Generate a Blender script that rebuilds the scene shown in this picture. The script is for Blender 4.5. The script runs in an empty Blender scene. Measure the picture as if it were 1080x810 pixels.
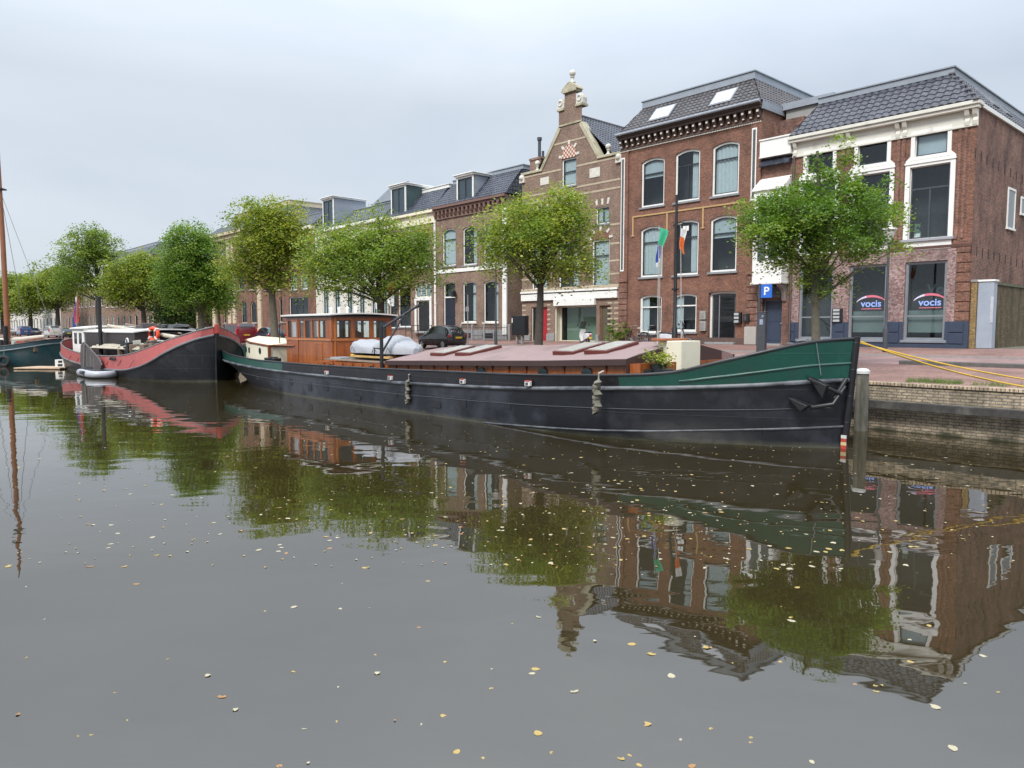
import bpy, math, random
import numpy as np
from mathutils import Vector, Matrix
R = math.radians
sc = bpy.context.scene
COL = sc.collection
# ------------------------------------------------------------------ camera
FPX, PITCH, EYE = 780.0, R(4.33), 3.032
cam = bpy.data.cameras.new('camera'); cam.sensor_width = 36; cam.lens = FPX / 1080 * 36; cam.clip_end = 3000; cam.clip_start = .1
co = bpy.data.objects.new('camera', cam); COL.objects.link(co)
co.location = (0, 0, EYE); co.rotation_euler = (R(90) - PITCH, 0, 0); sc.camera = co
# ------------------------------------------------------------------ sky, sun, exposure
SUN_AZ, SUN_EL = R(-152), R(48)          # azimuth clockwise from +Y
w = bpy.data.worlds.new('World'); sc.world = w; w.use_nodes = True
nt = w.node_tree; nt.nodes.clear()
def wn(t, **k):
    n = nt.nodes.new(t)
    for a, b in k.items(): setattr(n, a, b)
    return n
out = wn('ShaderNodeOutputWorld'); bg = wn('ShaderNodeBackground'); bg.inputs[1].default_value = .1
sky = wn('ShaderNodeTexSky', sky_type='NISHITA', sun_disc=False, sun_elevation=SUN_EL, sun_rotation=SUN_AZ)
sky.dust_density = 2.0
tc = wn('ShaderNodeTexCoord'); mp = wn('ShaderNodeMapping'); mp.inputs['Scale'].default_value = (1, 1, 2.6)
mp.inputs['Location'].default_value = (.35, .2, .1)
n1 = wn('ShaderNodeTexNoise'); n1.inputs['Scale'].default_value = 1.9; n1.inputs['Detail'].default_value = 5; n1.inputs['Roughness'].default_value = .52
n1.inputs['Distortion'].default_value = .35
rp = wn('ShaderNodeValToRGB')
rp.color_ramp.elements[0].position = .34; rp.color_ramp.elements[0].color = (3.85, 4.28, 4.82, 1)
rp.color_ramp.elements[1].position = .70; rp.color_ramp.elements[1].color = (4.75, 5.08, 5.5, 1)
mx = wn('ShaderNodeMix', data_type='RGBA'); mx.inputs[0].default_value = .86
L = nt.links.new
L(tc.outputs['Generated'], mp.inputs[0]); L(mp.outputs[0], n1.inputs[0]); L(n1.outputs['Fac'], rp.inputs[0])
L(sky.outputs[0], mx.inputs[6]); L(rp.outputs[0], mx.inputs[7]); sx = wn('ShaderNodeSeparateXYZ'); L(tc.outputs['Generated'], sx.inputs[0])          # an overcast sky is brightest overhead
mr = wn('ShaderNodeMapRange'); mr.inputs['From Min'].default_value = .28; mr.inputs['From Max'].default_value = 1; mr.inputs['To Min'].default_value = 1; mr.inputs['To Max'].default_value = 3.5; L(sx.outputs[2], mr.inputs[0])
gm = wn('ShaderNodeMix', data_type='RGBA', blend_type='MULTIPLY'); gm.inputs[0].default_value = 1; L(mx.outputs[2], gm.inputs[6]); L(mr.outputs[0], gm.inputs[7]); L(gm.outputs[2], bg.inputs[0]); L(bg.outputs[0], out.inputs[0])
sl = bpy.data.lights.new('sun', 'SUN'); sl.energy = 1.9; sl.angle = R(14); sl.color = (1, .96, .9)
so = bpy.data.objects.new('sun', sl); COL.objects.link(so)
sd = Vector((math.sin(SUN_AZ) * math.cos(SUN_EL), math.cos(SUN_AZ) * math.cos(SUN_EL), math.sin(SUN_EL)))
so.rotation_euler = sd.to_track_quat('Z', 'Y').to_euler(); so.location = sd * 80
sc.view_settings.view_transform = 'Standard'; sc.view_settings.look = 'None'
sc.view_settings.exposure = 0.72; sc.view_settings.gamma = 1; sc.view_settings.use_curve_mapping = False
sc.render.engine = 'CYCLES'
sc.cycles.max_bounces = 8; sc.cycles.transparent_max_bounces = 12; sc.cycles.caustics_reflective = False; sc.cycles.caustics_refractive = False
# ------------------------------------------------------------------ street frame
ANG = math.atan2(.672, .74); SA, CA = math.sin(ANG), math.cos(ANG)
ROT = -(math.pi / 2 - ANG)                # local +x runs along the street towards the viewer's right, +y away from the canal
def W(n, t, z=0): return Vector((CA * n - SA * t, SA * n + CA * t, z))
def ray(px, py):
    u, v = (px - 540) / FPX, (405 - py) / FPX
    return u, math.cos(PITCH) + v * math.sin(PITCH), -math.sin(PITCH) + v * math.cos(PITCH)
def FN(px, py, n):                        # the point of the plane n metres from the camera that shows at this place of the photo: (T, Z)
    x, y, z = ray(px, py); k = n / (CA * x + SA * y)
    return (-SA * x + CA * y) * k, EYE + z * k
def TP(px, n): return FN(px, 350, n)[0]
def GZ(n):                                # street height
    return float(np.interp(n, [22.8, 32.4, 32.55, 36, 37, 80], [1.41, 1.872, 1.98, 2.152, 2.162, 2.45]))
U = 1.33                                  # boats, fenders, piles and quay wall are scaled by full() about the point under the camera, keeping their image positions
def full(o):
    o.location = Vector(o.location) * U; o.scale = Vector(o.scale) * U; return o
def FB(px, py, n): T, Z = FN(px, py, n); return T, Z - EYE + EYE / U
# ------------------------------------------------------------------ mesh builder
class MB:
    def __init__(s): s.v = []; s.f = []; s.m = []; s.k = 0; s.X = Matrix()
    def add(s, vs, fs):
        o = len(s.v); s.v += [tuple(s.X @ Vector(p)) for p in vs]
        for f in fs: s.f.append([i + o for i in f]); s.m.append(s.k)
        return s
    def box(s, x0, x1, y0, y1, z0, z1):
        return s.add([(x0, y0, z0), (x1, y0, z0), (x1, y1, z0), (x0, y1, z0), (x0, y0, z1), (x1, y0, z1), (x1, y1, z1), (x0, y1, z1)],
                     [(0, 3, 2, 1), (4, 5, 6, 7), (0, 1, 5, 4), (1, 2, 6, 5), (2, 3, 7, 6), (3, 0, 4, 7)])
    def quad(s, *p): return s.add(p, [tuple(range(len(p)))])
    def loft(s, rings, closed=True, cap=True):
        n = len(rings[0]); vs = [p for r in rings for p in r]; fs = []
        for i in range(len(rings) - 1):
            for j in range(n if closed else n - 1):
                a, b = i * n + j, i * n + (j + 1) % n
                fs.append((a, b, b + n, a + n))
        if cap and closed: fs += [tuple(range(n))[::-1], tuple(range((len(rings) - 1) * n, len(rings) * n))]
        return s.add(vs, fs)
    def tube(s, pts, r, n=8, cap=True):
        pts = [Vector(p) for p in pts]; rs = r if isinstance(r, (list, tuple)) else [r] * len(pts); rings = []
        up = Vector((.123, .31, .94))
        for i, p in enumerate(pts):
            d = (pts[min(i + 1, len(pts) - 1)] - pts[max(i - 1, 0)]).normalized()
            a = d.cross(up)
            if a.length < .05: a = d.cross(Vector((1, 0, 0)))
            a.normalize(); b = d.cross(a)
            rings.append([p + (a * math.cos(q) + b * math.sin(q)) * rs[i] for q in [2 * math.pi * k / n for k in range(n)]])
        return s.loft(rings, True, cap)
    def lathe(s, prof, c=(0, 0, 0), n=14):
        return s.loft([[(c[0] + r * math.cos(2 * math.pi * k / n), c[1] + r * math.sin(2 * math.pi * k / n), c[2] + z) for k in range(n)] for r, z in prof])
    def ball(s, c, r, n=12, sz=1):
        return s.lathe([(max(.002, r * math.sin(q)), -r * sz * math.cos(q)) for q in [math.pi * k / 8 for k in range(9)]], c, n)
    def torus(s, c, R0, r, ax='y', n=24, m=8):
        c = Vector(c); rings = []
        for i in range(n):
            q = 2 * math.pi * i / n; ring = []
            for j in range(m):
                g = 2 * math.pi * j / m; a, h = R0 + r * math.cos(g), r * math.sin(g)
                p = {'y': (a * math.cos(q), h, a * math.sin(q)), 'x': (h, a * math.cos(q), a * math.sin(q)), 'z': (a * math.cos(q), a * math.sin(q), h)}[ax]
                ring.append(c + Vector(p))
            rings.append(ring)
        rings.append(rings[0]); return s.loft(rings, True, False)
    def prism(s, poly, y0, y1, ax='y'):   # poly in (x, z), swept along y (or in (y, z) along x, or (x, y) along z)
        f = {'y': lambda a, b, h: (a, h, b), 'x': lambda a, b, h: (h, a, b), 'z': lambda a, b, h: (a, b, h)}[ax]
        return s.loft([[f(a, b, y0) for a, b in poly], [f(a, b, y1) for a, b in poly]])
    def build(s, name, mats, parent=None, smooth=None, bevel=0, loc=None, rz=0):
        me = bpy.data.meshes.new(name); me.from_pydata(s.v, [], s.f)
        for m in (mats if isinstance(mats, (list, tuple)) else [mats]): me.materials.append(m)
        if any(s.m): me.polygons.foreach_set('material_index', s.m)
        if smooth:
            me.polygons.foreach_set('use_smooth', [True] * len(me.polygons)); me.update()
            me.set_sharp_from_angle(angle=R(smooth))
        o = bpy.data.objects.new(name, me); COL.objects.link(o)
        if parent: o.parent = parent
        if loc is not None: o.location = loc
        o.rotation_euler.z = rz
        if bevel:
            b = o.modifiers.new('bevel', 'BEVEL'); b.width = bevel; b.segments = 2; b.limit_method = 'ANGLE'
        return o
def tag(o, label, cat, group=None):
    o['label'] = label; o['category'] = cat
    if group: o['group'] = group
    return o
def thing(name, label, cat, loc=(0, 0, 0), rz=0, group=None):
    o = bpy.data.objects.new(name, None); COL.objects.link(o); o.location = loc; o.rotation_euler.z = rz; o.empty_display_size = .2
    return tag(o, label, cat, group)
def structure(o): o['kind'] = 'structure'; return o
def stuff(o): o['kind'] = 'stuff'; return o
def dup(root, loc, rz, label=None, group=None, scale=None):
    r = root.copy(); COL.objects.link(r); r.location = loc; r.rotation_euler.z = rz
    if label: r['label'] = label
    if group: r['group'] = group
    if scale: r.scale = scale
    for ch in list(root.children):
        c = ch.copy(); COL.objects.link(c); c.parent = r
        for g in ch.children:
            d = g.copy(); COL.objects.link(d); d.parent = c
    return r
# ------------------------------------------------------------------ materials
def newmat(name):
    m = bpy.data.materials.new(name); m.use_nodes = True; t = m.node_tree
    return m, t, t.nodes['Principled BSDF'], t.links.new
def nd(t, k, **a):
    n = t.nodes.new(k)
    for x, y in a.items(): setattr(n, x, y)
    return n
def noise(t, vec, scale, detail=4, rough=.55, dist=0):
    n = nd(t, 'ShaderNodeTexNoise'); n.inputs['Scale'].default_value = scale; n.inputs['Detail'].default_value = detail
    n.inputs['Roughness'].default_value = rough; n.inputs['Distortion'].default_value = dist
    if vec is not None: t.links.new(vec, n.inputs['Vector'])
    return n.outputs['Fac']
def ramp(t, fac, stops):
    r = nd(t, 'ShaderNodeValToRGB'); e = r.color_ramp.elements
    while len(e) < len(stops): e.new(.5)
    for i, (p, c) in enumerate(stops): e[i].position = p; e[i].color = (*c, 1) if len(c) == 3 else c
    t.links.new(fac, r.inputs[0]); return r.outputs[0]
def mixc(t, fac, a, b, mode='MIX'):
    m = nd(t, 'ShaderNodeMix', data_type='RGBA', blend_type=mode)
    for s, v in ((0, fac), (6, a), (7, b)):
        if hasattr(v, 'is_linked'): t.links.new(v, m.inputs[s])
        elif s == 0: m.inputs[0].default_value = v
        else: m.inputs[s].default_value = (*v, 1)
    return m.outputs[2]
def grey(v): return (v, v, v)
def objco(t): return nd(t, 'ShaderNodeTexCoord').outputs['Object']
def bump(t, bsdf, h, strength=.3, dist=.01):
    b = nd(t, 'ShaderNodeBump'); b.inputs['Strength'].default_value = strength; b.inputs['Distance'].default_value = dist
    t.links.new(h, b.inputs['Height']); t.links.new(b.outputs[0], bsdf.inputs['Normal'])
MC = {}; TILE = {}
def pm(name, col=None, rough=.55, var=.18, scale=3., bmp=0, metal=0, spec=.5, dirt=None, coat=0, dscale=1.3, damt=(.5, .68), streak=False):
    if name in MC: return MC[name]
    m, t, b, lk = newmat(name); v = objco(t)
    c = mixc(t, 1, col, ramp(t, noise(t, v, scale, 6), [(.25, grey(1 - var)), (.75, grey(1 + var))]), 'MULTIPLY')
    f = noise(t, v, scale * 9, 3)
    c = mixc(t, 1, c, ramp(t, f, [(.3, grey(1 - var * .5)), (.7, grey(1 + var * .5))]), 'MULTIPLY')
    if dirt:
        vv = v
        if streak:
            mpn = nd(t, 'ShaderNodeMapping'); mpn.inputs['Scale'].default_value = (3.5, 3.5, .35); lk(v, mpn.inputs[0]); vv = mpn.outputs[0]
        c = mixc(t, ramp(t, noise(t, vv, dscale, 7, .65), [(damt[0], grey(0)), (damt[1], grey(1))]), c, dirt)
    lk(c, b.inputs['Base Color'])
    rr = nd(t, 'ShaderNodeMapRange'); rr.inputs['To Min'].default_value = max(.02, rough - .12); rr.inputs['To Max'].default_value = min(1, rough + .12)
    lk(noise(t, v, scale * 2.3, 4), rr.inputs['Value']); lk(rr.outputs[0], b.inputs['Roughness'])
    b.inputs['Metallic'].default_value = metal; b.inputs['Specular IOR Level'].default_value = spec; b.inputs['Coat Weight'].default_value = coat
    if coat: b.inputs['Coat Roughness'].default_value = .08
    if bmp: bump(t, b, f, bmp, .01)
    MC[name] = m; return m
def wallco(t):                            # brick courses on any upright face: (x + y, z)
    s = nd(t, 'ShaderNodeSeparateXYZ'); t.links.new(objco(t), s.inputs[0])
    a = nd(t, 'ShaderNodeMath', operation='ADD'); t.links.new(s.outputs[0], a.inputs[0]); t.links.new(s.outputs[1], a.inputs[1])
    c = nd(t, 'ShaderNodeCombineXYZ'); t.links.new(a.outputs[0], c.inputs[0]); t.links.new(s.outputs[2], c.inputs[1])
    return c.outputs[0]
def brick(name, c1, c2, mort, bw=.22, bh=.065, ms=.011, bias=0, stain=(.10, .07, .06), sa=(.52, .75), sscale=.5, bstr=.5, offset=.5, tilt=None, streak=.35):
    if name in MC: return MC[name]
    m, t, b, lk = newmat(name); v = wallco(t)
    if tilt == 'xy': v = objco(t)
    br = nd(t, 'ShaderNodeTexBrick'); br.offset = offset; lk(v, br.inputs['Vector'])
    for k, x in (('Scale', 1), ('Mortar Size', ms), ('Mortar Smooth', .3), ('Bias', bias), ('Brick Width', bw), ('Row Height', bh)): br.inputs[k].default_value = x
    br.inputs['Color1'].default_value = (*c1, 1); br.inputs['Color2'].default_value = (*c2, 1); br.inputs['Mortar'].default_value = (*mort, 1)
    o = objco(t)
    c = mixc(t, 1, br.outputs['Color'], ramp(t, noise(t, o, 1.1, 8, .6), [(.25, grey(.68)), (.75, grey(1.3))]), 'MULTIPLY')
    c = mixc(t, 1, c, ramp(t, noise(t, o, 11, 4, .75), [(.32, grey(.55)), (.68, grey(1.45))]), 'MULTIPLY')
    mpn = nd(t, 'ShaderNodeMapping'); mpn.inputs['Scale'].default_value = (1, 1, streak); lk(o, mpn.inputs[0])
    c = mixc(t, ramp(t, noise(t, mpn.outputs[0], sscale * 2, 9, .62), [(sa[0], grey(0)), (sa[1], grey(.75))]), c, stain)
    lk(c, b.inputs['Base Color']); b.inputs['Roughness'].default_value = .85; b.inputs['Specular IOR Level'].default_value = .25
    inv = nd(t, 'ShaderNodeMath', operation='SUBTRACT'); inv.inputs[0].default_value = 1; lk(br.outputs['Fac'], inv.inputs[1])
    bump(t, b, inv.outputs[0], bstr, .012)
    MC[name] = m; return m
def tiles(name, c1, c2, tw=.30, th=.26, rough=.42):
    m = brick(name, c1, c2, tuple(x * .5 for x in c1), tw, th, .012, 0, tuple(x * .6 for x in c1), (.55, .8), .8, .4, 0)
    TILE[name] = (tw, th)
    m.node_tree.nodes['Principled BSDF'].inputs['Roughness'].default_value = rough
    m.node_tree.nodes['Principled BSDF'].inputs['Specular IOR Level'].default_value = .5
    return m
def glassm(name, tint=(.78, .85, .86), f0=.06):
    if name in MC: return MC[name]
    m, t, b, lk = newmat(name); t.nodes.remove(b)
    o = [n for n in t.nodes if n.type == 'OUTPUT_MATERIAL'][0]
    tr = nd(t, 'ShaderNodeBsdfTransparent'); tr.inputs[0].default_value = (*tint, 1)
    gl = nd(t, 'ShaderNodeBsdfGlossy'); gl.inputs['Roughness'].default_value = .015; gl.inputs['Color'].default_value = (.86, .94, 1, 1)
    ge = nd(t, 'ShaderNodeNewGeometry'); dt = nd(t, 'ShaderNodeVectorMath', operation='DOT_PRODUCT'); lk(ge.outputs['Incoming'], dt.inputs[0]); lk(ge.outputs['Normal'], dt.inputs[1])
    ab = nd(t, 'ShaderNodeMath', operation='ABSOLUTE'); lk(dt.outputs['Value'], ab.inputs[0]); om = nd(t, 'ShaderNodeMath', operation='SUBTRACT'); om.inputs[0].default_value = 1; lk(ab.outputs[0], om.inputs[1])
    p5 = nd(t, 'ShaderNodeMath', operation='POWER'); lk(om.outputs[0], p5.inputs[0]); p5.inputs[1].default_value = 5      # Schlick, the same from both sides
    fr = nd(t, 'ShaderNodeMath', operation='MULTIPLY_ADD'); lk(p5.outputs[0], fr.inputs[0]); fr.inputs[1].default_value = .9; fr.inputs[2].default_value = f0
    bp = nd(t, 'ShaderNodeBump'); bp.inputs['Strength'].default_value = .05; bp.inputs['Distance'].default_value = .05
    lk(noise(t, objco(t), .9, 2), bp.inputs['Height']); lk(bp.outputs[0], gl.inputs['Normal'])
    ms = nd(t, 'ShaderNodeMixShader'); lk(fr.outputs[0], ms.inputs[0]); lk(tr.outputs[0], ms.inputs[1]); lk(gl.outputs[0], ms.inputs[2]); lk(ms.outputs[0], o.inputs[0])
    MC[name] = m; return m
def plated(m, pw=2.3, ph=.55, rust=(.10, .04, .018), amt=(.60, .80)):   # riveted plates: faint seams, dents and rust runs
    t = m.node_tree; b = t.nodes['Principled BSDF']; lk = t.links.new; o = objco(t); s = nd(t, 'ShaderNodeSeparateXYZ'); lk(o, s.inputs[0]); c = nd(t, 'ShaderNodeCombineXYZ'); lk(s.outputs[0], c.inputs[0]); lk(s.outputs[2], c.inputs[1])
    br = nd(t, 'ShaderNodeTexBrick'); lk(c.outputs[0], br.inputs[0])
    for k, x in (('Scale', 1), ('Mortar Size', .012), ('Mortar Smooth', .5), ('Brick Width', pw), ('Row Height', ph)): br.inputs[k].default_value = x
    h = nd(t, 'ShaderNodeMath', operation='MULTIPLY_ADD'); lk(noise(t, o, 1.7, 3), h.inputs[0]); h.inputs[1].default_value = 2.2; lk(br.outputs['Fac'], h.inputs[2]); bump(t, b, h.outputs[0], .35, .02)
    mpn = nd(t, 'ShaderNodeMapping'); mpn.inputs['Scale'].default_value = (5, 5, .5); lk(o, mpn.inputs[0]); src = b.inputs['Base Color'].links[0].from_socket
    c2 = mixc(t, ramp(t, noise(t, mpn.outputs[0], 1.6, 8, .65), [(amt[0], grey(0)), (amt[1], grey(.8))]), src, rust)
    zz = nd(t, 'ShaderNodeMath', operation='MULTIPLY_ADD'); lk(noise(t, o, 3, 6, .7), zz.inputs[0]); zz.inputs[1].default_value = .22; lk(s.outputs[2], zz.inputs[2])
    lk(mixc(t, ramp(t, zz.outputs[0], [(.10, grey(.85)), (.21, grey(0))]), c2, (.075, .075, .05)), b.inputs['Base Color'])        # scum line just above the water
GLASS = glassm('window_glass')
WHITE = pm('white_paint', (.74, .74, .71), .45, .06, 2, dirt=(.42, .40, .36), damt=(.62, .82))
CREAM = pm('cream_paint', (.72, .67, .52), .4, .05, 2, dirt=(.5, .45, .33), damt=(.62, .85))
DARKF = pm('dark_frame', (.025, .03, .035), .4, .1)
SILLG = pm('grey_sill', (.22, .23, .24), .7, .15, 5)
INTER = pm('room_dark', (.05, .052, .055), .9, .3, .8)
BLIND = pm('pale_blind', (.42, .47, .50), .9, .08, 2)
CURT = pm('net_curtain', (.48, .53, .54), .95, .1, 6)
GREYM = pm('grey_metal', (.20, .215, .24), .5, .1, 2)
ZINC = pm('zinc', (.26, .29, .33), .45, .12, 2)
BLACK = pm('black_paint', (.012, .013, .016), .45, .2, 4)
DARKG = pm('dark_grey_paint', (.05, .055, .065), .45, .15, 4)
NAVY = pm('navy_plinth', (.035, .05, .085), .45, .12, 3)
STONE = pm('buff_stone', (.41, .345, .25), .8, .15, 4, .2, dirt=(.22, .19, .14), damt=(.55, .8))
WSTONE = pm('white_stone', (.58, .56, .50), .8, .12, 4, .2, dirt=(.25, .24, .2), damt=(.55, .8))
GSTONE = pm('grey_stone', (.26, .26, .26), .8, .15, 5, .3)
STEEL = pm('steel', (.45, .46, .48), .3, .1, 5, metal=.9)
RUBBER = pm('rubber', (.018, .018, .018), .8, .2, 8)
# ------------------------------------------------------------------ setting
TARM = None
def clinker(name, c1, c2, mort, bw, bh, rot=0):
    m, t, b, lk = newmat(name); o = objco(t)
    mpn = nd(t, 'ShaderNodeMapping'); mpn.inputs['Rotation'].default_value = (0, 0, ROT + rot); lk(o, mpn.inputs[0])
    br = nd(t, 'ShaderNodeTexBrick'); lk(mpn.outputs[0], br.inputs['Vector'])
    for k, x in (('Scale', 1), ('Mortar Size', .008), ('Brick Width', bw), ('Row Height', bh)): br.inputs[k].default_value = x
    br.inputs['Color1'].default_value = (*c1, 1); br.inputs['Color2'].default_value = (*c2, 1); br.inputs['Mortar'].default_value = (*mort, 1)
    c = mixc(t, 1, br.outputs[0], ramp(t, noise(t, o, .7, 8, .6), [(.3, grey(.72)), (.7, grey(1.25))]), 'MULTIPLY')
    lk(c, b.inputs['Base Color']); b.inputs['Roughness'].default_value = .8; b.inputs['Specular IOR Level'].default_value = .3
    bump(t, b, br.outputs['Fac'], -.3, .006); return m
PAVE = clinker('paving_red', (.265, .155, .13), (.21, .12, .10), (.14, .10, .09), .21, .10)
ROADM = clinker('road_clinker', (.30, .19, .175), (.25, .16, .15), (.16, .13, .12), .21, .10, 1.57)
def strip(name, n0, n1, t0, t1, m, dz=0, n=2):
    b = MB()
    nn = [n0 + (n1 - n0) * i / n for i in range(n + 1)]
    for a, c in zip(nn, nn[1:]):
        b.quad(W(a, t0, GZ(a) + dz), W(c, t0, GZ(c) + dz), W(c, t1, GZ(c) + dz), W(a, t1, GZ(a) + dz))
    return structure(b.build(name, m))
strip('quay_paving', 22.95, 29.0, -40, 420, PAVE)
strip('road', 29.0, 32.3, -40, 420, ROADM)
b = MB()
b.X = Matrix.Translation(W(32.3, 420)) @ Matrix.Rotation(ROT, 4, 'Z'); b.box(0, 460, 0, .16, 1.6, 1.945)
structure(b.build('kerb', pm('kerb_stone', (.27, .25, .24), .8, .12, 5)))
strip('pavement', 32.46, 36.6, -40, 420, PAVE, 0, 4)
strip('ground', 36.6, 900, -300, 900, pm('back_ground', (.11, .11, .08), .9, .25, .5), -.004, 6)
# a few worn white parking marks and the long dark kerb stone of the parking bay
b = MB()
for t0 in (12.6,): b.quad(*[W(n_, t_, GZ(n_) + .006) for n_, t_ in ((29.4, t0), (29.5, t0 + 2.2), (29.62, t0 + 2.2), (29.52, t0))])
structure(b.build('road_marking', pm('worn_marking', (.45, .36, .2), .8, .2, 9)))
b = MB(); b.X = Matrix.Translation(W(28.8, TP(949, 28.8))) @ Matrix.Rotation(ROT, 4, 'Z')
b.box(0, 30, 0, .32, GZ(28.8) - .1, GZ(28.8) + .15)
tag(b.build('kerb_stone', pm('dark_kerb', (.10, .095, .09), .85, .25, 5, .3), bevel=.03), 'long dark kerb stone lying across the red brick quay', 'kerb stone')
# quay wall
QW = brick('quay_brick', (.40, .32, .22), (.30, .24, .17), (.16, .15, .13), .21, .062, .012, 0, (.05, .047, .036), (.49, .68), .8, .6, .5, None, .22)
m = QW; t = m.node_tree; bs = t.nodes['Principled BSDF']; src = bs.inputs['Base Color'].links[0].from_socket
s = nd(t, 'ShaderNodeSeparateXYZ'); t.links.new(objco(t), s.inputs[0])
nz = nd(t, 'ShaderNodeMath', operation='MULTIPLY_ADD'); nz.inputs[1].default_value = .45; t.links.new(noise(t, objco(t), 2.2, 6), nz.inputs[0]); t.links.new(s.outputs[2], nz.inputs[2])
t.links.new(mixc(t, ramp(t, nz.outputs[0], [(.22, grey(1)), (.33, grey(0))]), src, (.05, .052, .032)), bs.inputs['Base Color'])   # weed and slime at the waterline
q = thing('quay_wall', 'weathered yellow brick quay wall with dark water stains behind the green bow', 'quay wall', W(17.2, 430), ROT)
b = MB(); b.box(0, 470, 0, .5, -1.5, 1.0); b.build('wall', QW, q)
b = MB(); b.box(0, 470, -.03, .32, 1.0, 1.075)
COPE = brick('coping_brick', (.46, .36, .25), (.36, .27, .19), (.13, .12, .10), .075, .5, .012, 0, (.09, .085, .06), (.5, .7), 1, .5, 0)
b.build('coping', COPE, q, bevel=.01); full(q)
# ------------------------------------------------------------------ water
m, t, bs, lk = newmat('canal_water'); o = objco(t)
lk(ramp(t, noise(t, o, .12, 3), [(.3, (.022, .0165, .006)), (.7, (.031, .024, .010))]), bs.inputs['Base Color'])
bs.inputs['Roughness'].default_value = .015; bs.inputs['IOR'].default_value = 1.72; bs.inputs['Specular IOR Level'].default_value = 1.0
mpn = nd(t, 'ShaderNodeMapping'); mpn.inputs['Scale'].default_value = (.7, 1.25, 1); mpn.inputs['Rotation'].default_value = (0, 0, R(18)); lk(o, mpn.inputs[0])
a1 = noise(t, mpn.outputs[0], .85, 2, .4, .3); a2 = noise(t, mpn.outputs[0], 3.2, 2, .5, .2); msk = noise(t, o, .1, 2)
k1 = nd(t, 'ShaderNodeMath', operation='MULTIPLY_ADD'); k1.inputs[1].default_value = .06; lk(a2, k1.inputs[0]); lk(a1, k1.inputs[2])
k2 = nd(t, 'ShaderNodeMath', operation='MULTIPLY'); lk(k1.outputs[0], k2.inputs[0]); lk(ramp(t, msk, [(.35, grey(.45)), (.65, grey(1))]), k2.inputs[1])
bp = nd(t, 'ShaderNodeBump'); bp.inputs['Strength'].default_value = 1; bp.inputs['Distance'].default_value = .0125; lk(k2.outputs[0], bp.inputs['Height']); lk(bp.outputs[0], bs.inputs['Normal'])
b = MB(); X0 = W(23.0, -300); X1 = W(23.0, 900); Y0 = W(-300, -300); Y1 = W(-300, 900); b.quad(X0, X1, Y1, Y0)
structure(b.build('water', m))
# ------------------------------------------------------------------ buildings
def arch(x0, x1, z0, z1, rise, k=8):
    p = [(x0, z0), (x1, z0)]
    if rise <= 0: return p + [(x1, z1), (x0, z1)]
    zs = z1 - rise
    return p + [(x1 + (x0 - x1) * i / k, zs + rise * (1 - (1 - 2 * i / k) ** 2)) for i in range(k + 1)]
def lin(tab, z, side):
    zs = [a for a, _ in tab]; e = 3e-4 * side; z += e
    for (a, x), (c, y) in zip(tab, tab[1:]):
        if a <= z <= c and c > a: return x + (y - x) * (z - a) / (c - a)
    return tab[0][1] if z < zs[0] else tab[-1][1]
def facade(b, H, holes, Lf, Rf, dep):
    zs = sorted({round(z, 4) for z in [0, H] + [h[2] for h in holes] + [h[3] for h in holes] + [a for a, _ in Lf] + [a for a, _ in Rf] if 0 <= z <= H})
    for za, zb in zip(zs, zs[1:]):
        act = sorted(h for h in holes if h[2] <= za + 1e-4 and h[3] >= zb - 1e-4)
        xs = [(lin(Lf, za, 1), lin(Lf, zb, -1))]
        for h in act: xs += [(h[0], h[0]), (h[1], h[1])]
        xs.append((lin(Rf, za, 1), lin(Rf, zb, -1)))
        for (a0, a1), (c0, c1) in zip(xs[::2], xs[1::2]):
            if c0 - a0 > 1e-4 or c1 - a1 > 1e-4: b.quad((a0, 0, za), (c0, 0, za), (c1, 0, zb), (a1, 0, zb))
    for x0, x1, z0, z1, rise in holes:
        c = arch(x0, x1, z0, z1, rise); n = len(c)
        b.loft([[(x, 0, z) for x, z in c], [(x, dep, z) for x, z in c]], True, False)
        if rise > 0:
            a = c[2:]; h = len(a) // 2
            for i in range(len(a) - 1):
                cx = x1 if i < h else x0
                b.quad((cx, 0, z1), (a[i][0], 0, a[i][1]), (a[i + 1][0], 0, a[i + 1][1]))
def ring(b, o, i, y0, y1):
    n = len(o)
    b.loft([[(x, y1, z) for x, z in o], [(x, y0, z) for x, z in o], [(x, y0, z) for x, z in i], [(x, y1, z) for x, z in i]], True, False)
def sheet(b, x0, x1, y, z0, z1, folds, amp=.03):
    n = max(4, folds * 6); ps = [(x0 + (x1 - x0) * i / n, y + amp * math.sin(i / n * folds * 2 * math.pi)) for i in range(n + 1)]
    b.loft([[(x, yy, z0) for x, yy in ps], [(x, yy, z1) for x, yy in ps]], False, False)
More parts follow.
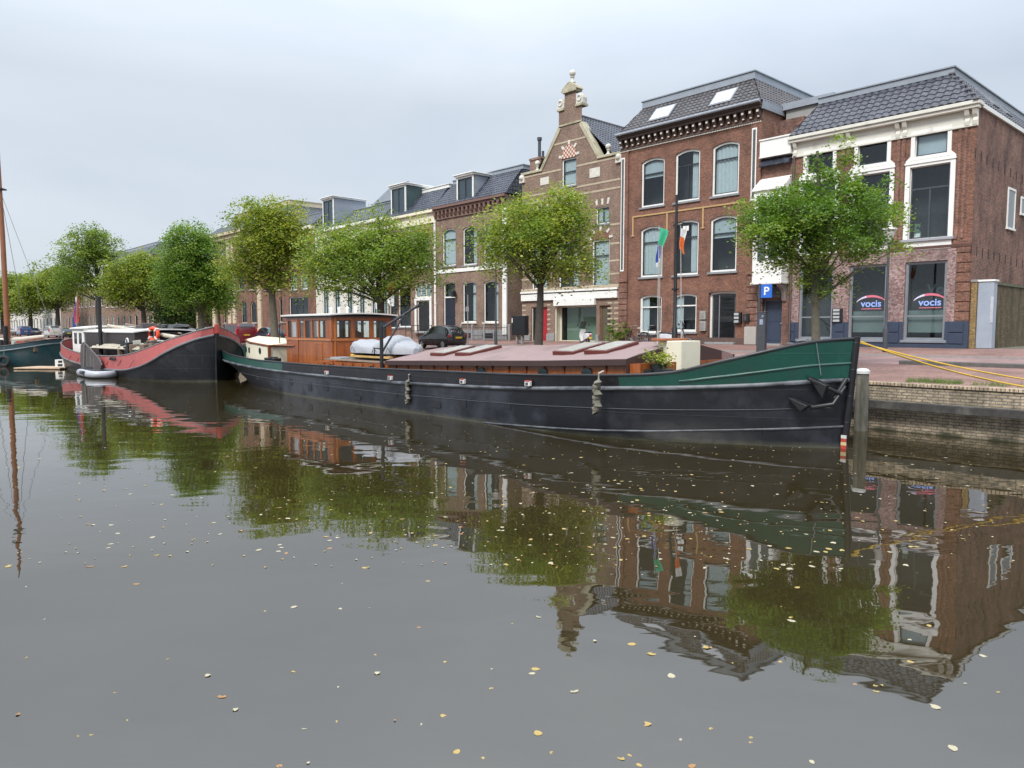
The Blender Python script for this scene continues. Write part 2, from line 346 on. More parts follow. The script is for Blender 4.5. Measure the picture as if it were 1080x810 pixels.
def pantiles(b, A, B_, b_, a, tw, row, amp=.028, step=.035):
    A, B_, b_, a = map(Vector, (A, B_, b_, a)); U = (B_ - A).normalized(); N = U.cross(a - A).normalized(); V = N.cross(U)
    if N.z < 0: N = -N
    hs = (a - A).dot(V); xa, xb = (a - A).dot(U), (b_ - A).dot(U); Wd = (B_ - A).length; k = 0; dx = tw / 6
    while k * row < hs - .05:
        v0, v1 = k * row, min(k * row + row + .03, hs); L0, R0 = xa * v0 / hs, Wd + (xb - Wd) * v0 / hs; L1, R1 = xa * v1 / hs, Wd + (xb - Wd) * v1 / hs
        n0, n1 = int(min(L0, L1) / dx) - 1, int(max(R0, R1) / dx) + 2; l0 = []; l1 = []; l2 = []
        for i in range(n0, n1):
            x = i * dx; w_ = amp * math.sin(2 * math.pi * x / tw) + amp; x0, x1 = min(max(x, L0), R0), min(max(x, L1), R1)
            l2.append(A + U * x0 + V * v0 + N * .004); l0.append(A + U * x0 + V * v0 + N * (w_ + step)); l1.append(A + U * x1 + V * v1 + N * (w_ + .006))
        b.loft([l2, l0, l1], False, False); k += 1
class Bld:
    def __init__(s, name, label, T0, T1, n=36, cat='house', group=None):
        s.T0, s.T1, s.n, s.zb = T0 + .012, T1 - .012, n, GZ(36); s.W = s.T1 - s.T0; s.holes = []
        s.root = thing(name, label, cat, W(n, s.T1, s.zb), ROT, group)
    def p(s, px, py, n=None):
        T, Z = FN(px, py, n or s.n); return s.T1 - T, Z - s.zb
    def r(s, xl, yt, xr, yb):
        m = (xl + xr) / 2; return s.p(xl, yt)[0], s.p(xr, yt)[0], s.p(m, yb)[1], s.p(m, yt)[1]
    def mk(s, b, name, m, parent=None, **k): return b.build(name, m, parent or s.root, **k)
    def box(s, name, m, x0, x1, y0, y1, z0, z1, bevel=0, parent=None):
        b = MB(); b.box(x0, x1, y0, y1, z0, z1); return s.mk(b, name, m, parent, bevel=bevel)
    def win(s, rect, rise=0, fw=.09, fm=None, sm=None, bars=(('h', .68),), sill=SILLG, curt=None, y=.09, sw=.05, hole=True, name='window', label=None, glass=None, inter=True, bt=.035):
        x0, x1, z0, z1 = rect; fm = fm or WHITE; sm = sm or DARKF
        if hole: s.holes.append((x0, x1, z0, z1, rise))
        o = arch(x0, x1, z0, z1, rise); i = arch(x0 + fw, x1 - fw, z0 + fw, z1 - fw, rise * .92)
        b = MB(); ring(b, o, i, y, y + .09); f = s.mk(b, name, fm, bevel=0)
        if label: f['label'] = label
        j = arch(x0 + fw + sw, x1 - fw - sw, z0 + fw + sw, z1 - fw - sw, rise * .85); j2 = [(a, c) for a, c in j]
        b = MB(); ring(b, i, j, y + .03, y + .085)
        xa, xb, za, zc = x0 + fw, x1 - fw, z0 + fw, z1 - fw
        for k in bars:
            q = k[1]
            if k[0] == 'h': zz = za + (zc - za) * q; b.box(xa, xb, y + .028, y + .08, zz - bt, zz + bt)
            else:
                xx = xa + (xb - xa) * q; lo, hi = (k[2], k[3]) if len(k) > 2 else (0, 1)
                b.box(xx - bt, xx + bt, y + .034, y + .075, za + (zc - za) * lo, za + (zc - za) * hi - (rise * .3 if hi == 1 else 0))
        s.mk(b, 'sash', sm, f)
        b = MB(); b.quad(*[(a, y + .06, c) for a, c in j]); s.mk(b, 'pane', glass or GLASS, f)
        if inter:
            b = MB(); X0, X1, Z0, Z1 = x0 - .2, x1 + .2, z0 - .1, z1 + .1; D0, D1 = y + .1, y + 1.1
            b.quad((X0, D1, Z0), (X1, D1, Z0), (X1, D1, Z1), (X0, D1, Z1)); b.quad((X0, D0, Z0), (X0, D1, Z0), (X0, D1, Z1), (X0, D0, Z1))
            b.quad((X1, D0, Z0), (X1, D1, Z0), (X1, D1, Z1), (X1, D0, Z1)); b.quad((X0, D0, Z0), (X1, D0, Z0), (X1, D1, Z0), (X0, D1, Z0)); b.quad((X0, D0, Z1), (X1, D0, Z1), (X1, D1, Z1), (X0, D1, Z1))
            s.mk(b, 'interior', INTER, f)
        if curt:
            b = MB(); cw = (xb - xa)
            if 'L' in curt: sheet(b, xa, xa + cw * .34, y + .13, za, zc, 3)
            if 'R' in curt: sheet(b, xb - cw * .34, xb, y + .13, za, zc, 3)
            if 'F' in curt: sheet(b, xa, xb, y + .13, za, zc, 6, .02)
            if 'B' in curt: b.box(xa, xb, y + .12, y + .13, za + (zc - za) * .62, zc)
            if 'W' in curt: b.box(xa, xb, y + .12, y + .13, za, zc)
            s.mk(b, 'curtain' if set(curt) & set('LRF') else 'blind', CURT if set(curt) & set('LRF') else BLIND, f, smooth=60)
        if sill:
            b = MB(); b.box(x0 - .1, x1 + .1, -.09, y + .02, z0 - .11, z0 + .004); s.mk(b, 'sill', sill, f, bevel=.012)
        return f
    def door(s, rect, panel, fm=None, transom=.78, y=.12, rise=0, fw=.09, label=None, panes=True):
        x0, x1, z0, z1 = rect; fm = fm or WHITE; s.holes.append((x0, x1, z0, z1, rise))
        b = MB(); ring(b, arch(x0, x1, z0, z1, rise), arch(x0 + fw, x1 - fw, z0 + .03, z1 - fw, rise * .9), y, y + .1); zt = z0 + (z1 - z0) * transom
        if transom < 1: b.box(x0 + fw, x1 - fw, y - .005, y + .09, zt - .05, zt + .05)
        f = s.mk(b, 'door', fm)
        if label: f['label'] = label
        b = MB(); a, c = x0 + fw, x1 - fw; b.box(a, c, y + .05, y + .09, z0 + .03, zt - .05 if transom < 1 else z1 - fw)
        b2 = zt - z0
        for q0, q1 in ((.08, .42), (.5, .92)): b.box(a + .12, c - .12, y + .035, y + .052, z0 + b2 * q0, z0 + b2 * q1 - .06)
        s.mk(b, 'door_leaf', panel, f, bevel=.008)
        b = MB(); b.ball((c - .1, y, z0 + b2 * .46), .035, 8); s.mk(b, 'handle', STEEL, f, smooth=60)
        if transom < 1:
            b = MB(); b.quad((a, y + .07, zt + .05), (c, y + .07, zt + .05), (c, y + .07, z1 - fw - rise * .3), (a, y + .07, z1 - fw - rise * .3)); s.mk(b, 'transom_pane', GLASS, f)
            b = MB(); b.box(a, c, y + .3, y + .32, zt, z1); s.mk(b, 'interior', INTER, f)
        b = MB(); b.box(x0 - .05, x1 + .05, -.25, y, z0 - .12, z0 + .01); s.mk(b, 'step', GSTONE, f, bevel=.015)
        return f
    def wall(s, H, m, Lf=None, Rf=None, dep=.2, depth=9, sideH=None, base=True):
        b = MB(); Lf = Lf or [(0, 0), (H, 0)]; Rf = Rf or [(0, s.W), (H, s.W)]
        facade(b, H, s.holes, Lf, Rf, dep); h = sideH or H
        b.quad((0, 0, -.3), (0, depth, -.3), (0, depth, h), (0, 0, h)); b.quad((s.W, 0, -.3), (s.W, depth, -.3), (s.W, depth, h), (s.W, 0, h))
        b.quad((0, depth, -.3), (s.W, depth, -.3), (s.W, depth, h), (0, depth, h)); b.quad((0, 0, -.3), (s.W, 0, -.3), (s.W, 0, 0), (0, 0, 0))
        return s.mk(b, 'wall', m)
    def mansard(s, z0, dz, dy, dl, dr, m, x0=None, x1=None, ov=.3, depth=9, edge=ZINC, eh=.34, back=None):
        x0 = -.05 if x0 is None else x0; x1 = s.W + .05 if x1 is None else x1; b = MB(); y0 = -ov; z1 = z0 + dz; d1 = depth - (back or 0)
        A, B_, C_, D_ = (x0, y0, z0), (x1, y0, z0), (x1, depth, z0), (x0, depth, z0)
        a, b_, c, d = (x0 + dl, y0 + dy, z1), (x1 - dr, y0 + dy, z1), (x1 - dr, d1, z1), (x0 + dl, d1, z1)
        b.quad(A, B_, b_, a); b.quad(B_, C_, c, b_); b.quad(C_, D_, d, c); b.quad(D_, A, a, d); b.quad(a, b_, c, d); b.quad(A, B_, C_, D_)
        if m.name.split('.')[0] in TILE:
            tw, th = TILE[m.name.split('.')[0]]
            for q in ((A, B_, b_, a), (B_, C_, c, b_), (D_, A, a, d)): pantiles(b, *q, tw, th)
        r = s.mk(b, 'roof', m)
        b = MB(); b.box(x0 + dl - .1, x1 - dr + .1, y0 + dy - .1, d1 + .1, z1 - .02, z1 + eh); b.box(x0 + dl - .16, x1 - dr + .16, y0 + dy - .16, d1 + .16, z1 + eh, z1 + eh + .06)
        s.mk(b, 'roof_edge', edge, r)
        return r
    def gutterpipe(s, x, z1, m=None, r=.05):
        b = MB(); b.tube([(x, -.1, z1), (x, -.1, .05)], r, 8)
        for z in np.arange(.6, z1, 2.2): b.box(x - r - .02, x + r + .02, -.12, 0, z, z + .05)
        s.mk(b, 'downpipe', m or GREYM, smooth=50)
    def dormer(s, x0, x1, z0, z1, y0, depth, cheek, fm=None, bars=(('v', .5),)):
        fm = fm or WHITE
        b = MB(); b.box(x0, x1, y0 + .15, y0 + depth, z0, z1 - .2); d = s.mk(b, 'dormer', cheek)
        f = s.win((x0, x1, z0, z1 - .2), 0, .14, fm, DARKF, bars, None, None, y0, hole=False, inter=False); f.parent = d; f.name = 'dormer_window'
        for c in list(f.children): c.parent = d           # keep to three levels
        b = MB(); b.box(x0 + .1, x1 - .1, y0 + .12, y0 + .13, z0 + .1, z1 - .3); s.mk(b, 'dormer_interior', pm('dormer_pane_back', (.05, .065, .08), .5, .1), d)
        b = MB(); b.box(x0 - .12, x1 + .12, y0 - .14, y0 + depth, z1 - .2, z1 - .08); b.box(x0 - .2, x1 + .2, y0 - .22, y0 + depth, z1 - .08, z1); s.mk(b, 'dormer_cornice', fm, d, bevel=.015)
        return d
    pass
R_RED = brick('red_brick', (.22, .094, .062), (.13, .058, .041), (.21, .165, .13), .22, .065, .009, -.1, (.055, .035, .03), (.56, .8), .45)
R_RED2 = brick('red_brick_dark', (.235, .10, .066), (.14, .062, .045), (.25, .20, .17), .22, .065, .010, 0, (.06, .04, .035), (.5, .74), .5)
R_SIDE = brick('old_side_brick', (.26, .105, .07), (.13, .06, .05), (.22, .18, .15), .22, .065, .011, .05, (.045, .033, .03), (.45, .66), .55)
R_BRN = brick('brown_brick', (.25, .15, .115), (.18, .105, .08), (.26, .21, .18), .22, .065, .010, 0, (.07, .05, .04), (.58, .82), .4)
R_PNK = brick('mauve_brick', (.235, .15, .11), (.17, .11, .08), (.27, .22, .19), .22, .065, .010, 0, (.08, .06, .05), (.58, .82), .4)
R_DIA = brick('pattern_brick', (.18, .085, .078), (.36, .275, .26), (.26, .2, .19), .12, .06, .010, -.05, (.08, .06, .06), (.6, .85), .6)
R_GAR = brick('garden_brick', (.17, .115, .06), (.11, .075, .045), (.10, .09, .07), .22, .065, .01, 0, (.035, .04, .02), (.45, .65), .7)
T_BLU = tiles('blue_grey_tiles', (.066, .068, .084), (.046, .048, .06), .34, .34, .36)
T_BRN = tiles('dark_brown_tiles', (.075, .066, .066), (.05, .046, .048), .30, .28)
T_GLZ = tiles('glazed_black_tiles', (.05, .057, .075), (.028, .032, .045), .27, .30, .22)
SLATE = tiles('slate', (.09, .10, .125), (.07, .08, .10), .3, .2)

# ---- right corner building: white surrounds, navy plinth, shop windows
B = Bld('corner_building', 'red brick corner building with white window surrounds, navy plinth and blue tiled mansard roof', 10.44, 18.6, cat='building')
b1 = B
zc = B.p(984, 124)[1]; zcrn = B.p(900, 140)[1]
H1 = 10.37
shop = [B.r(955.4, 275.5, 999.4, 359), None, None]
x0, x1, z0, z1 = shop[0]; wS = 1.72; cx = [x0 + (x1 - x0) / 2]; cx = [cx[0], cx[0] - 2.5, cx[0] - 5.0]
zpl = B.p(990, 339)[1]; zco = B.p(980, 260)[1]
for k, c in enumerate(cx):
    f = B.win((c - wS / 2, c + wS / 2, z0, z1), 0, .09, GREYM, GREYM, (('h', .30),), GREYM, None, .06, .03, bt=.03, name='shop_window')
    if k < 2:
        b = MB(); b.box(c - wS / 2 + .1, c + wS / 2 - .1, .3, .31, z0 + .35, z0 + 1.35); B.mk(b, 'privacy_screen', pm('frosted_film', (.16, .20, .19), .8, .08), f)
zt = H1
ZS = [B.p(982, 251)[1], B.p(982, 174)[1], B.p(984, 163)[1], B.p(984, 139)[1]]   # sill, head of the tall window, small window sill and head
for k, c in enumerate(cx):
    wi = .82
    B.win((c - wi, c + wi, ZS[0], ZS[1]), 0, .03, WHITE, pm('slate_frame', (.05, .06, .07), .4, .1), (('h', .70), ('v', .5, 0, .70)), None, None if k else None, .07, .06)
    B.win((c - .66, c + .66, ZS[2], ZS[3]), 0, .03, WHITE, pm('slate_frame', (.05, .06, .07)), (), None, 'W' if k == 0 else None, .07, .05)
    b = MB(); o = .2; e = -.055
    b.box(c - wi - o, c - wi + .002, e, .06, ZS[0], ZS[1] + .12); b.box(c + wi - .002, c + wi + o, e, .06, ZS[0], ZS[1] + .12)
    b.box(c - wi + .002, c + wi - .002, e, .06, ZS[1] - .003, ZS[1] + .12)
    b.box(c - wi - o - .03, c + wi + o + .03, e - .04, .05, ZS[1] + .12, ZS[1] + .2)
    zq = ZS[2] - .16
    b.prism([(c - wi - o, ZS[1] + .2), (c + wi + o, ZS[1] + .2), (c + wi + o, ZS[1] + .3), (c + .66 + .16, ZS[1] + .5), (c + .66 + .16, zq), (c - .82, zq), (c - .82, ZS[1] + .5), (c - wi - o, ZS[1] + .3)], e + .006, -.002)
    for sx in (-1, 1): b.box(c + sx * .74 - .085, c + sx * .74 + .085, e, .06, zq, ZS[3] + .16)
    b.box(c - .655, c + .655, e, .06, ZS[3] - .003, ZS[3] + .16); b.box(c - .655, c + .655, e, .06, zq, ZS[2] + .003)
    b.box(c - wi - o + .04, c + wi + o - .04, e + .01, -.002, ZS[0] - .5, ZS[0] - .12)
    sr = B.mk(b, 'window_surround', WHITE, bevel=.012)
    b = MB(); b.box(c - wi - o - .06, c + wi + o + .06, -.14, .1, ZS[0] - .12, ZS[0] - .004); B.mk(b, 'sill', pm('grey_painted_sill', (.30, .31, .34), .5, .08), sr, bevel=.012)
# plants on the window board of the right tall window
b = MB(); rnd = random.Random(4)
for k in range(26):
    a = rnd.uniform(0, 6.28); x = cx[0] - .5 + rnd.uniform(-.12, .12); z = ZS[0] + .25 + rnd.uniform(0, .45)
    b.quad((x, .24, z - .06), (x + .05 * math.cos(a), .24 + .04 * math.sin(a), z), (x + .02, .25, z + .07), (x - .05 * math.cos(a), .24, z))
b.k = 1; b.box(cx[0] - .62, cx[0] - .38, .2, .32, ZS[0] + .09, ZS[0] + .27)
pl = B.mk(b, 'window_plant', [pm('houseplant', (.12, .22, .12), .6, .2), WHITE])
wl = B.wall(H1, R_RED, depth=15)
# side wall
bsd = MB(); bsd.quad((B.W + .003, .02, -.3), (B.W + .003, 15, -.3), (B.W + .003, 15, H1 - .02), (B.W + .003, .02, H1 - .02)); B.mk(bsd, 'side_wall', R_SIDE)
def FT(px, py, T):
    x, y, z = ray(px, py); k = T / (-SA * x + CA * y); return (CA * x + SA * y) * k, EYE + z * k
b = MB()
for py0, py1, pa, pb_, nn in ((156, 166, 1028.5, 1078, 9), (258, 268, 1024, 1078, 10)):
    for i in range(nn):
        px = pa + (pb_ - pa) * i / (nn - 1); sl_ = (184 - 157) / 47 if py0 < 200 else 15.5 / 52
        n, z = FT(px, py0 + (px - pa) * sl_, B.T0); y = n - 36; z -= B.zb; b.box(B.W + .004, B.W + .02, y, y + .07, z - .42, z)
B.mk(b, 'brick_slots', pm('slot_dark', (.03, .022, .02), .9))
for (pa, pb_, pt, pbm) in ((1063, 1071, 197, 240), (1076.5, 1086, 207, 225)):
    na, za = FT(pa, pt, B.T0); nb_, _ = FT(pb_, pt, B.T0); _, zb_ = FT(pa, pbm, B.T0)
    y0, y1, z0_, z1_ = na - 36, nb_ - 36, zb_ - B.zb, za - B.zb; X = B.W
    b = MB(); b.box(X, X + .05, y0, y0 + .08, z0_, z1_); b.box(X, X + .05, y1 - .08, y1, z0_, z1_); b.box(X, X + .049, y0 + .08, y1 - .08, z1_ - .1, z1_); b.box(X, X + .09, y0 - .05, y1 + .05, z0_ - .1, z0_)
    f = B.mk(b, 'side_window', WHITE); b = MB(); b.box(X + .004, X + .015, y0 + .08, y1 - .08, z0_, z1_ - .1); B.mk(b, 'pane', pm('dim_pane', (.12, .13, .14), .1, .1), f)
# ground floor: patterned brick skin, plinth, quoins
def skin(name, m, za, zb, y, gaps, extra=()):
    b = MB(); xs = [.0] + [v for g in sorted(gaps) for v in g] + [B.W - .55]
    for a, c in zip(xs[::2], xs[1::2]):
        if c - a > .02: b.box(a + .003, c - .003, -y, .002, za, zb)
    for e in extra: b.box(*e)
    return B.mk(b, name, m, bevel=0)
gp = [(c - wS / 2, c + wS / 2) for c in cx]
zsh = z1
skin('patterned_brickwork', R_DIA, zpl, zco - .1, .022, gp, [(c - wS / 2 - .003, c + wS / 2 + .003, -.021, .002, z1 + .003, zco - .1) for c in cx])
b = MB(); xs = [0] + [v for g in sorted(gp) for v in g] + [B.W + .02]
for a, c in zip(xs[::2], xs[1::2]):
    if c - a > .05:
        b.box(a, c, -.04, .004, .16, zpl)
        if c - a > .4:
            b.box(a + .18, c - .18, -.085, -.03, .2, zpl * .56); b.box(a + .18, c - .18, -.085, -.03, zpl * .6, zpl - .02)
b.box(0, B.W + .03, -.06, .004, -.1, .16); b.box(B.W + .006, B.W + .03, -.04, .5, .0, zpl - .1)
for c in cx: b.box(c - wS / 2 + .002, c + wS / 2 - .002, -.038, .05, .16, z0 - .112) if z0 > .3 else None
B.mk(b, 'plinth', NAVY, bevel=.01)
b = MB(); z = zpl
while z < zco - .3:
    b.box(B.W - .53, B.W + .012, -.035, .3, z + .02, z + .38); z += .42
B.mk(b, 'quoins', R_RED, bevel=.012)
b = MB(); b.box(0, B.W + .03, -.06, .01, zco - .1, zco + .02); B.mk(b, 'string_course', pm('dark_course', (.10, .05, .04), .85))
b = MB()
for xa in (cx[0] + 1.08, (cx[0] + cx[1]) / 2 - .16, (cx[1] + cx[2]) / 2 - .16):
    for dx in (0, .22): b.box(xa + dx, xa + dx + .13, -.045, .004, zco + .25, H1 - 1.0)
B.mk(b, 'pilaster_ribs', R_RED2)
# cornice and brackets
b = MB(); Wd = B.W
b.box(-.02, Wd + .05, -.05, .01, H1 - .95, H1 - .28); b.box(-.03, Wd + .06, -.09, .0, H1 - .98, H1 - .88); b.box(-.1, Wd + .12, -.34, .0, H1 - .28, H1 - .14); b.box(-.14, Wd + .16, -.42, .3, H1 - .14, H1 + .02); b.box(-.02, Wd + .05, -.07, .0, H1 - .5, H1 - .44)
CREAM1 = pm('pale_cornice', (.64, .63, .56), .45, .06, 2, dirt=(.42, .40, .34), damt=(.58, .8))
cn = B.mk(b, 'cornice', CREAM1, bevel=.02)
for c in ((cx[0] + cx[1]) / 2 - .13, (cx[0] + cx[1]) / 2 + .17, (cx[1] + cx[2]) / 2 - .13, (cx[1] + cx[2]) / 2 + .17, Wd - .35, Wd - .05, .15):
    b = MB(); b.prism([(-.05, H1 - .95), (-.11, H1 - .92), (-.14, H1 - .75), (-.10, H1 - .62), (-.2, H1 - .5), (-.3, H1 - .29), (-.05, H1 - .29)], c - .09, c + .09, 'x'); B.mk(b, 'bracket', CREAM1, cn, bevel=.012)
b = MB(); b.box(Wd + .01, Wd + .1, .3, 15, H1 - .16, H1 + .02); B.mk(b, 'side_fascia', WHITE, cn)
B.mansard(H1 + .03, 1.75, 1.65, .8, 1.5, T_BLU, ov=.38, depth=14.5, eh=.26)
for i in range(7): b = MB(); q = i / 6; b.box(Wd + .05 - 1.5 * q - .12, Wd + .05 - 1.5 * q + .12, -.38 + 1.65 * q - .12, -.38 + 1.65 * q + .14, H1 + .0 + 1.75 * q, H1 + .1 + 1.75 * q); B.mk(b, 'hip_tile', pm('hip_tile', (.12, .12, .14), .5, .2), bevel=.03)
for yy in (3.2, 5.2):
    b = MB(); b.X = Matrix.Translation((Wd - .62, yy, H1 + .9)) @ Matrix.Rotation(R(49), 4, 'Y'); b.box(-.6, .6, -.45, .45, 0, .08); f = B.mk(b, 'skylight', GREYM); b = MB(); b.X = Matrix.Translation((Wd - .62, yy, H1 + .9)) @ Matrix.Rotation(R(49), 4, 'Y'); b.box(-.5, .5, -.36, .36, .08, .09); B.mk(b, 'pane', pm('skylight_glass', (.25, .28, .31), .08, .05), f)
B.gutterpipe(.1, H1 - .9, pm('brown_pipe', (.10, .075, .07), .5))
# lettering on the two shop panes
LIL = pm('lettering_lilac', (.30, .42, .85), .5, .02); RDP = pm('lettering_red', (.62, .16, .22), .5, .02)
def text(body, size, m, parent, loc, rot=(R(90), 0, 0), name='lettering', sx=1, ext=.004, align='CENTER'):
    c = bpy.data.curves.new(name, 'FONT'); c.body = body; c.size = size; c.extrude = ext; c.align_x = align; c.align_y = 'CENTER'; c.offset = size * .02
    q = bpy.data.objects.new('tmp', c); COL.objects.link(q); bpy.context.view_layer.update()
    me = bpy.data.meshes.new_from_object(q.evaluated_get(bpy.context.evaluated_depsgraph_get())); bpy.data.objects.remove(q); bpy.data.curves.remove(c)
    o = bpy.data.objects.new(name, me); COL.objects.link(o); me.materials.clear(); me.materials.append(m); o.parent = parent; o.location = loc; o.rotation_euler = rot; o.scale.x = sx; return o
for k in (0, 1):
    xm, zm = B.p(979.5 if k == 0 else 917.5, 318.5 if k == 0 else 320)
    lg = MB(); n = 14; R1, R2 = .62, .54
    arc = []
    for i in range(n + 1): q = R(30 + 120 * i / n); arc.append((xm + .02 + .78 * math.cos(q), zm - .18 + .52 * math.sin(q)))
    for i in range(n):
        th0, th1 = .022 + .03 * math.sin(math.pi * i / n), .022 + .03 * math.sin(math.pi * (i + 1) / n)
        (a, c), (d, e) = arc[i], arc[i + 1]; lg.k = 0 if i > n * .6 else 1
        lg.quad((a, .085, c - th0), (d, .085, e - th1), (d, .085, e + th1), (a, .085, c + th0))
    lg.k = 1; lg.box(xm - .42, xm + .5, .083, .086, zm - .27, zm - .235)
    e = B.mk(lg, 'shop_logo', [pm('logo_pale', (.6, .55, .7), .5), RDP])
    text('vocis', .44, LIL, e, (xm + .02, .084, zm - .02), sx=1.05)
text('Voc', .62, pm('lettering_dark', (.03, .04, .045), .6), B.root, B.p(988, 308)[0:1] + (.29, B.p(988, 305)[1]), sx=1)
# letter boxes on the patterned brick between the shop windows
def letterboxes(bl, px0, py0, px1, py1, rows, y=-.14, body=None, slot=None):
    x0, z1_ = bl.p(px0, py0); x1, z0_ = bl.p(px1, py1)
    b = MB(); b.box(x0, x1, y, -.023, z0_, z1_); r = bl.mk(b, 'letter_box', body or BLACK, bevel=.01)
    b = MB(); h = (z1_ - z0_) / rows
    for i in range(rows): b.box(x0 + .05, x1 - .12, y - .012, y + .01, z0_ + h * i + h * .18, z0_ + h * i + h * .82)
    bl.mk(b, 'letter_slot', slot or pm('slot_grey', (.4, .42, .42), .4), r, bevel=.006); return r
letterboxes(B, 879, 325.5, 889, 340, 4)
# ---- narrow infill with oriel and blue door
B = Bld('narrow_infill_house', 'narrow brick house squeezed between two taller ones, with white oriel above blue door', 18.6, 20.3)
b2 = B
x0, z1 = B.p(804.5, 316); x1 = B.p(824, 316)[0]; z0 = .05
B.door((x0 - .05, x1 + .05, z0, z1), pm('blue_door', (.035, .05, .085), .45, .1), pm('door_frame_grey', (.18, .18, .2), .5), 1.0, .25, 0, .07)
Hn = B.p(815, 170)[1]
B.wall(Hn, R_RED2)
zo0, zo1 = B.p(800, 301)[1], B.p(800, 205)[1]
b = MB(); xl, xr = -.0, 1.62
b.box(xl, xr, -.75, -.002, zo0 + .1, zo1); b.box(xl - .06, xr + .04, -.82, -.002, zo0, zo0 + .1); b.prism([(-.85, zo1), (-.85, zo1 + .1), (-.002, zo1 + .75), (-.002, zo1)], xl - .06, xr + .04, 'x')
o = B.mk(b, 'oriel', WHITE, bevel=.015)
b = MB()
for xx in (.5, 1.1): b.box(xx - .22, xx + .22, -.765, -.74, zo0 + 1.2, zo1 - .3)
B.mk(b, 'oriel_pane', pm('oriel_glass', (.09, .11, .12), .06), o)
for xx in (.15, 1.45):
    b = MB(); b.prism([(-.002, zo0 - .9), (-.12, zo0 - .85), (-.2, zo0 - .6), (-.3, zo0 - .3), (-.68, zo0 - .12), (-.7, zo0 - .005), (-.002, zo0 - .005)], xx - .11, xx + .11, 'x'); B.mk(b, 'corbel', pm('corbel_grey', (.25, .22, .21), .7), o, bevel=.02)
b = MB(); b.box(x0 - .1, x1 + .1, -.3, .0, z1 + .08, z1 + .62); B.mk(b, 'fanlight', pm('fanlight_dark', (.03, .03, .035), .3))
b = MB(); b.box(-.02, 1.66, -.25, .3, Hn + .25, Hn + 1.05); b.box(-.05, 1.68, -.3, .32, Hn + 1.05, Hn + 1.13); b.box(-.05, 1.68, -.28, .3, Hn + .18, Hn + .25); B.mk(b, 'parapet', WHITE, bevel=.015)
b = MB(); b.prism([(-.35, Hn - .25), (-.35, Hn - .2), (0, Hn + .16), (0, Hn - .25)], 0, 1.64, 'x'); B.mk(b, 'tile_strip', T_GLZ)
b = MB(); b.box(-1.0, 1.6, 1.2, 8, Hn, Hn + 2.3); B.mk(b, 'rear_wall', R_SIDE)
b = MB(); b.box(.2, 2.6, 2.0, 6, Hn + 2.3, Hn + 3.0); pent = B.mk(b, 'roof_box', pm('render_grey', (.30, .30, .29), .9, .1)); b = MB(); b.box(.0, 2.8, 1.85, 6.2, Hn + 3.0, Hn + 3.35); B.mk(b, 'roof_box_edge', ZINC, pent)
# ---- tall red house with three rows of windows
B = Bld('tall_red_house', 'tall red brick house with nine arched windows, brown tiled mansard roof and two skylights', 20.3, 29.7)
b3 = B; H3 = B.p(730, 128)[1] + .1
rows = [(((676.6, 166.5, 701, 217.5), (712.5, 157.5, 738.5, 212), (751.7, 149.5, 780, 205.5)), ('B', 'R', 'F')),
        (((675.7, 238.5, 699, 292), (711, 232, 737, 290), (749.4, 227, 777.6, 286.5)), ('F', 'R', 'B'))]
for ri, (rr, cc) in enumerate(rows):
    for ci, (q, c) in enumerate(zip(rr, cc)):
        bars = (('h', .70),) if ri or ci != 1 else (('h', .72), ('v', .5, 0, .72))
        B.win(B.r(*q), .16, .11, WHITE, DARKF, bars, SILLG, c)
for q in ((674.8, 311, 697.8, 351.5), (710.5, 309.3, 734.8, 350)): B.win(B.r(*q), .12, .1, WHITE, WHITE, (('h', .70),), SILLG, 'L', sw=.03)
x0, x1, z0, z1 = B.r(747.4, 307, 776.3, 361)
f = B.door((x0, x1, z0, z1), pm('open_door_grey', (.07, .075, .08), .4, .1), WHITE, 1.0, .2, .06, .12, panes=False)
# the street door is glazed and dark
b = MB(); b.quad((x0 + .2, .235, z0 + .12), (x1 - .2, .235, z0 + .12), (x1 - .2, .235, z1 - .25), (x0 + .2, .235, z1 - .25)); B.mk(b, 'door_pane', pm('door_glass_dark', (.02, .022, .025), .05, .1), f)
b = MB(); b.box(x0 + .55, x0 + .6, .2, .24, z0 + .1, z1 - .2); B.mk(b, 'door_rail', GREYM, f)
B.wall(H3, R_RED, depth=12)
for xa in (.0, B.W - .62):
    b = MB(); b.box(xa, xa + .62, -.09, .003, .0, H3 - .85); B.mk(b, 'pilaster', R_RED)
for xa in (.22, B.W - .40):
    zz0, zz1 = (B.p(661, 286)[1], B.p(662, 166)[1]) if xa < 1 else (B.p(793, 212)[1], B.p(793, 136)[1])
    b = MB(); b.box(xa - .14, xa + .14, -.105, -.085, zz0, zz1); r_ = B.mk(b, 'panel_frame', WHITE); b = MB(); b.box(xa - .075, xa + .075, -.112, -.1, zz0 + .09, zz1 - .09); B.mk(b, 'pilaster_panel', pm('mosaic_grey', (.08, .085, .085), .8, .5, 12), r_)
b = MB()
for xa in (.0, B.W - .62):
    for k in range(8): b.box(xa - .02, xa + .64, -.13, -.085, .55 + k * .36, .55 + k * .36 + .3)
    b.box(xa - .05, xa + .67, -.16, -.085, 3.7, 3.85)
B.mk(b, 'rusticated_blocks', R_RED2, bevel=.012)
b = MB(); b.box(B.W - .68, B.W + .0, -.2, -.085, .0, .95); B.mk(b, 'stone_base', pm('pale_concrete', (.36, .34, .31), .85, .12), bevel=.02)
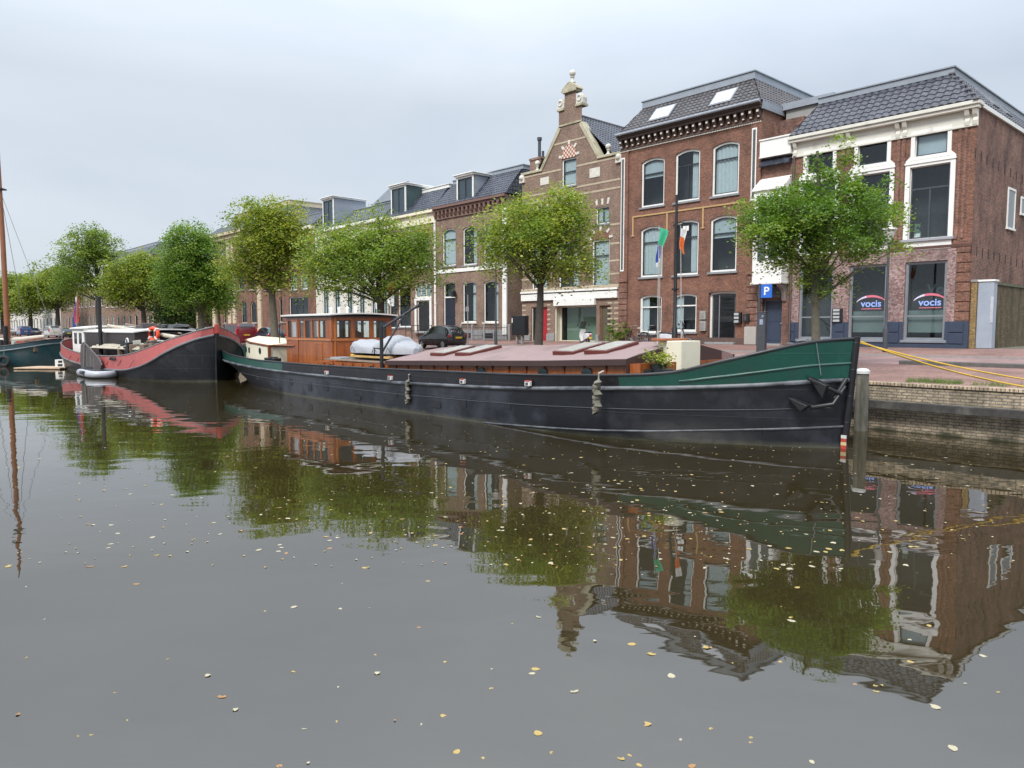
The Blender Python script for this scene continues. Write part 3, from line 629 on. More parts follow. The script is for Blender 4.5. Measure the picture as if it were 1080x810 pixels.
# buff trim between the floors
pts = [B.p(667.5, 255), B.p(667.5, 231), B.p(704, 225.5), B.p(742, 219.5), B.p(783, 213.3)]
b = MB(); th = .045
def bar(b, p, q, y0=-.05, y1=.003, th=.045):
    (a, c), (d, e) = p, q
    if abs(d - a) < .2: b.box(a - th, a + th, y0, y1, min(c, e), max(c, e))
    else: b.prism([(a, c - th), (d, e - th), (d, e + th), (a, c + th)], y0, y1)
zt = B.p(725, 222)[1]; xs = [B.p(668, 230)[0], B.p(704, 225)[0], B.p(742, 219)[0]]
b.box(xs[0] - .05, B.W - .9, -.05, .003, zt, zt + .09)
for x in xs: b.box(x - .05, x + .05, -.051, .003, zt - 1.05, zt + .001); b.box(x - .12, x + .12, -.06, .003, zt - 1.12, zt - 1.05)
B.mk(b, 'stone_trim', pm('ochre_stone', (.42, .28, .13), .8, .12), bevel=.008)
b = MB(); b.box(0, B.W, -.03, .003, .0, .35); B.mk(b, 'plinth', pm('dark_base', (.11, .07, .06), .85, .2))
# corbelled cornice
b = MB(); Wd = B.W
b.box(-.02, Wd + .02, -.12, .003, H3 - .9, H3 - .82)
nc = 22; CORN = pm('dark_brick_cornice', (.075, .05, .042), .8, .25, 5)
b.box(-.04, Wd + .04, -.34, .003, H3 - .3, H3 - .16); b.box(-.08, Wd + .06, -.42, .003, H3 - .16, H3 - .02); cn = B.mk(b, 'cornice', CORN)
for i in range(nc):
    x = .15 + (Wd - .3) * i / (nc - 1); b = MB(); b.prism([(-.1, H3 - .8), (-.2, H3 - .66), (-.3, H3 - .5), (-.3, H3 - .3), (-.003, H3 - .3), (-.003, H3 - .8)], x - .09, x + .09, 'x')
    b.k = 1; b.box(x - .06, x + .06, -.318, -.29, H3 - .5, H3 - .40); b.box(x - .05, x + .05, -.215, -.15, H3 - .74, H3 - .67); B.mk(b, 'bracket', [CORN, WSTONE], cn)
b = MB()
for i in range(92): x = .05 + (Wd - .1) * i / 91; b.box(x - .025, x + .025, -.14, -.1, H3 - 1.0, H3 - .94)
B.mk(b, 'dentil_course', WSTONE, cn)
b = MB(); b.tube([(-.1, -.5, H3), (Wd + .08, -.5, H3)], .085, 10); B.mk(b, 'gutter', ZINC, cn, smooth=60)
rf = B.mansard(H3 + .02, 1.75, 1.6, .8, 1.35, T_BRN, ov=.35, depth=12, eh=.36)
for (q0, q1) in ((690, 712), (753.5, 777)):
    xa = B.p(q0, 118, 36.6)[0]; xb = B.p(q1, 104, 36.6)[0]; sl_ = math.atan2(1.75, 1.6)
    b = MB(); b.X = Matrix.Translation(((xa + xb) / 2, -.35 + .8, H3 + .02 + .875)) @ Matrix.Rotation(sl_, 4, 'X'); hw = (xb - xa) / 2
    b.box(-hw, hw, -.62, .62, 0, .09); f = B.mk(b, 'skylight', GREYM, rf); b.v = []; b.f = []; b.m = []; b.box(-hw + .08, hw - .08, -.52, .52, .09, .105); B.mk(b, 'skylight_pane', pm('skylight_pane', (.42, .44, .46), .12, .05), rf)
b = MB(); b.box(Wd + .01, Wd + .1, -.2, 12, H3 - .35, H3 + .1); B.mk(b, 'side_fascia', ZINC, rf)
letterboxes(B, 739.5, 328, 745.5, 337, 1, -.16, pm('meter_grey', (.30, .29, .27), .6), pm('meter_grey2', (.24, .23, .22), .6))
letterboxes(B, 739.5, 338.5, 745.5, 349, 1, -.16, pm('meter_grey', (.30, .29, .27)), pm('meter_grey2', (.24, .23, .22)))
letterboxes(B, 775.5, 329.5, 783, 341, 3, -.2)
letterboxes(B, 786.5, 331.5, 792, 339.5, 1, -.26, BLACK, DARKG)
# ---- step-gabled house
B = Bld('gabled_house', 'brown brick gabled house with buff stone bands, white finials and shop window', 29.7, 38.6)
b4 = B; X = lambda px, py: B.p(px, py)
zS = X(557, 184)[1]; zR = X(642, 168)[1]
gL = X(569.5, 182)[0] ; gR = X(633.5, 169)[0]; zg0 = (X(569.5, 182)[1] + X(633.5, 169)[1]) / 2
tL, tR = X(589.3, 135)[0], X(613.7, 131)[0]; zt0 = (X(589.5, 135)[1] + X(613.5, 131)[1]) / 2; ztop = X(602, 114)[1]; uL, uR = X(595.5, 100)[0], X(607.5, 98)[0]; zup = X(601.5, 97)[1]
zsh = zg0 + .1; Hf = zup
Lf = [(0, 0), (zsh, 0), (zsh, gL), (zt0, tL), (ztop, tL), (ztop, uL), (Hf, uL)]; Rf = [(0, B.W), (zsh, B.W), (zsh, gR), (zt0, tR), (ztop, tR), (ztop, uR), (Hf, uR)]
gw = B.r(592.5, 166.5, 608, 196); B.win(gw, 0, .09, WHITE, DARKF, (('h', .52),), SILLG, 'F')
w1 = [B.r(561, 258, 577, 305), B.r(589.5, 255, 611, 304), B.r(624.5, 252.5, 643, 303.5)]
for q, c in zip(w1, ('F', 'R', 'F')): B.win(q, 0, .1, WHITE, DARKF, (('h', .68),), WHITE, c)
w2 = [B.r(565, 224, 579, 240), B.r(597, 221, 612, 238), B.r(628.5, 218, 642.5, 236)]
for q in w2: B.win(q, 0, .07, WHITE, DARKF, (('v', .5),), SILLG, 'W')
sx0, sx1, sz0, sz1 = B.r(586, 322, 629, 361)
f = B.win((sx0, sx1, sz0, sz1), 0, .06, WHITE, CREAM, (), None, None, .45, .05, name='shop_window', inter=True)
b = MB(); b.box(sx0 + .2, sx1 - .15, .95, .97, sz0, sz1 - .1); B.mk(b, 'display_screen', pm('green_film', (.22, .30, .22), .8, .1, 1), f)
b = MB(); b.box(sx0 - .0, sx0 + .03, .0, .45, sz0, sz1); b.box(sx0 + .031, sx0 + .1, -.03, .0, sz0, sz1); B.mk(b, 'reveal_panel', CREAM, f)
B.door(B.r(567.5, 323.5, 577.5, 360), pm('red_door', (.35, .02, .03), .4, .1), CREAM, 1.0, .12, 0, .03)
B.door(B.r(632.5, 322, 644, 360), pm('brown_glazed_door', (.10, .085, .06), .3, .1), pm('brown_wood_frame', (.20, .10, .05), .5), 1.0, .12, 0, .07)
B.win(B.r(560.5, 323.5, 567, 360), 0, .05, CREAM, DARKF, (), None, None, inter=False)
B.wall(Hf, R_PNK, Lf, Rf, depth=2.2, sideH=zsh - .02)
b = MB(); b.box(0.003, B.W - .003, 2.205, 11, -.3, zsh - .4); B.mk(b, 'rear_walls', R_BRN)
# stone bands
def band(z, dz, spans, y):
    b = MB()
    for a, c in spans:
        if c - a > .05: b.box(a, c, -y, .003, z - dz, z + dz)
    B.mk(b, 'stone_band', STONE, bevel=.006)
for py in (149, 177, 199, 207, 243, 262, 279, 292):
    z = X(600, py)[1]
    hs = sorted([(h[0] - .03, h[1] + .03) for h in B.holes if h[2] - .02 < z < h[3] + .12])
    l, r_ = (lin(Lf, z, 1), lin(Rf, z, 1)); e = .2 if z > zsh else 0; xs = [l + e] + [v for h in hs for v in h] + [r_ - e]
    for sp in zip(xs[::2], xs[1::2]): band(z, .06, [sp], .018)
for k in range(8):
    for sp in ((.05, .42), (2.55, 2.85), (B.W - .95, B.W - .55), (B.W - .42, B.W - .02)): band(.8 + k * .33, .055, [sp], .02)
# brick arches with white voussoirs over windows
def voussoirs(q, rise, mat_arch):
    x0, x1, z0, z1 = q; c, hw = (x0 + x1) / 2, (x1 - x0) / 2; n = 9
    b = MB(); b.prism([(c + hw * math.cos(math.pi * i / 14), z1 + .02 + rise * math.sin(math.pi * i / 14)) for i in range(15)], -.015, .003); B.mk(b, 'arch_infill', mat_arch)
    b = MB()
    for a in (90, 45, 135, 8, 172):
        q_ = R(a); b.X = Matrix.Translation((c + (hw + .08) * math.cos(q_), -.03, z1 + .03 + (rise + .08) * math.sin(q_))) @ Matrix.Rotation(-(q_ - math.pi / 2), 4, 'Y'); b.box(-.085, .085, -.01, .034, -.10, .18)
    B.mk(b, 'voussoirs', WSTONE, bevel=.008)
m, t, bs, lk = newmat('checker_tiles'); ck = nd(t, 'ShaderNodeTexChecker'); ck.inputs['Scale'].default_value = 7; lk(wallco(t), ck.inputs[0]); ck.inputs[1].default_value = (.33, .09, .05, 1); ck.inputs[2].default_value = (.6, .55, .47, 1); lk(ck.outputs[0], bs.inputs['Base Color'])
voussoirs(gw, .85, m)
for q in w1: voussoirs(q, .55, R_RED)
for q in w2:
    b = MB()
    for k in (-1, 0, 1):
        cxm = (q[0] + q[1]) / 2 + k * .42; b.prism([(cxm - .07 + k * .02, q[3] + .12), (cxm + .07 + k * .02, q[3] + .12), (cxm + .1 + k * .1, q[3] + .5), (cxm - .1 + k * .1, q[3] + .5)], -.03, .003)
    B.mk(b, 'lintel_stones', WSTONE, bevel=.008)
# gable copings and finials
LICH = pm('lichen_stone', (.40, .37, .27), .85, .2, 3, .3, dirt=(.2, .19, .1), damt=(.5, .7))
for (xa, za, xb, zb_) in ((gL, zsh, tL, zt0), (gR, zsh, tR, zt0)):
    sgn = 1 if xa < xb else -1
    b = MB(); b.prism([(xa - sgn * .05, za), (xb - sgn * .02, zb_ + .1), (xb + sgn * .24, zb_ - .02), (xa + sgn * .22, za)], -.07, .5); B.mk(b, 'gable_coping', LICH, bevel=.02)
c = (uL + uR) / 2
for x0_, x1_, z_ in ((tL - .1, uL - .002, ztop), (uR + .002, tR + .1, ztop), (-.05, gL + .25, zsh), (gR - .25, B.W + .05, zsh)):
    b = MB(); b.box(x0_, x1_, -.1, .5, z_ - .02, z_ + .14); B.mk(b, 'shoulder_stone', LICH, bevel=.02)
b = MB(); b.box(tL + .0, tR - .0, -.06, .0, zt0 + .1, zt0 + .22); B.mk(b, 'neck_band', LICH, bevel=.015)
b = MB(); b.prism([(uL - .1, zup - .02), (uR + .1, zup - .02), (uR + .1, zup + .1), (uR + .22, zup + .1), (uR + .1, zup + .3), (c + .1, zup + .62), (c - .1, zup + .62), (uL - .1, zup + .3), (uL - .22, zup + .1), (uL - .1, zup + .1)], -.14, .5); B.mk(b, 'pediment', LICH, bevel=.02)
def finial(x, z, s_=1):
    b = MB(); b.lathe([(.2 * s_, 0), (.2 * s_, .08 * s_), (.1 * s_, .14 * s_), (.08 * s_, .3 * s_), (.15 * s_, .36 * s_), (.05 * s_, .44 * s_)], (x, .2, z), 12); b.ball((x, .2, z + .6 * s_), .2 * s_, 12); B.mk(b, 'finial', WSTONE, smooth=50)
finial(c, zup + .6, 1.05); finial(gL - .45, zsh + .12, .9); finial(gR + .45, zsh + .12, .9)
for x, z in ((uL - .33, ztop + .13), (uR + .33, ztop + .13)):
    b = MB(); b.prism([(x - .28, z), (x + .28, z), (x + .28, z + .35), (x + .14, z + .62), (x - .14, z + .62), (x - .28, z + .35)], -.05, .4); b.X = Matrix.Translation((x, -.06, z + .34)) ; b.torus((0, 0, 0), .17, .06, 'y', 14, 6); B.mk(b, 'scroll', WSTONE, bevel=.04)
for x, z in ((.08, zsh - .55), (B.W - .12, zsh - .55)):
    b = MB(); b.prism([(x - .25, z), (x + .25, z), (x + .2, z + .5), (x - .2, z + .5)], -.14, .1); b.ball((x, -.1, z + .35), .2, 10); B.mk(b, 'side_ornament', WSTONE, bevel=.03)
for q in ((570, 187, 579, 195), (622, 177, 633, 187)):
    x0, x1, z0, z1 = B.r(*q); B.box('plaque', WSTONE, x0, x1, -.03, .003, z0, z1, .015)
# shop fascia
zz0, zz1 = X(600, 316)[1], X(600, 309)[1]
b = MB(); b.box(.05, B.W - .1, -.16, .003, zz0, zz1); b.box(.0, B.W - .05, -.2, .003, zz1 + .08, zz1 + .2); fa = B.mk(b, 'shop_fascia', WHITE, bevel=.015)
b = MB(); b.box(sx0 - .0, sx1 + .0, -.24, .003, sz1 - .02, sz1 + .45); B.mk(b, 'blind_box', WHITE, fa, bevel=.02)
b = MB(); b.box(.0, B.W, -.12, .003, zz1 + .2, zz1 + .4); B.mk(b, 'stone_ledge', STONE, fa, bevel=.03)
for (pa, pb_, ph) in ((551.5, 560, 352.5), (577.5, 585.5, 352), (629.5, 632, 353)):
    xa, xb = X(pa, 350)[0], X(pb_, 350)[0]; B.box('stone_block', GSTONE, xa, xb, -.14, .003, 0, X(pa, ph)[1], .02)
# roof behind the gable
zr = X(614, 124)[1]; b = MB(); xm = (tL + tR) / 2; zrd = ztop - .35
b.quad((xm, .3, zrd), (xm, 11, zrd), (B.W - .1, 11, zsh - .6), (B.W - .1, .3, zsh - .6)); b.quad((xm, .3, zrd), (xm, 11, zrd), (.1, 11, zsh - .6), (.1, .3, zsh - .6))
b.quad((.1, 11, zsh - .6), (B.W - .1, 11, zsh - .6), (xm, 11, zrd)); pantiles(b, (B.W - .1, .3, zsh - .6), (B.W - .1, 11, zsh - .6), (xm, 11, zrd), (xm, .3, zrd), .27, .3); rf = B.mk(b, 'roof', T_GLZ); b = MB(); b.tube([(xm, .3, zrd + .02), (xm, 11, zrd + .02)], .12, 8); B.mk(b, 'ridge_tiles', pm('ridge', (.07, .065, .07), .6, .3), rf, smooth=50)
b = MB(); xa = .0; b.box(-.15, .95, .9, 1.7, zsh - 1, zsh + 1.15); b.box(-.2, 1.0, .85, 1.75, zsh + 1.15, zsh + 1.3); ch = B.mk(b, 'chimney', R_BRN); b = MB(); b.tube([(.4, 1.3, zsh + 1.3), (.4, 1.3, zsh + 2.7)], .11, 10); b.tube([(.4, 1.3, zsh + 2.55), (.4, 1.3, zsh + 2.75)], .17, 10); b.tube([(.75, 1.3, zsh + 1.3), (.75, 1.3, zsh + 1.75)], .1, 8); B.mk(b, 'flue', DARKG, ch, smooth=50)
# ---- brown house with corbelled eaves
B = Bld('brown_house', 'brown brick house with corbelled eaves, single arched dormer and black tiled roof', 40.15, 48.9)
b5 = B; H5 = B.p(495, 213)[1]
for q, c in (((466.5, 241, 480.5, 280.5), 'F'), ((488, 238.5, 503, 279.5), 'R'), ((510, 235.5, 526, 278.5), 'L')): B.win(B.r(*q), .16, .1, WHITE, DARKF, (('h', .72),), SILLG, c)
for q in ((488, 297, 502, 340), (510, 296, 525.5, 340)): B.win(B.r(*q), .12, .09, WHITE, DARKF, (('h', .72),), WSTONE, 'R')
B.door(B.r(467, 297.5, 480, 354), pm('navy_door', (.015, .02, .035), .35), WHITE, .72, .14, .1, .08)
x1_ = B.W
B.wall(H5, R_PNK, depth=10)
z = B.p(480, 285.5)[1]; b = MB(); b.box(.25, B.W - .5, -.07, .003, z - .14, z + .14); B.mk(b, 'string_course', WHITE, bevel=.012)
b = MB(); b.box(-.1, B.W + .02, -.34, .003, H5 - .12, H5 + .06)
b.box(-.02, B.W, -.2, .003, H5 - .3, H5 - .12); b.box(-.02, B.W, -.1, .003, H5 - .95, H5 - .88)
for i in range(17): x = .2 + (B.W - .5) * i / 16; b.prism([(-.08, H5 - .78), (-.22, H5 - .6), (-.24, H5 - .3), (-.003, H5 - .3), (-.003, H5 - .78)], x - .1, x + .1, 'x')
B.mk(b, 'cornice', pm('brown_cornice', (.17, .10, .085), .75, .2, 4))
B.box('white_pilaster', WHITE, B.W - .42, B.W + .02, -.12, .003, 0.4, H5 - .95, .015)
B.gutterpipe(.12, H5 - .9, WHITE, .1)
b = MB(); b.box(0, B.W, -.06, .003, 0, .75); B.mk(b, 'stone_plinth', GSTONE, bevel=.01)
for x in (3.4, 6.0): B.box('cellar_window', pm('cellar_dark', (.015, .016, .018), .2), x, x + 1.2, -.075, -.05, .12, .5)
rf = B.mansard(H5 + .08, 2.0, 1.9, .5, .2, T_GLZ, ov=.2, depth=10, eh=.25)
xa, za = B.p(487.5, 213, 36.5); xb, zb_ = B.p(505, 184, 36.5); B.dormer(xa, xb, H5 + .1, zb_ + .15, -.05, 3.6, ZINC)
b = MB(); b.tube([(2.8, -.12, 3.75), (2.8, -.3, 3.8)], .03, 6); b.box(2.66, 2.94, -.45, -.17, 3.3, 3.72); B.mk(b, 'wall_lamp', BLACK)
# recessed link between the gabled and the brown house
B = Bld('recessed_link', 'dark recessed brick link between the brown house and the gabled house', 38.6, 40.15, 37.6)
B.door((.3, 1.25, .05, 2.9), pm('white_gate', (.5, .5, .48), .5), WHITE, .8)
B.wall(B.p(545, 213)[1], R_BRN, depth=7); b = MB(); b.box(-.05, B.W + .05, -.2, 7, B.p(545, 213)[1], B.p(545, 208)[1]); B.mk(b, 'roof_edge', WHITE)
# ---- house with white cornice
B = Bld('cornice_house', 'brown brick house with broad white cornice and white dormer under dark tiles', 48.9, 55.9)
b6 = B; H6 = B.p(435, 226)[1]
for q in ((437, 243, 452, 282), (415, 247, 428, 283)): B.win(B.r(*q), 0, .12, WHITE, DARKF, (('h', .3), ('h', .72)), SILLG, None)
B.win(B.r(420, 302, 433, 345), 0, .1, WHITE, DARKF, (('h', .72),), SILLG, None); B.win(B.r(410.5, 303, 418, 346), 0, .08, WHITE, DARKF, (('h', .72),), SILLG, None)
q = B.r(437, 298, 455, 350); B.win((q[0], q[1], q[2] + (q[3] - q[2]) * .68, q[3]), 0, .12, WHITE, CREAM, (('v', .33), ('v', .67)), None, 'W')
B.door((q[0] + .3, q[1] - .3, q[2], q[2] + (q[3] - q[2]) * .64), pm('black_panel_door', (.02, .022, .025), .4), WHITE, 1.0)
b = MB(); b.box(q[0], q[0] + .29, -.02, .1, q[2], q[2] + (q[3] - q[2]) * .67); b.box(q[1] - .29, q[1], -.02, .1, q[2], q[2] + (q[3] - q[2]) * .67); b.box(q[0], q[1], -.03, .1, q[2] + (q[3] - q[2]) * .64 + .002, q[2] + (q[3] - q[2]) * .68); B.mk(b, 'door_surround', WHITE)
B.wall(H6, R_BRN)
b = MB(); b.box(-.05, B.W + .05, -.1, .003, H6 - 1.0, H6 - .2); b.box(-.1, B.W + .1, -.35, .1, H6 - .2, H6 + .02); B.mk(b, 'cornice', CREAM, bevel=.02)
B.mansard(H6 + .03, 2.0, 2.0, .4, .3, T_GLZ, eh=.25, edge=WHITE)
xa = B.p(417.5, 220, 36.4)[0]; xb = B.p(433, 220, 36.4)[0]; B.dormer(xa, xb, H6 + .05, B.p(425, 195, 36.4)[1], -.1, 3.4, pm('green_cheek', (.05, .085, .085), .6))
rnd = random.Random(3); b = MB(); q0 = B.r(437, 243, 452, 282); q1 = B.r(415, 247, 428, 283)
for q in (q0, q1):
    for k in range(60): x, z = rnd.uniform(q[0], q[1]), q[3] - abs(rnd.gauss(0, .28)); a = rnd.uniform(0, 6); b.quad((x, .02 - rnd.random() * .1, z), (x + .12, .0, z + .04), (x + .1, -.05, z + .13), (x - .02, -.03, z + .1))
B.mk(b, 'red_flowers', pm('red_petals', (.38, .03, .03), .6, .3))
# ---- white house with grey mansard
B = Bld('white_plaster_house', 'white plastered house with grey slate roof and wide white dormer behind the trees', 55.9, 69.2)
b7 = B; H7 = B.p(372, 236)[1]
for px in (340, 352, 365, 378, 391, 402):
    B.win(B.r(px, 302, px + 6.5, 340), 0, .1, WHITE, DARKF, (('h', .7), ('v', .5)), SILLG, 'F'); B.win(B.r(px, 255, px + 6.5, 284), 0, .1, WHITE, DARKF, (('h', .7), ('v', .5)), SILLG, None)
B.wall(H7, pm('white_plaster', (.62, .60, .54), .85, .08, 1, dirt=(.4, .38, .33), damt=(.55, .8)))
b = MB(); b.box(-.05, B.W + .05, -.3, .1, H7 - .25, H7 + .02); B.mk(b, 'cornice', WHITE, bevel=.02)
B.mansard(H7 + .03, 1.7, 2.6, 1.2, 1.8, SLATE, eh=.1)
xa = B.p(345, 220, 36.4)[0]; xb = B.p(356.5, 220, 36.4)[0]; B.dormer(xa, xb, H7 + .05, B.p(350, 208.5, 36.4)[1], -.1, 3.6, ZINC)
xm = B.p(397, 230)[0]; b = MB(); b.box(xm - .3, xm + .5, 3, 4, H7 + 1, H7 + 2.5); ch = B.mk(b, 'chimney', R_BRN); b = MB(); b.tube([(xm, 3.4, H7 + 2.5), (xm, 3.4, H7 + 3.7)], .14, 8); b.tube([(xm + .4, 3.4, H7 + 2.5), (xm + .4, 3.4, H7 + 3.3)], .12, 8); B.mk(b, 'chimney_pot', DARKG, ch, smooth=50)
xm = B.p(384, 230)[0]; b = MB(); b.box(xm - 2.2, xm + 2.6, 2.6, 7, H7 + .5, H7 + 2.1); b.prism([(xm - 2.4, H7 + 2.1), (xm + 2.8, H7 + 2.1), (xm + .8, H7 + 3.3)], 2.4, 7.2); B.mk(b, 'roof_extension', ZINC)
# ---- long civic building with pilasters
B = Bld('pilastered_hall', 'large brick hall with tall buff pilasters, arched windows and slate mansard roof', 77.0, 97.0, cat='building')
b8 = B; H8 = B.p(240, 246)[1]
for px in (254, 264): B.win(B.r(px, 317, px + 6.2, 341), .5, .12, STONE, DARKF, (('h', .6), ('v', .5)), SILLG, None)
for px in (232, 238): B.win(B.r(px - 3, 318, px, 341), .4, .1, STONE, DARKF, (('h', .6),), SILLG, None)
for px, w_ in ((232, 6), (251, 6.5), (262, 6.5), (278, 7), (290, 7)): B.win(B.r(px, 252, px + w_, 268), .5, .12, STONE, DARKF, (('h', .5), ('v', .5)), SILLG, None); B.win(B.r(px, 283, px + w_, 306), .4, .12, STONE, DARKF, (('h', .6), ('v', .5)), SILLG, None)
B.win(B.r(294, 312, 302, 340), .3, .1, STONE, DARKF, (('h', .6),), SILLG)
B.wall(H8, R_RED2, depth=12)
for px in (224, 241, 246, 272.5):
    xa = max(.05, B.p(px, 300)[0]); b = MB(); b.box(xa, xa + .9, -.2, .003, 0, H8 - .8); b.box(xa - .1, xa + 1.0, -.28, .003, 0, .8); b.box(xa - .08, xa + .98, -.26, .003, H8 - 1.1, H8 - .8); B.mk(b, 'pilaster', pm('buff_pilaster', (.52, .44, .32), .8, .1, 2), bevel=.02)
b = MB(); b.box(-.1, B.W + .1, -.4, .003, H8 - .8, H8 - .35); b.box(-.3, B.W + .3, -.7, .1, H8 - .35, H8); B.mk(b, 'cornice', pm('buff_pilaster', (.52, .44, .32)), bevel=.03)
rf = B.mansard(H8 + .02, 2.25, 3.0, 2.6, 2.6, SLATE, depth=12, ov=.6, eh=.5, edge=pm('buff_pilaster', (.52, .44, .32)))
for px in (231, 258): xa = B.p(px, 235)[0]; b = MB(); b.X = Matrix.Translation((xa + .8, .9, H8 + 1.2)) @ Matrix.Rotation(math.atan2(2.25, 3), 4, 'X'); b.box(-.8, .8, -.6, .6, 0, .1); B.mk(b, 'skylight', pm('skylight_pane', (.42, .44, .46)), rf)
B = Bld('low_brick_house', 'lower brick house with white window frames between the hall and the plastered house', 69.25, 76.95)
H9 = B.p(318, 240)[1]
B.win(B.r(305, 313, 325, 340), 0, .1, WHITE, DARKF, (('h', .6), ('v', .33), ('v', .67)), SILLG); B.win(B.r(306, 290, 313, 306), 0, .1, WHITE, DARKF, (('h', .6),), SILLG, 'F'); B.win(B.r(317, 289, 324, 305), 0, .1, WHITE, DARKF, (('h', .6),), SILLG, 'F'); B.win(B.r(311, 258, 319, 274), 0, .1, WHITE, DARKF, (('h', .6),), SILLG)
B.wall(H9, R_RED2); b = MB(); b.box(-.05, B.W + .05, -.35, .1, H9 - .4, H9); B.mk(b, 'cornice', CREAM, bevel=.03); B.mansard(H9 + .02, 1.5, 2.2, .4, .4, SLATE, eh=.1)
# ---- rows of further houses towards the left
def row_house(label, T0, T1, H, m, cols, floors, frame, pil=None, roofm=SLATE, gab=0, name='terraced_house'):
    B = Bld(name, label, T0, T1, group='houses far along the quay'); wv = B.W / cols
    for i in range(cols):
        for k in range(floors):
            fh = (H - .8) / floors; z = .7 + k * fh; B.win((wv * (i + .25), wv * (i + .75), z, z + fh * .62), .2 if pil else 0, .14, frame, DARKF, (('h', .65),), SILLG, random.Random(i * 7 + k).choice([None, 'F', None]), inter=False)
    B.box('dark_rooms', INTER, .1, B.W - .1, .7, .72, .1, H - .3)
    B.wall(H, m)
    if pil:
        for i in range(cols + 1): x = min(max(.3, wv * i), B.W - .3); B.box('pilaster', pil, x - .28, x + .28, -.15, .003, 0, H - .6, .02)
    b = MB(); b.box(-.05, B.W + .05, -.35, .1, H - .5, H); B.mk(b, 'cornice', frame, bevel=.03)
    if gab: b = MB(); b.prism([(-.3, H + .01), (4.5, H + gab), (9, H + .01)], 0, B.W, 'x'); B.mk(b, 'roof', roofm)
    else: B.mansard(H + .02, 1.6, 1.6, .5, .5, roofm)
    return B
BP = pm('buff_pilaster', (.52, .44, .32))
row_house('pinkish brick house with closely set buff pilasters behind the dark conifer', 102.5, 122, 10.2, R_PNK, 7, 3, STONE, BP)
row_house('flat brown brick house with buff trim left of the pilastered terrace', 122, 150, 12.2, R_BRN, 8, 3, CREAM, None, SLATE)
row_house('brick terrace with tall white window frames seen under the tree crowns', 150, 186, 9.2, R_PNK, 12, 2, WHITE, None, T_GLZ, 2.6)
row_house('pale plastered terrace at the far end of the quay', 186, 250, 8.6, pm('pale_plaster', (.55, .54, .50), .85, .1), 16, 2, WHITE, None, T_GLZ, 2.6)
row_house('long low brick terrace, the farthest at the left edge', 250, 400, 9, R_BRN, 20, 2, WHITE, None, T_GLZ, 3)
# ---- alley: garden wall, grey duct
q = thing('garden_wall', 'mossy brown brick garden wall running back along the alley', 'wall', W(36.6, 10.28), ROT)
b = MB(); b.X = Matrix.Translation((.15, 0, GZ(36))); b.box(.02, .34, 0, 26, -.2, 2.75); b.build('wall', R_GAR, q); b = MB(); b.X = Matrix.Translation((.15, 0, GZ(36))); b.box(-.03, .39, -.04, 26, 2.75, 2.86); b.build('coping', pm('moss_coping', (.09, .10, .06), .9, .3, 3), q)
q = thing('grey_duct', 'tall pale grey metal duct standing at the alley corner', 'duct', W(36.15, 10.3, GZ(36)), ROT)
x = 0; b = MB(); b.box(.12, .72, 0, .5, 0, 2.85); b.build('casing', pm('duct_grey', (.30, .34, .40), .5, .1, 2), q, bevel=.03); b = MB(); b.box(.08, .76, -.04, .54, 2.85, 2.93); b.build('cap', WHITE, q); b = MB(); b.box(.62, .73, -.02, .0, 1.1, 2.2); b.build('notice', pm('paler_grey', (.42, .45, .5), .5), q)
q = thing('gate_post', 'narrow ochre brick gate post between the corner building and grey duct', 'post', W(36.1, 10.3, GZ(36)), ROT); b = MB(); b.box(-.12, .11, 0, .4, 0, 2.85); b.build('shaft', brick('ochre_brick', (.34, .23, .09), (.22, .15, .07), (.15, .12, .08)), q); b = MB(); b.box(-.15, .115, -.03, .43, 2.85, 2.95); b.build('cap', GSTONE, q)
# ------------------------------------------------------------------ trees
def leafmat(name, g0, g1, y):
    m, t, b, lk = newmat(name); o = [n for n in t.nodes if n.type == 'OUTPUT_MATERIAL'][0]
    at = nd(t, 'ShaderNodeAttribute', attribute_name='tint'); c = ramp(t, at.outputs['Fac'], [(0, g0), (.5, g1), (1, y)])
    lk(c, b.inputs['Base Color']); b.inputs['Roughness'].default_value = .5; b.inputs['Specular IOR Level'].default_value = .35
    tr = nd(t, 'ShaderNodeBsdfTranslucent'); lk(mixc(t, 1, c, (1.3, 1.35, .6), 'MULTIPLY'), tr.inputs[0])
    ms = nd(t, 'ShaderNodeMixShader'); ms.inputs[0].default_value = .42; lk(b.outputs[0], ms.inputs[1]); lk(tr.outputs[0], ms.inputs[2]); lk(ms.outputs[0], o.inputs[0])
    return m
LEAF_G = leafmat('leaf_green', (.055, .115, .02), (.13, .23, .04), (.32, .40, .08))
LEAF_M = leafmat('leaf_mixed', (.065, .12, .022), (.165, .255, .045), (.42, .43, .09))
LEAF_Y = leafmat('leaf_yellowing', (.085, .14, .025), (.205, .27, .045), (.46, .43, .075))
LEAF_D = leafmat('leaf_dark', (.03, .065, .018), (.06, .12, .03), (.13, .2, .045))
BARK = pm('bark', (.12, .105, .08), .9, .3, 6, .6, dirt=(.09, .11, .06), damt=(.5, .7)); BARKD = pm('bark_dark', (.06, .05, .042), .9, .3, 6, .6)
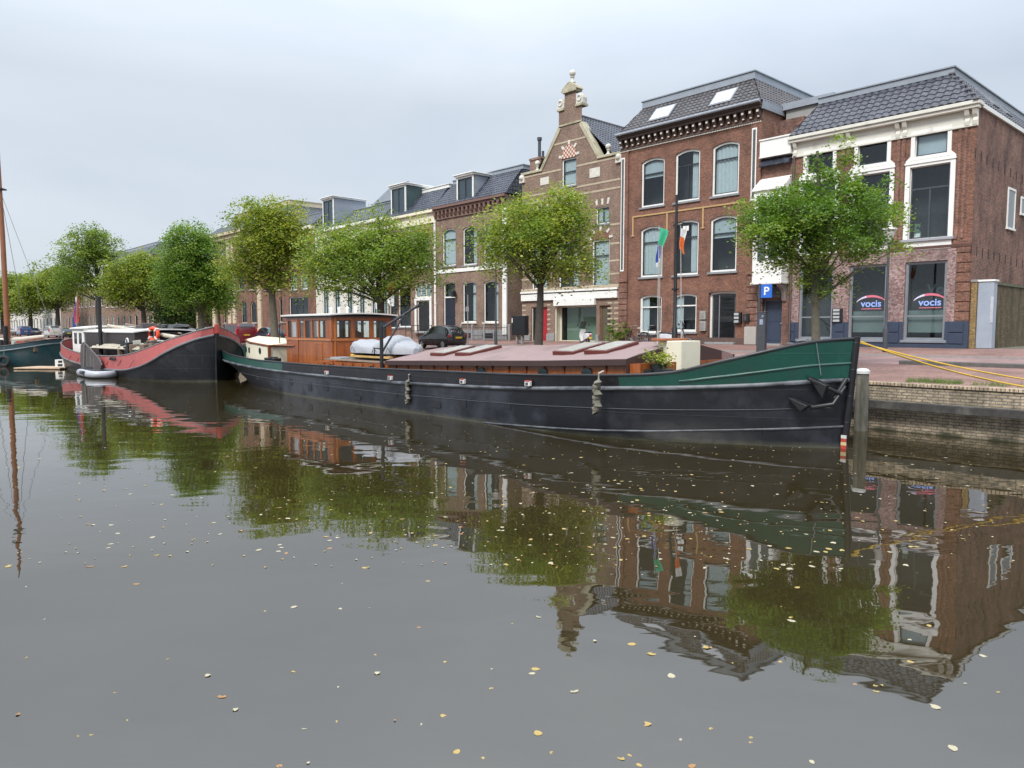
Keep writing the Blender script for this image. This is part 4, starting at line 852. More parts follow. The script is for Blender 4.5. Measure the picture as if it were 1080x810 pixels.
def leaves(name, ctr, per, spread, size, seed, mat, parent, tb=.5):
    g = np.random.default_rng(seed); n = len(ctr); N = n * per
    c = np.repeat(ctr, per, 0); ct = np.repeat(g.random(n), per)
    off = g.normal(0, 1, (N, 3)) * np.array([spread, spread, spread * .42]); off[:, 2] -= .25 * (off[:, 0] ** 2 + off[:, 1] ** 2) / max(spread, .1)
    p = c + off
    a = g.random(N) * 2 * np.pi; d = np.stack([np.cos(a), np.sin(a), -.15 - .6 * g.random(N)], 1); d /= np.linalg.norm(d, axis=1)[:, None]
    nr = np.stack([g.normal(0, .5, N), g.normal(0, .5, N), np.ones(N)], 1); s = np.cross(d, nr); s /= np.linalg.norm(s, axis=1)[:, None]
    l = size * (.65 + .7 * g.random(N))[:, None]; w_ = l * .42
    v = np.stack([p - d * l * .5, p + s * w_ - d * l * .08, p + d * l * .5, p - s * w_ - d * l * .08], 1).reshape(-1, 3)
    me = bpy.data.meshes.new(name); me.vertices.add(N * 4); me.vertices.foreach_set('co', v.ravel().astype('f')); me.loops.add(N * 4); me.loops.foreach_set('vertex_index', np.arange(N * 4, dtype='i'))
    me.polygons.add(N); me.polygons.foreach_set('loop_start', np.arange(0, N * 4, 4, dtype='i'))
    me.update(calc_edges=True)
    at = me.attributes.new('tint', 'FLOAT', 'FACE'); tv = np.clip(tb - .42 + .55 * ct + .32 * g.random(N), 0, 1); at.data.foreach_set('value', tv.astype('f'))
    me.materials.append(mat); o = bpy.data.objects.new(name, me); COL.objects.link(o)
    if parent: o.parent = parent
    return o
def clusters(lobes, n, g, fill=.45):
    vol = np.array([r[0] * r[1] * r[2] for _, r in lobes]); pick = g.choice(len(lobes), n, p=vol / vol.sum()); out_ = []
    for k in pick:
        c, r = lobes[k]; d = g.normal(0, 1, 3); d /= np.linalg.norm(d); out_.append(np.array(c) + d * np.array(r) * (g.random() ** fill if g.random() > .1 else 1.05 + .22 * g.random()))
    return np.array(out_)
def tree(label, pos, trunk_h, rad, lobes, ncl, per, leaf, seed, mat, lean=(0, 0), spread=.4, bark=None, group='trees along the quay', nb=26, tb=.5, name='street_tree', fill=.45):
    lobes = [((q[0], q[1], q[2] + .32), r) for q, r in lobes]; trunk_h += .32
    g = np.random.default_rng(seed); rt = thing(name, label, 'tree', pos, 0, group)
    ctr = clusters(lobes, ncl, g, fill); top = max(c[2] + r[2] * .3 for c, r in lobes)
    pts = []; K = 7
    for i in range(K + 1):
        q = i / K; pts.append((lean[0] * q + g.normal(0, .04) * (q > .1), lean[1] * q + g.normal(0, .04) * (q > .1), top * q - .1))
    rs = [rad * (1.35 if i == 0 else 1.05 - .75 * (i / K)) for i in range(K + 1)]
    b = MB(); b.tube(pts, rs, 10); b.build('trunk', bark or BARK, rt, smooth=70)
    b = MB()
    for k in g.choice(len(ctr), min(nb, len(ctr)), replace=False):
        e = Vector(ctr[k]); h = max(trunk_h * .92, min(e.z - .5, top * .9) * (.55 + .3 * g.random())); q = (h + .1) / (top); s = Vector((lean[0] * q, lean[1] * q, h))
        m1 = s.lerp(e, .45) + Vector((g.normal(0, .12), g.normal(0, .12), .12)); r0 = rad * .34 * (1.1 - q * .5); b.tube([s, m1, e], [r0, r0 * .55, r0 * .16], 5)
    b.build('branches', bark or BARK, rt, smooth=70)
    leaves('crown', ctr, per, spread, leaf, seed + 1, mat, rt, tb)
    return rt
def at(px, n): # street point that shows in this column of the photo
    x, y, z = ray(px, 350); k = n / (CA * x + SA * y); return Vector((x * k, y * k, GZ(n)))
def hz(px, py, n): return FN(px, py, n)[1] - GZ(n)
tree('young green lime tree in full leaf before the right corner building', at(861, 24), 2.3, .15,
     [((-.1, 0, 4.5), (2.2, 2.1, 1.3)), ((.65, 0, 5.9), (1.3, 1.3, 1.15)), ((-1.65, .2, 4.6), (1.1, 1.3, .9)), ((-1.0, .2, 5.5), (1.0, 1.1, .6)), ((1.5, 0, 4.7), (1.05, 1.2, 1.0)), ((2.2, .2, 5.2), (.55, .6, .3)), ((.0, 0, 2.95), (.8, .7, .6)), ((-1.2, 0, 3.6), (.7, .7, .4)), ((.85, 0, 6.9), (.4, .4, .6)), ((-.1, 0, 6.5), (.5, .5, .4))], 270, 130, .088, 5, LEAF_G, (-.1, 0), .25, tb=.47, fill=.42)
tree('yellowing tree with forked dark trunk before the gabled house', at(567, 24), 3.3, .22,
     [((.1, 0, 5.4), (2.5, 2.4, 1.7)), ((1.3, 0, 6.6), (1.4, 1.5, 1.35)), ((-1.2, 0, 6.2), (1.5, 1.5, 1.2)), ((-1.9, 0, 4.9), (1.1, 1.2, 1.15)), ((1.9, 0, 4.5), (1.05, 1.2, .9)), ((.8, 0, 3.9), (1.3, 1.1, .7))], 380, 74, .112, 15, LEAF_M, (.3, 0), .38, BARKD, tb=.62)
tree('broad yellow-green tree rising behind the wheelhouse roof', at(404, 24), 3.0, .27,
     [((-.6, 0, 5.3), (4.0, 3.2, 2.0)), ((-2.2, 0, 6.3), (2.3, 2.2, 1.6)), ((1.2, 0, 6.2), (2.2, 2.2, 1.6)), ((2.7, 0, 4.6), (1.4, 1.5, 1.1)), ((-3.4, 0, 4.6), (1.6, 1.7, 1.3)), ((-.2, 0, 7.6), (.9, 1, 1.0))], 500, 70, .135, 25, LEAF_M, (-.2, 0), .46, BARKD, tb=.52)
tree('tall yellow-green tree before the pilastered hall, right of the red van', at(290, 24), 4.0, .30,
     [((-.2, 0, 7.8), (2.7, 2.6, 2.6)), ((.6, 0, 9.3), (2.0, 2, 1.5)), ((-1.3, 0, 9.9), (1.2, 1.4, 1.2)), ((1.8, 0, 7.2), (1.7, 1.7, 1.8)), ((-2.4, 0, 5.7), (1.6, 1.8, 1.4)), ((.5, 0, 5.0), (1.8, 1.5, 1.0))], 440, 70, .158, 35, LEAF_Y, (-.2, 0), .46, tb=.55)
tree('dense dark green oval tree above the bow of the red boat', at(213, 24), 3.0, .3,
     [((-.5, 0, 6.3), (3.0, 2.8, 3.3)), ((-.7, 0, 9.0), (2.0, 2, 1.7)), ((1.1, 0, 5.4), (1.9, 1.8, 2.1)), ((-2.0, 0, 5.4), (1.6, 1.8, 2.0))], 480, 80, .16, 45, LEAF_G, (0, 0), .48, tb=.5)
tree('small thin-stemmed green tree close beside the buff pilasters', at(231, 28), 3.0, .16,
     [((0, 0, 5.4), (1.6, 1.6, 2.4)), ((.4, 0, 3.9), (1.2, 1.2, 1.0))], 130, 40, .22, 48, LEAF_G, (0, 0), .45, tb=.5)
tree('yellow-topped tree standing behind the orange lifebuoy', at(153, 24), 3.2, .3,
     [((-.3, 0, 6.6), (3.2, 3, 2.6)), ((-2.4, 0, 5.6), (2.0, 2, 1.8)), ((1.9, 0, 6.8), (2.0, 2, 2.0)), ((0, 0, 8.2), (2.2, 2, 1.3))], 400, 64, .19, 55, LEAF_Y, (-.3, 0), .52, BARKD, tb=.45)
p = at(104, 24.6)
t_ = tree('tallest spreading tree, dark trunked, behind the white-roofed cabin', p, 4.2, .27,
     [((-.5, 0, 8.6), (3.2, 3, 2.4)), ((-.2, 0, 10.4), (2.2, 2, 1.7)), ((1.1, 0, 9.4), (1.4, 1.5, 1.8)), ((-2.3, 0, 6.6), (2.2, 2.4, 1.9)), ((-3.6, 0, 5.4), (1.6, 1.7, 1.2)), ((1.6, 0, 6.4), (1.5, 1.6, 1.2)), ((.3, 0, 5.2), (2.0, 1.6, .9))], 400, 60, .165, 65, LEAF_M, (.1, 0), .42, BARKD, tb=.46); t_.scale = (1.2, 1.2, 1.2)
# the far row
tree('yellowish tree over the teal sailing boat, right of its brown mast', at(62, 26), 3.4, .34, [((-.5, 0, 6.8), (4.0, 3.6, 2.9)), ((1.6, 0, 8.2), (2.6, 2.4, 2.0)), ((-2.8, 0, 6.0), (2.6, 2.6, 2.0))], 360, 60, .23, 75, LEAF_Y, (0, 0), .6, BARKD, tb=.42).scale = (1.18, 1.18, 1.14)
tree('green tree at the left edge behind the brown mast', at(33, 27), 3.4, .36, [((-.5, 0, 6.8), (4.4, 4, 3.2)), ((-3, 0, 7.4), (3, 3, 2.4)), ((2, 0, 6.2), (3, 3, 2.0))], 340, 60, .26, 85, LEAF_Y, (0, 0), .65, BARKD, tb=.34).scale = (1.2, 1.2, 1.16)
tree('farthest rounded tree cut by the left edge of the photo', at(3, 27), 3.4, .4, [((-1, 0, 7.2), (5.4, 5, 3.6)), ((2.6, 0, 6.8), (3, 3, 2.6))], 320, 34, .4, 95, LEAF_M, (0, 0), .75, BARKD, tb=.5).scale = (1.15, 1.15, 1.15)
tree('very dark evergreen between the hall and the pinkish terrace', at(193, 35), 1.2, .4, [((0, 0, 4.6), (4.2, 2.2, 3.6)), ((2.6, 0, 3.6), (3.0, 2, 2.6)), ((-2, 0, 6.6), (2.2, 1.8, 2.2))], 360, 40, .3, 105, LEAF_D, (0, 0), .6, BARKD, tb=.2, name='evergreen_tree')
tree('second dark evergreen farther back beside the yellow-topped tree', at(183, 36.5), 1.2, .4, [((0, 0, 5), (4.0, 2.2, 4.2))], 200, 40, .34, 115, LEAF_D, (0, 0), .65, BARKD, tb=.2, name='evergreen_tree')
# shrub by the shop, plants
def shrub(label, pos, r, n, seed, mat, leaf, pot=None):
    rt = thing('shrub', label, 'plant', pos, 0); g = np.random.default_rng(seed); h0 = r[2]
    if pot:
        b = MB(); b.lathe([(.13, 0), (.18, .3), (.2, .32), (.17, .32)], (0, 0, 0), 14); b.build('pot', pot, rt, smooth=40); h0 = .32 + r[2] * .7
    b = MB()
    for k in range(9): a = g.random() * 6.28; b.tube([(0, 0, .05 if not pot else .25), (r[0] * .5 * math.cos(a), r[1] * .5 * math.sin(a), h0 + r[2] * .5 * g.random())], [.012, .004], 5)
    b.build('stems', BARK, rt)
    leaves('foliage', clusters([((0, 0, h0), r)], n, g, .5), 26, .1, leaf, seed, mat, rt, .55); return rt
shrub('loose green shrub against the wall beside the gabled house shop', at(650, 35.3), (.85, .4, .75), 40, 7, LEAF_G, .1)
# ------------------------------------------------------------------ hulls
def smooth_tab(rows, step=.25):
    a = np.array(rows, float); s = np.arange(a[0, 0], a[-1, 0] + 1e-6, step); s = np.unique(np.concatenate([s, np.linspace(a[0, 0], a[0, 0] + 1.5, 10), np.linspace(a[-1, 0] - 1.5, a[-1, 0], 8)]))
    out_ = [s]
    for j in range(1, a.shape[1]):
        x, y = a[:, 0], a[:, j]; h = np.diff(x); d = np.diff(y) / h; m = np.zeros_like(y); m[1:-1] = np.where(d[:-1] * d[1:] > 0, 2 * d[:-1] * d[1:] / (d[:-1] + d[1:] + 1e-12), 0); m[0], m[-1] = d[0], d[-1]
        k = np.clip(np.searchsorted(x, s, 'right') - 1, 0, len(x) - 2); t_ = (s - x[k]) / h[k]
        out_.append((2 * t_**3 - 3 * t_**2 + 1) * y[k] + (t_**3 - 2 * t_**2 + t_) * h[k] * m[k] + (-2 * t_**3 + 3 * t_**2) * y[k + 1] + (t_**3 - t_**2) * h[k] * m[k + 1])
    return np.stack(out_, 1)
# columns: s, half-beam at water, at rail, at bulwark top, rail height, bulwark top height, lower edge height
def hull(root, rows, mhull, mbul, mrail, mdeck, rake=.1, rail_r=.05, bul_split=None, mbul2=None, cap=BLACK, inner=DARKG, names=('hull', 'bulwark'), belly=1.0):
    tb = smooth_tab(rows)
    def X(s, z): return -s + rake * max(z, 0) * math.exp(-s / 1.2)
    rings = []
    for s, bw, br, bt, zr, zt, zb in tb:
        hp = [(bw * .55, zb - .35), (bw * .93, zb - .12), (bw, max(zb, 0) + .0), (bw + (br - bw) * .45 * belly, zb + (zr - zb) * .45), (bw + (br - bw) * .8, zb + (zr - zb) * .78), (br, zr)]
        rings.append([(X(s, z), -y, z) for y, z in hp] + [(X(s, z), y, z) for y, z in hp[::-1]])
    b = MB(); b.loft(rings, True, True); b.build(names[0], mhull, root, smooth=50)
    b = MB()
    for sg in (-1, 1):
        b.tube([(X(s, zr), sg * (br + .015), zr) for s, bw, br, bt, zr, zt, zb in tb], rail_r, 6)
    b.build('rub_rail', mrail, root, smooth=60)
    b = MB()
    for sg in (-1, 1):
        R_ = []
        for s, bw, br, bt, zr, zt, zb in tb:
            R_.append([(X(s, zr), sg * br, zr - .01), (X(s, zt), sg * bt, zt), (X(s, zt), sg * max(.0, bt - .05), zt), (X(s, zr), sg * max(.0, br - .05), zr - .01)])
        for i in range(len(R_) - 1):
            s = tb[i, 0]; b.k = 1 if bul_split and bul_split[0] < s < bul_split[1] else 0
            A, C_ = R_[i], R_[i + 1]
            for j in range(3): b.quad(A[j], A[j + 1], C_[j + 1], C_[j])
    b.build(names[1], [mbul, mbul2 or mbul], root, smooth=50)
    b = MB()
    for sg in (-1, 1): b.tube([(X(s, zt), sg * max(0, bt - .02), zt + .01) for s, bw, br, bt, zr, zt, zb in tb], .035, 6)
    b.build('cap_rail', cap, root, smooth=60)
    b = MB(); b.loft([[(X(s, zr), -max(.01, br - .04), zr - .06), (X(s, zr), max(.01, br - .04), zr - .06)] for s, bw, br, bt, zr, zt, zb in tb], False, False); b.build('deck', mdeck, root)
    f = lambda col: (lambda s: float(np.interp(s, tb[:, 0], tb[:, col])))
    return f(2), f(3), f(4), f(5), X, f(1)
HULLB = pm('barge_black', (.009, .0105, .015), .42, .25, 2.2, .05, dirt=(.036, .040, .052), dscale=.55, damt=(.47, .62), streak=False)
GREENP = pm('bow_green', (.006, .062, .045), .35, .12, 1.5, dirt=(.02, .045, .04), damt=(.55, .8), coat=.3)
BLACKB = pm('bulwark_black', (.008, .008, .011), .4, .2, 3, dirt=(.03, .03, .034), damt=(.6, .8))
RAILG = pm('worn_rail', (.05, .055, .065), .5, .25, 2, dirt=(.14, .15, .165), damt=(.45, .6))
ORANGE = pm('varnished_wood', (.31, .09, .022), .34, .2, 1.5, coat=.25, dirt=(.14, .036, .011), damt=(.46, .72), dscale=2.2, streak=True)
WOODG = pm('grey_plank', (.20, .15, .11), .8, .25, 4)
WOODY = pm('yellow_wood', (.50, .33, .12), .6, .2, 4)
TARPM = pm('mauve_tarpaulin', (.255, .175, .168), .62, .09, .8, .35, dirt=(.16, .11, .10), damt=(.5, .72), dscale=.8)
TARPD = pm('tarpaulin_valance', (.05, .026, .024), .65, .1, 2)
DECKG = pm('deck_grey', (.28, .29, .30), .7, .15, 3)
ROPE = pm('rope_dirty', (.16, .15, .12), .9, .35, 18, .5)
YROPE = pm('yellow_rope', (.52, .33, .04), .6, .12, 20)
plated(HULLB, amt=(.66, .86)); plated(GREENP, 2.0, .9, (.03, .035, .03), (.62, .85)); plated(BLACKB, 2.3, .5)
bg_ = thing('cargo_barge', 'long black-hulled barge with green bow, mauve hatch cover and varnished wheelhouse', 'barge', W(14.05, 6.12), ROT)
rows = [(0, .03, .04, .06, 1.30, 2.07, 0), (.35, .3, .42, .52, 1.28, 2.03, 0), (.65, .52, .7, .82, 1.25, 1.96, 0), (1.1, .82, 1.06, 1.2, 1.20, 1.81, 0), (1.9, 1.32, 1.58, 1.7, 1.14, 1.57, 0), (2.4, 1.62, 1.86, 1.94, 1.11, 1.42, 0), (3.05, 2.0, 2.2, 2.26, 1.08, 1.34, 0), (4.3, 2.42, 2.54, 2.6, 1.02, 1.28, 0), (6.2, 2.6, 2.68, 2.7, .91, 1.21, 0), (8.5, 2.68, 2.72, 2.72, .84, 1.17, 0),
        (12, 2.7, 2.72, 2.72, .77, 1.11, 0), (16.5, 2.7, 2.72, 2.72, .76, 1.07, 0), (20, 2.5, 2.68, 2.68, .79, 1.08, 0), (22, 2.15, 2.55, 2.55, .84, 1.13, 0), (24, 1.45, 2.28, 2.3, .88, 1.20, .02), (25.6, .8, 1.9, 1.95, .91, 1.28, .16), (27, .45, 1.42, 1.5, .94, 1.36, .4), (28, .3, .9, 1.0, .96, 1.41, .6), (28.6, .05, .1, .12, .97, 1.43, .75)]
br_, bt_, zr_, zt_, HX, bw_ = hull(bg_, rows, HULLB, GREENP, RAILG, DECKG, .09, .045, (3.45, 18.2), BLACKB)
# stem post, painted lines, strake
b = MB(); b.tube([(.02, 0, -.6), (.04, 0, 0), (.12, 0, 1.0), (.2, 0, 2.0), (.215, 0, 2.12)], [.075, .075, .075, .075, .07], 8); b.build('stem', BLACKB, bg_, smooth=60)
b = MB()
for sg in (-1, 1):
    tb_ = np.arange(0, 2.5, .12); pts = []
    for s in tb_:
        q = .42; z = zr_(s) + (zt_(s) - zr_(s)) * q; y = br_(s) + (bt_(s) - br_(s)) * q; pts.append((HX(s, z), sg * (y + .012), z))
    b.tube(pts, .02, 6)
b.build('bow_line', pm('green_grey_line', (.05, .11, .095), .4), bg_, smooth=60)
b = MB()
for sg in (-1, 1):
    pts = []
    for s in np.arange(0, 7.6, .2):
        zz = .42 * math.exp(-s / 5.5) - .10 * s / 7.4; q = max(0, zz) / zr_(s); y = bw_(s) + (br_(s) - bw_(s)) * min(1, q); pts.append((HX(s, zz), sg * (y + .012), zz))
    b.tube(pts, .022, 6)
b.build('strake', RAILG, bg_, smooth=60)
b = MB(); 
for sg in (-1, 1): b.tube([(HX(s, zr_(s) * .62), sg * (bw_(s) + (br_(s) - bw_(s)) * .66 + .004), zr_(s) * .6) for s in np.arange(.2, 24, .4)], .009, 5)
b.build('hull_seam', pm('seam', (.06, .065, .075), .5), bg_, smooth=60)
# worn patches on the near side
rnd = random.Random(12); FB_ = pm('fresh_black', (.012, .013, .017), .45, .1)
for s, z, w_, h_ in ((8.2, .42, .3, .16), (9.3, .3, .42, .16), (11.2, .45, .24, .18), (13.2, .2, .36, .12), (15.1, .45, .2, .28), (16.2, .36, .26, .26), (17.6, .46, .3, .26), (19.0, .4, .2, .22), (6.6, .5, .26, .2), (20.6, .5, .35, .26)):
    y = -(bw_(s) + (br_(s) - bw_(s)) * .5 * .9 + .014); b = MB(); j_ = lambda: .03 * (rnd.random() - .5)
    b.quad((-s - w_ / 2 + j_(), y, z - h_ / 2 + j_()), (-s + w_ / 2 + j_(), y, z - h_ / 2 + j_()), (-s + w_ / 2 + j_(), y, z + h_ / 2), (-s - w_ / 2 + j_(), y, z + h_ / 2)); b.build('paint_patch', FB_, bg_)
# draught board under the stem
b = MB(); cols = [pm('mark_white', (.6, .58, .54), .6), pm('mark_red', (.40, .05, .03), .6), pm('mark_yellow', (.55, .42, .22), .6)]
for i, k in enumerate((0, 1, 2, 1, 0, 2)): b.k = k; b.box(.02, .12, -.09, -.075, .26 - .065 * (i + 1), .26 - .065 * i - .002)
b.build('draught_marks', cols, bg_)
# anchor stowed at the bow
b = MB(); b.tube([(.12, -.16, 1.34), (-.02, -.34, .95)], .045, 8); b.tube([(-.62, -.82, .94), (-.3, -.62, .80), (-.02, -.38, .86), (.13, -.22, 1.2)], [.03, .05, .05, .03], 8)
b.prism([(-.05, 1.22), (-.42, 1.38), (-.12, .98)], -.62, -.45); b.prism([(-.68, .98), (-.42, .72), (-.28, .84)], -.86, -.68); b.tube([(-.35, -.72, 1.34), (.1, -.3, 1.05)], .035, 8)
b.build('anchor', pm('anchor_black', (.009, .0095, .011), .45, .2), bg_, smooth=40, bevel=.01)
b = MB(); b.tube([(-.26, -.62, 2.0), (-.2, -.52, 1.4)], .008, 5); b.build('stay_wire', STEEL, bg_)
# coaming, hatch cover
def pz(s): return float(np.interp(s, [2.6, 3.6, 6, 12.7, 17], [1.68, 1.64, 1.53, 1.31, 1.24]))
b = MB(); rings = []
for s in np.linspace(3.3, 17.39, 16): rings.append([(-s, -1.95, .7), (-s, 1.95, .7), (-s, 1.95, pz(s) - .1), (-s, -1.95, pz(s) - .1)])
b.loft(rings); b.build('coaming', ORANGE, bg_)
b = MB()
for s in np.arange(3.6, 17, .62): b.box(-s - .03, -s + .03, -1.985, -1.94, .75, pz(s) - .12)
b.build('coaming_stanchions', pm('dark_varnish', (.17, .045, .015), .4, .2), bg_)
b = MB()
for px in (350.6, 394, 511, 577, 624):
    s = TP(px, 12.08) - 6.0; b.X = Matrix.Translation((-s, -1.972, pz(s) - .29)); b.prism([(.15 * math.cos(6.283 * i / 12), .12 * math.sin(6.283 * i / 12)) for i in range(12)], -.03, .02)
b.build('coaming_portholes', pm('port_dark', (.02, .03, .032), .15), bg_)
def cover(b, s0, s1, hw, lift=0, rid=.36, n=18):
    rings = []
    for s in np.linspace(s0, s1, n):
        z = pz(s) + lift; rg = [(-s, -hw - .01, z - .12), (-s, -hw, z)]
        for q in (.2, .4, .6, .8, 1.0): rg.append((-s, -hw * (1 - q), z + rid * (q ** .92) + .010 * math.sin(s * 5.1 + q * 9)))
        rg += [(-s, -y, zz) for _, y, zz in rg[-2::-1]]
        rings.append(rg)
    b.loft(rings, False, False)
    for s, r_ in ((s0, rings[0]), (s1, rings[-1])): b.quad(*r_)
b = MB(); cover(b, 3.6, 12.7, 2.05); b.build('hatch_cover', TARPM, bg_, smooth=35)
b = MB()
for sg in (-1, 1): b.loft([[(-s, sg * 2.075, pz(s) - .128), (-s, sg * 2.075, pz(s) - .005), (-s, sg * 2.062, pz(s) + .004)] for s in np.linspace(3.57, 12.7, 24)], False, False)
z = pz(3.6); b.quad((-3.57, -2.075, z - .3), (-3.57, 1.5, z - .3), (-3.57, 1.5, z + .1), (-3.57, 0, z + .36), (-3.57, -2.07, z)); b.build('valance', TARPD, bg_)
for px0, px1, sp in ((473, 484, 1), (499, 512, 1), (606, 620, 1), (640, 655, 1)):
    s = TP((px0 + px1) / 2, 13.1) - 6.0; z = pz(s) + .26
    b = MB(); b.X = Matrix.Translation((-s, -.85, z)) @ Matrix.Rotation(R(10), 4, 'X'); b.box(-.34, .34, -.62, .55, -.05, .045); f = b.build('skylight', pm('dark_red_wood', (.11, .025, .018), .4, .15), bg_, bevel=.012)
    b = MB(); b.X = Matrix.Translation((-s, -.85, z)) @ Matrix.Rotation(R(10), 4, 'X'); b.box(-.28, .28, -.56, .49, .045, .055); b.build('pane', pm('milky_pane', (.38, .365, .34), .25, .08), f)
# open hold with planks and trestles aft of the cover
b = MB(); rnd = random.Random(5)
for k in range(9): y = -1.95 + k * .26; s0 = 12.85 + rnd.random() * .3; b.X = Matrix.Translation((0, y, 0)); b.box(-16.9 + rnd.random() * .3, -s0, 0, .23, 1.21 + .01 * k, 1.245 + .01 * k)
b.build('planks', WOODG, bg_, bevel=.006)
b = MB()
for s in (13.2, 15.2):
    b.box(-s - .05, -s + .05, -1.6, .3, 1.34, 1.41); b.tube([(-s, -1.4, 1.4), (-s + .1, -1.0, 1.75)], .03, 6); b.tube([(-s, -.2, 1.4), (-s + .1, -.5, 1.75)], .03, 6)
b.box(-15.4, -13, -1.66, -1.58, 1.335, 1.40); b.build('trestles', WOODY, bg_, bevel=.006)
b = MB(); b.torus((-16.1, -.9, 1.36), .34, .05, 'z', 20, 6); b.torus((-16.0, -.85, 1.43), .3, .05, 'z', 20, 6); b.torus((-16.15, -.95, 1.5), .27, .045, 'z', 20, 6); full(tag(b.build('rope_coil', YROPE, None, smooth=60, loc=W(14.05, 6.0), rz=ROT), 'coil of yellow rope lying on the grey planks by the wheelhouse', 'rope coil'))
b = MB(); b.box(-16.6, -15.9, -1.75, -1.2, 1.24, 1.30); b.X = Matrix.Rotation(R(4), 4, 'Y'); b.build('grey_lid', pm('lid_grey', (.30, .33, .36), .5), bg_)
# crane
cr = MB(); cs = TP(404.5, 12.0) - 6.0; zc_ = FB(404, 346, 12.0)[1]
Tq, Zq = FB(443, 322.5, 13.6); tip = (6.0 - Tq, -.45, Zq)
cr.tube([(-cs, -2.05, .75), (-cs, -2.05, zc_ + .05)], .055, 10); cr.build('crane_post', BLACK, bg_, smooth=60)
cr = MB(); cr.tube([(-cs - .05, -2.07, zc_ - .05), tip], .04, 8); m_ = Vector((-cs, -2.05, zc_)).lerp(Vector(tip), .62); cr.tube([(-cs, -2.05, zc_ - .75), m_], .035, 8); cr.tube([(-cs - .05, -2.05, zc_ - .62), (-cs - .16, -2.2, zc_ - .6), (-cs - .16, -2.2, zc_ - .78)], .025, 6); cr.ball(tip, .06, 8); cr.build('crane_jib', BLACK, bg_, smooth=60)
# wheelhouse
WS0, WS1, WY, WZ0, WZ1 = 17.4, 20.95, 1.25, .72, 2.72
def post_panel(nm, m, boxes, parent=None, bevel=.008):
    b = MB()
    for q in boxes: b.box(*q)
    return b.build(nm, m, parent or bg_, bevel=bevel)
zs0, zs1 = 1.92, 2.55                     # window band
bx = []
x0, x1 = -WS1, -WS0
bx += [(x0, x1, -WY, -WY + .06, WZ0, zs0), (x0, x1, -WY, -WY + .06, zs1, WZ1), (x0, x1, WY - .06, WY, WZ0, zs0), (x0, x1, WY - .06, WY, zs1, WZ1)]
bx += [(x1 - .06, x1 - .0005, -WY + .06, WY - .06, WZ0, zs0), (x1 - .06, x1 - .0005, -WY + .06, WY - .06, zs1, WZ1), (x0 + .0005, x0 + .06, -WY + .06, WY - .06, WZ0, zs0), (x0 + .0005, x0 + .06, -WY + .06, WY - .06, zs1, WZ1)]
wx = [x0 + .0, x0 + .14, x0 + .42, x0 + .52, x0 + .98, x0 + 1.1, x0 + 1.42, x0 + 1.56, x0 + 2.02, x0 + 2.12, x0 + 2.54, x0 + 2.64, x0 + 3.12, x1]
for a, c in zip(wx[::2], wx[1::2]):
    for y in (-WY, WY - .06): bx.append((a, c, y + .002, y + .058, zs0 - .002, zs1 + .002))
wy = [-WY + .06, -1.02, -.48, -.30, .30, .48, 1.02, WY - .06]
for a, c in zip(wy[::2], wy[1::2]):
    for x in (x1 - .058, x0 + .002): bx.append((x, x + .055, a, c, zs0 - .002, zs1 + .002))
wh = post_panel('wheelhouse', ORANGE, bx)
b = MB()
for y in (-WY + .03, WY - .03): b.quad((x0 + .05, y, zs0), (x1 - .05, y, zs0), (x1 - .05, y, zs1), (x0 + .05, y, zs1))
for x in (x1 - .03, x0 + .03): b.quad((x, -WY + .05, zs0), (x, WY - .05, zs0), (x, WY - .05, zs1), (x, -WY + .05, zs1))
b.build('wheelhouse_pane', GLASS, wh)
b = MB(); b.box(x0 + .5, x0 + 1.02, -WY - .025, -WY, WZ0 + .1, zs1 + .05); b.k = 0; dd = b.build('wheelhouse_door', pm('dark_varnish2', (.24, .062, .016), .3, .15, coat=.4), wh, bevel=.008)
b = MB(); b.quad((x0 + .6, -WY - .03, zs0 + .02), (x0 + .92, -WY - .03, zs0 + .02), (x0 + .92, -WY - .03, zs1 - .05), (x0 + .6, -WY - .03, zs1 - .05)); b.build('door_pane', pm('door_pane_grey', (.30, .33, .34), .1, .1), wh)
b = MB(); b.box(x0, x1 + .03, -WY - .03, -WY + .002, zs0 - .09, zs0 - .03); b.box(x1 - .001, x1 + .03, -WY - .03, WY + .03, zs0 - .09, zs0 - .03); b.box(x1 - .75, x1 - .72, -WY - .02, -WY + .01, 1.0, 1.75); b.box(x1 - 1.3, x1 - .75, -WY - .015, -WY + .01, 1.72, 1.75); b.box(x1 - .001, x1 + .02, -WY + .1, -WY + .16, .9, zs1 + .1)
b.build('moulding', pm('pale_varnish', (.42, .15, .04), .3, .15, coat=.4), wh)
b = MB(); rg = []
for y in np.linspace(-WY - .14, WY + .14, 9): rg.append([(x0 - .18, y, WZ1 + .06 * (1 - (y / 1.4) ** 2)), (x1 + .2, y, WZ1 + .06 * (1 - (y / 1.4) ** 2)), (x1 + .2, y, WZ1 + .06 * (1 - (y / 1.4) ** 2) + .05), (x0 - .18, y, WZ1 + .06 * (1 - (y / 1.4) ** 2) + .05)])
b.loft(rg); b.build('wheelhouse_roof', pm('roof_white', (.66, .65, .62), .5, .06, dirt=(.4, .38, .34), damt=(.6, .8)), wh, smooth=30)
b = MB(); b.box(x0 - .1, x1 + .12, -WY - .07, WY + .07, WZ1 - .05, WZ1 + .004); b.build('roof_edge', BLACK, wh)
b = MB(); 
for k in range(4): b.tube([(x0 + .9 + k * .62, .2, WZ1 + .1), (x0 + .9 + k * .62, .2, WZ1 + .3)], .05, 8); b.ball((x0 + .9 + k * .62, .2, WZ1 + .3), .07, 8)
b.build('roof_vents', WHITE, wh, smooth=60)
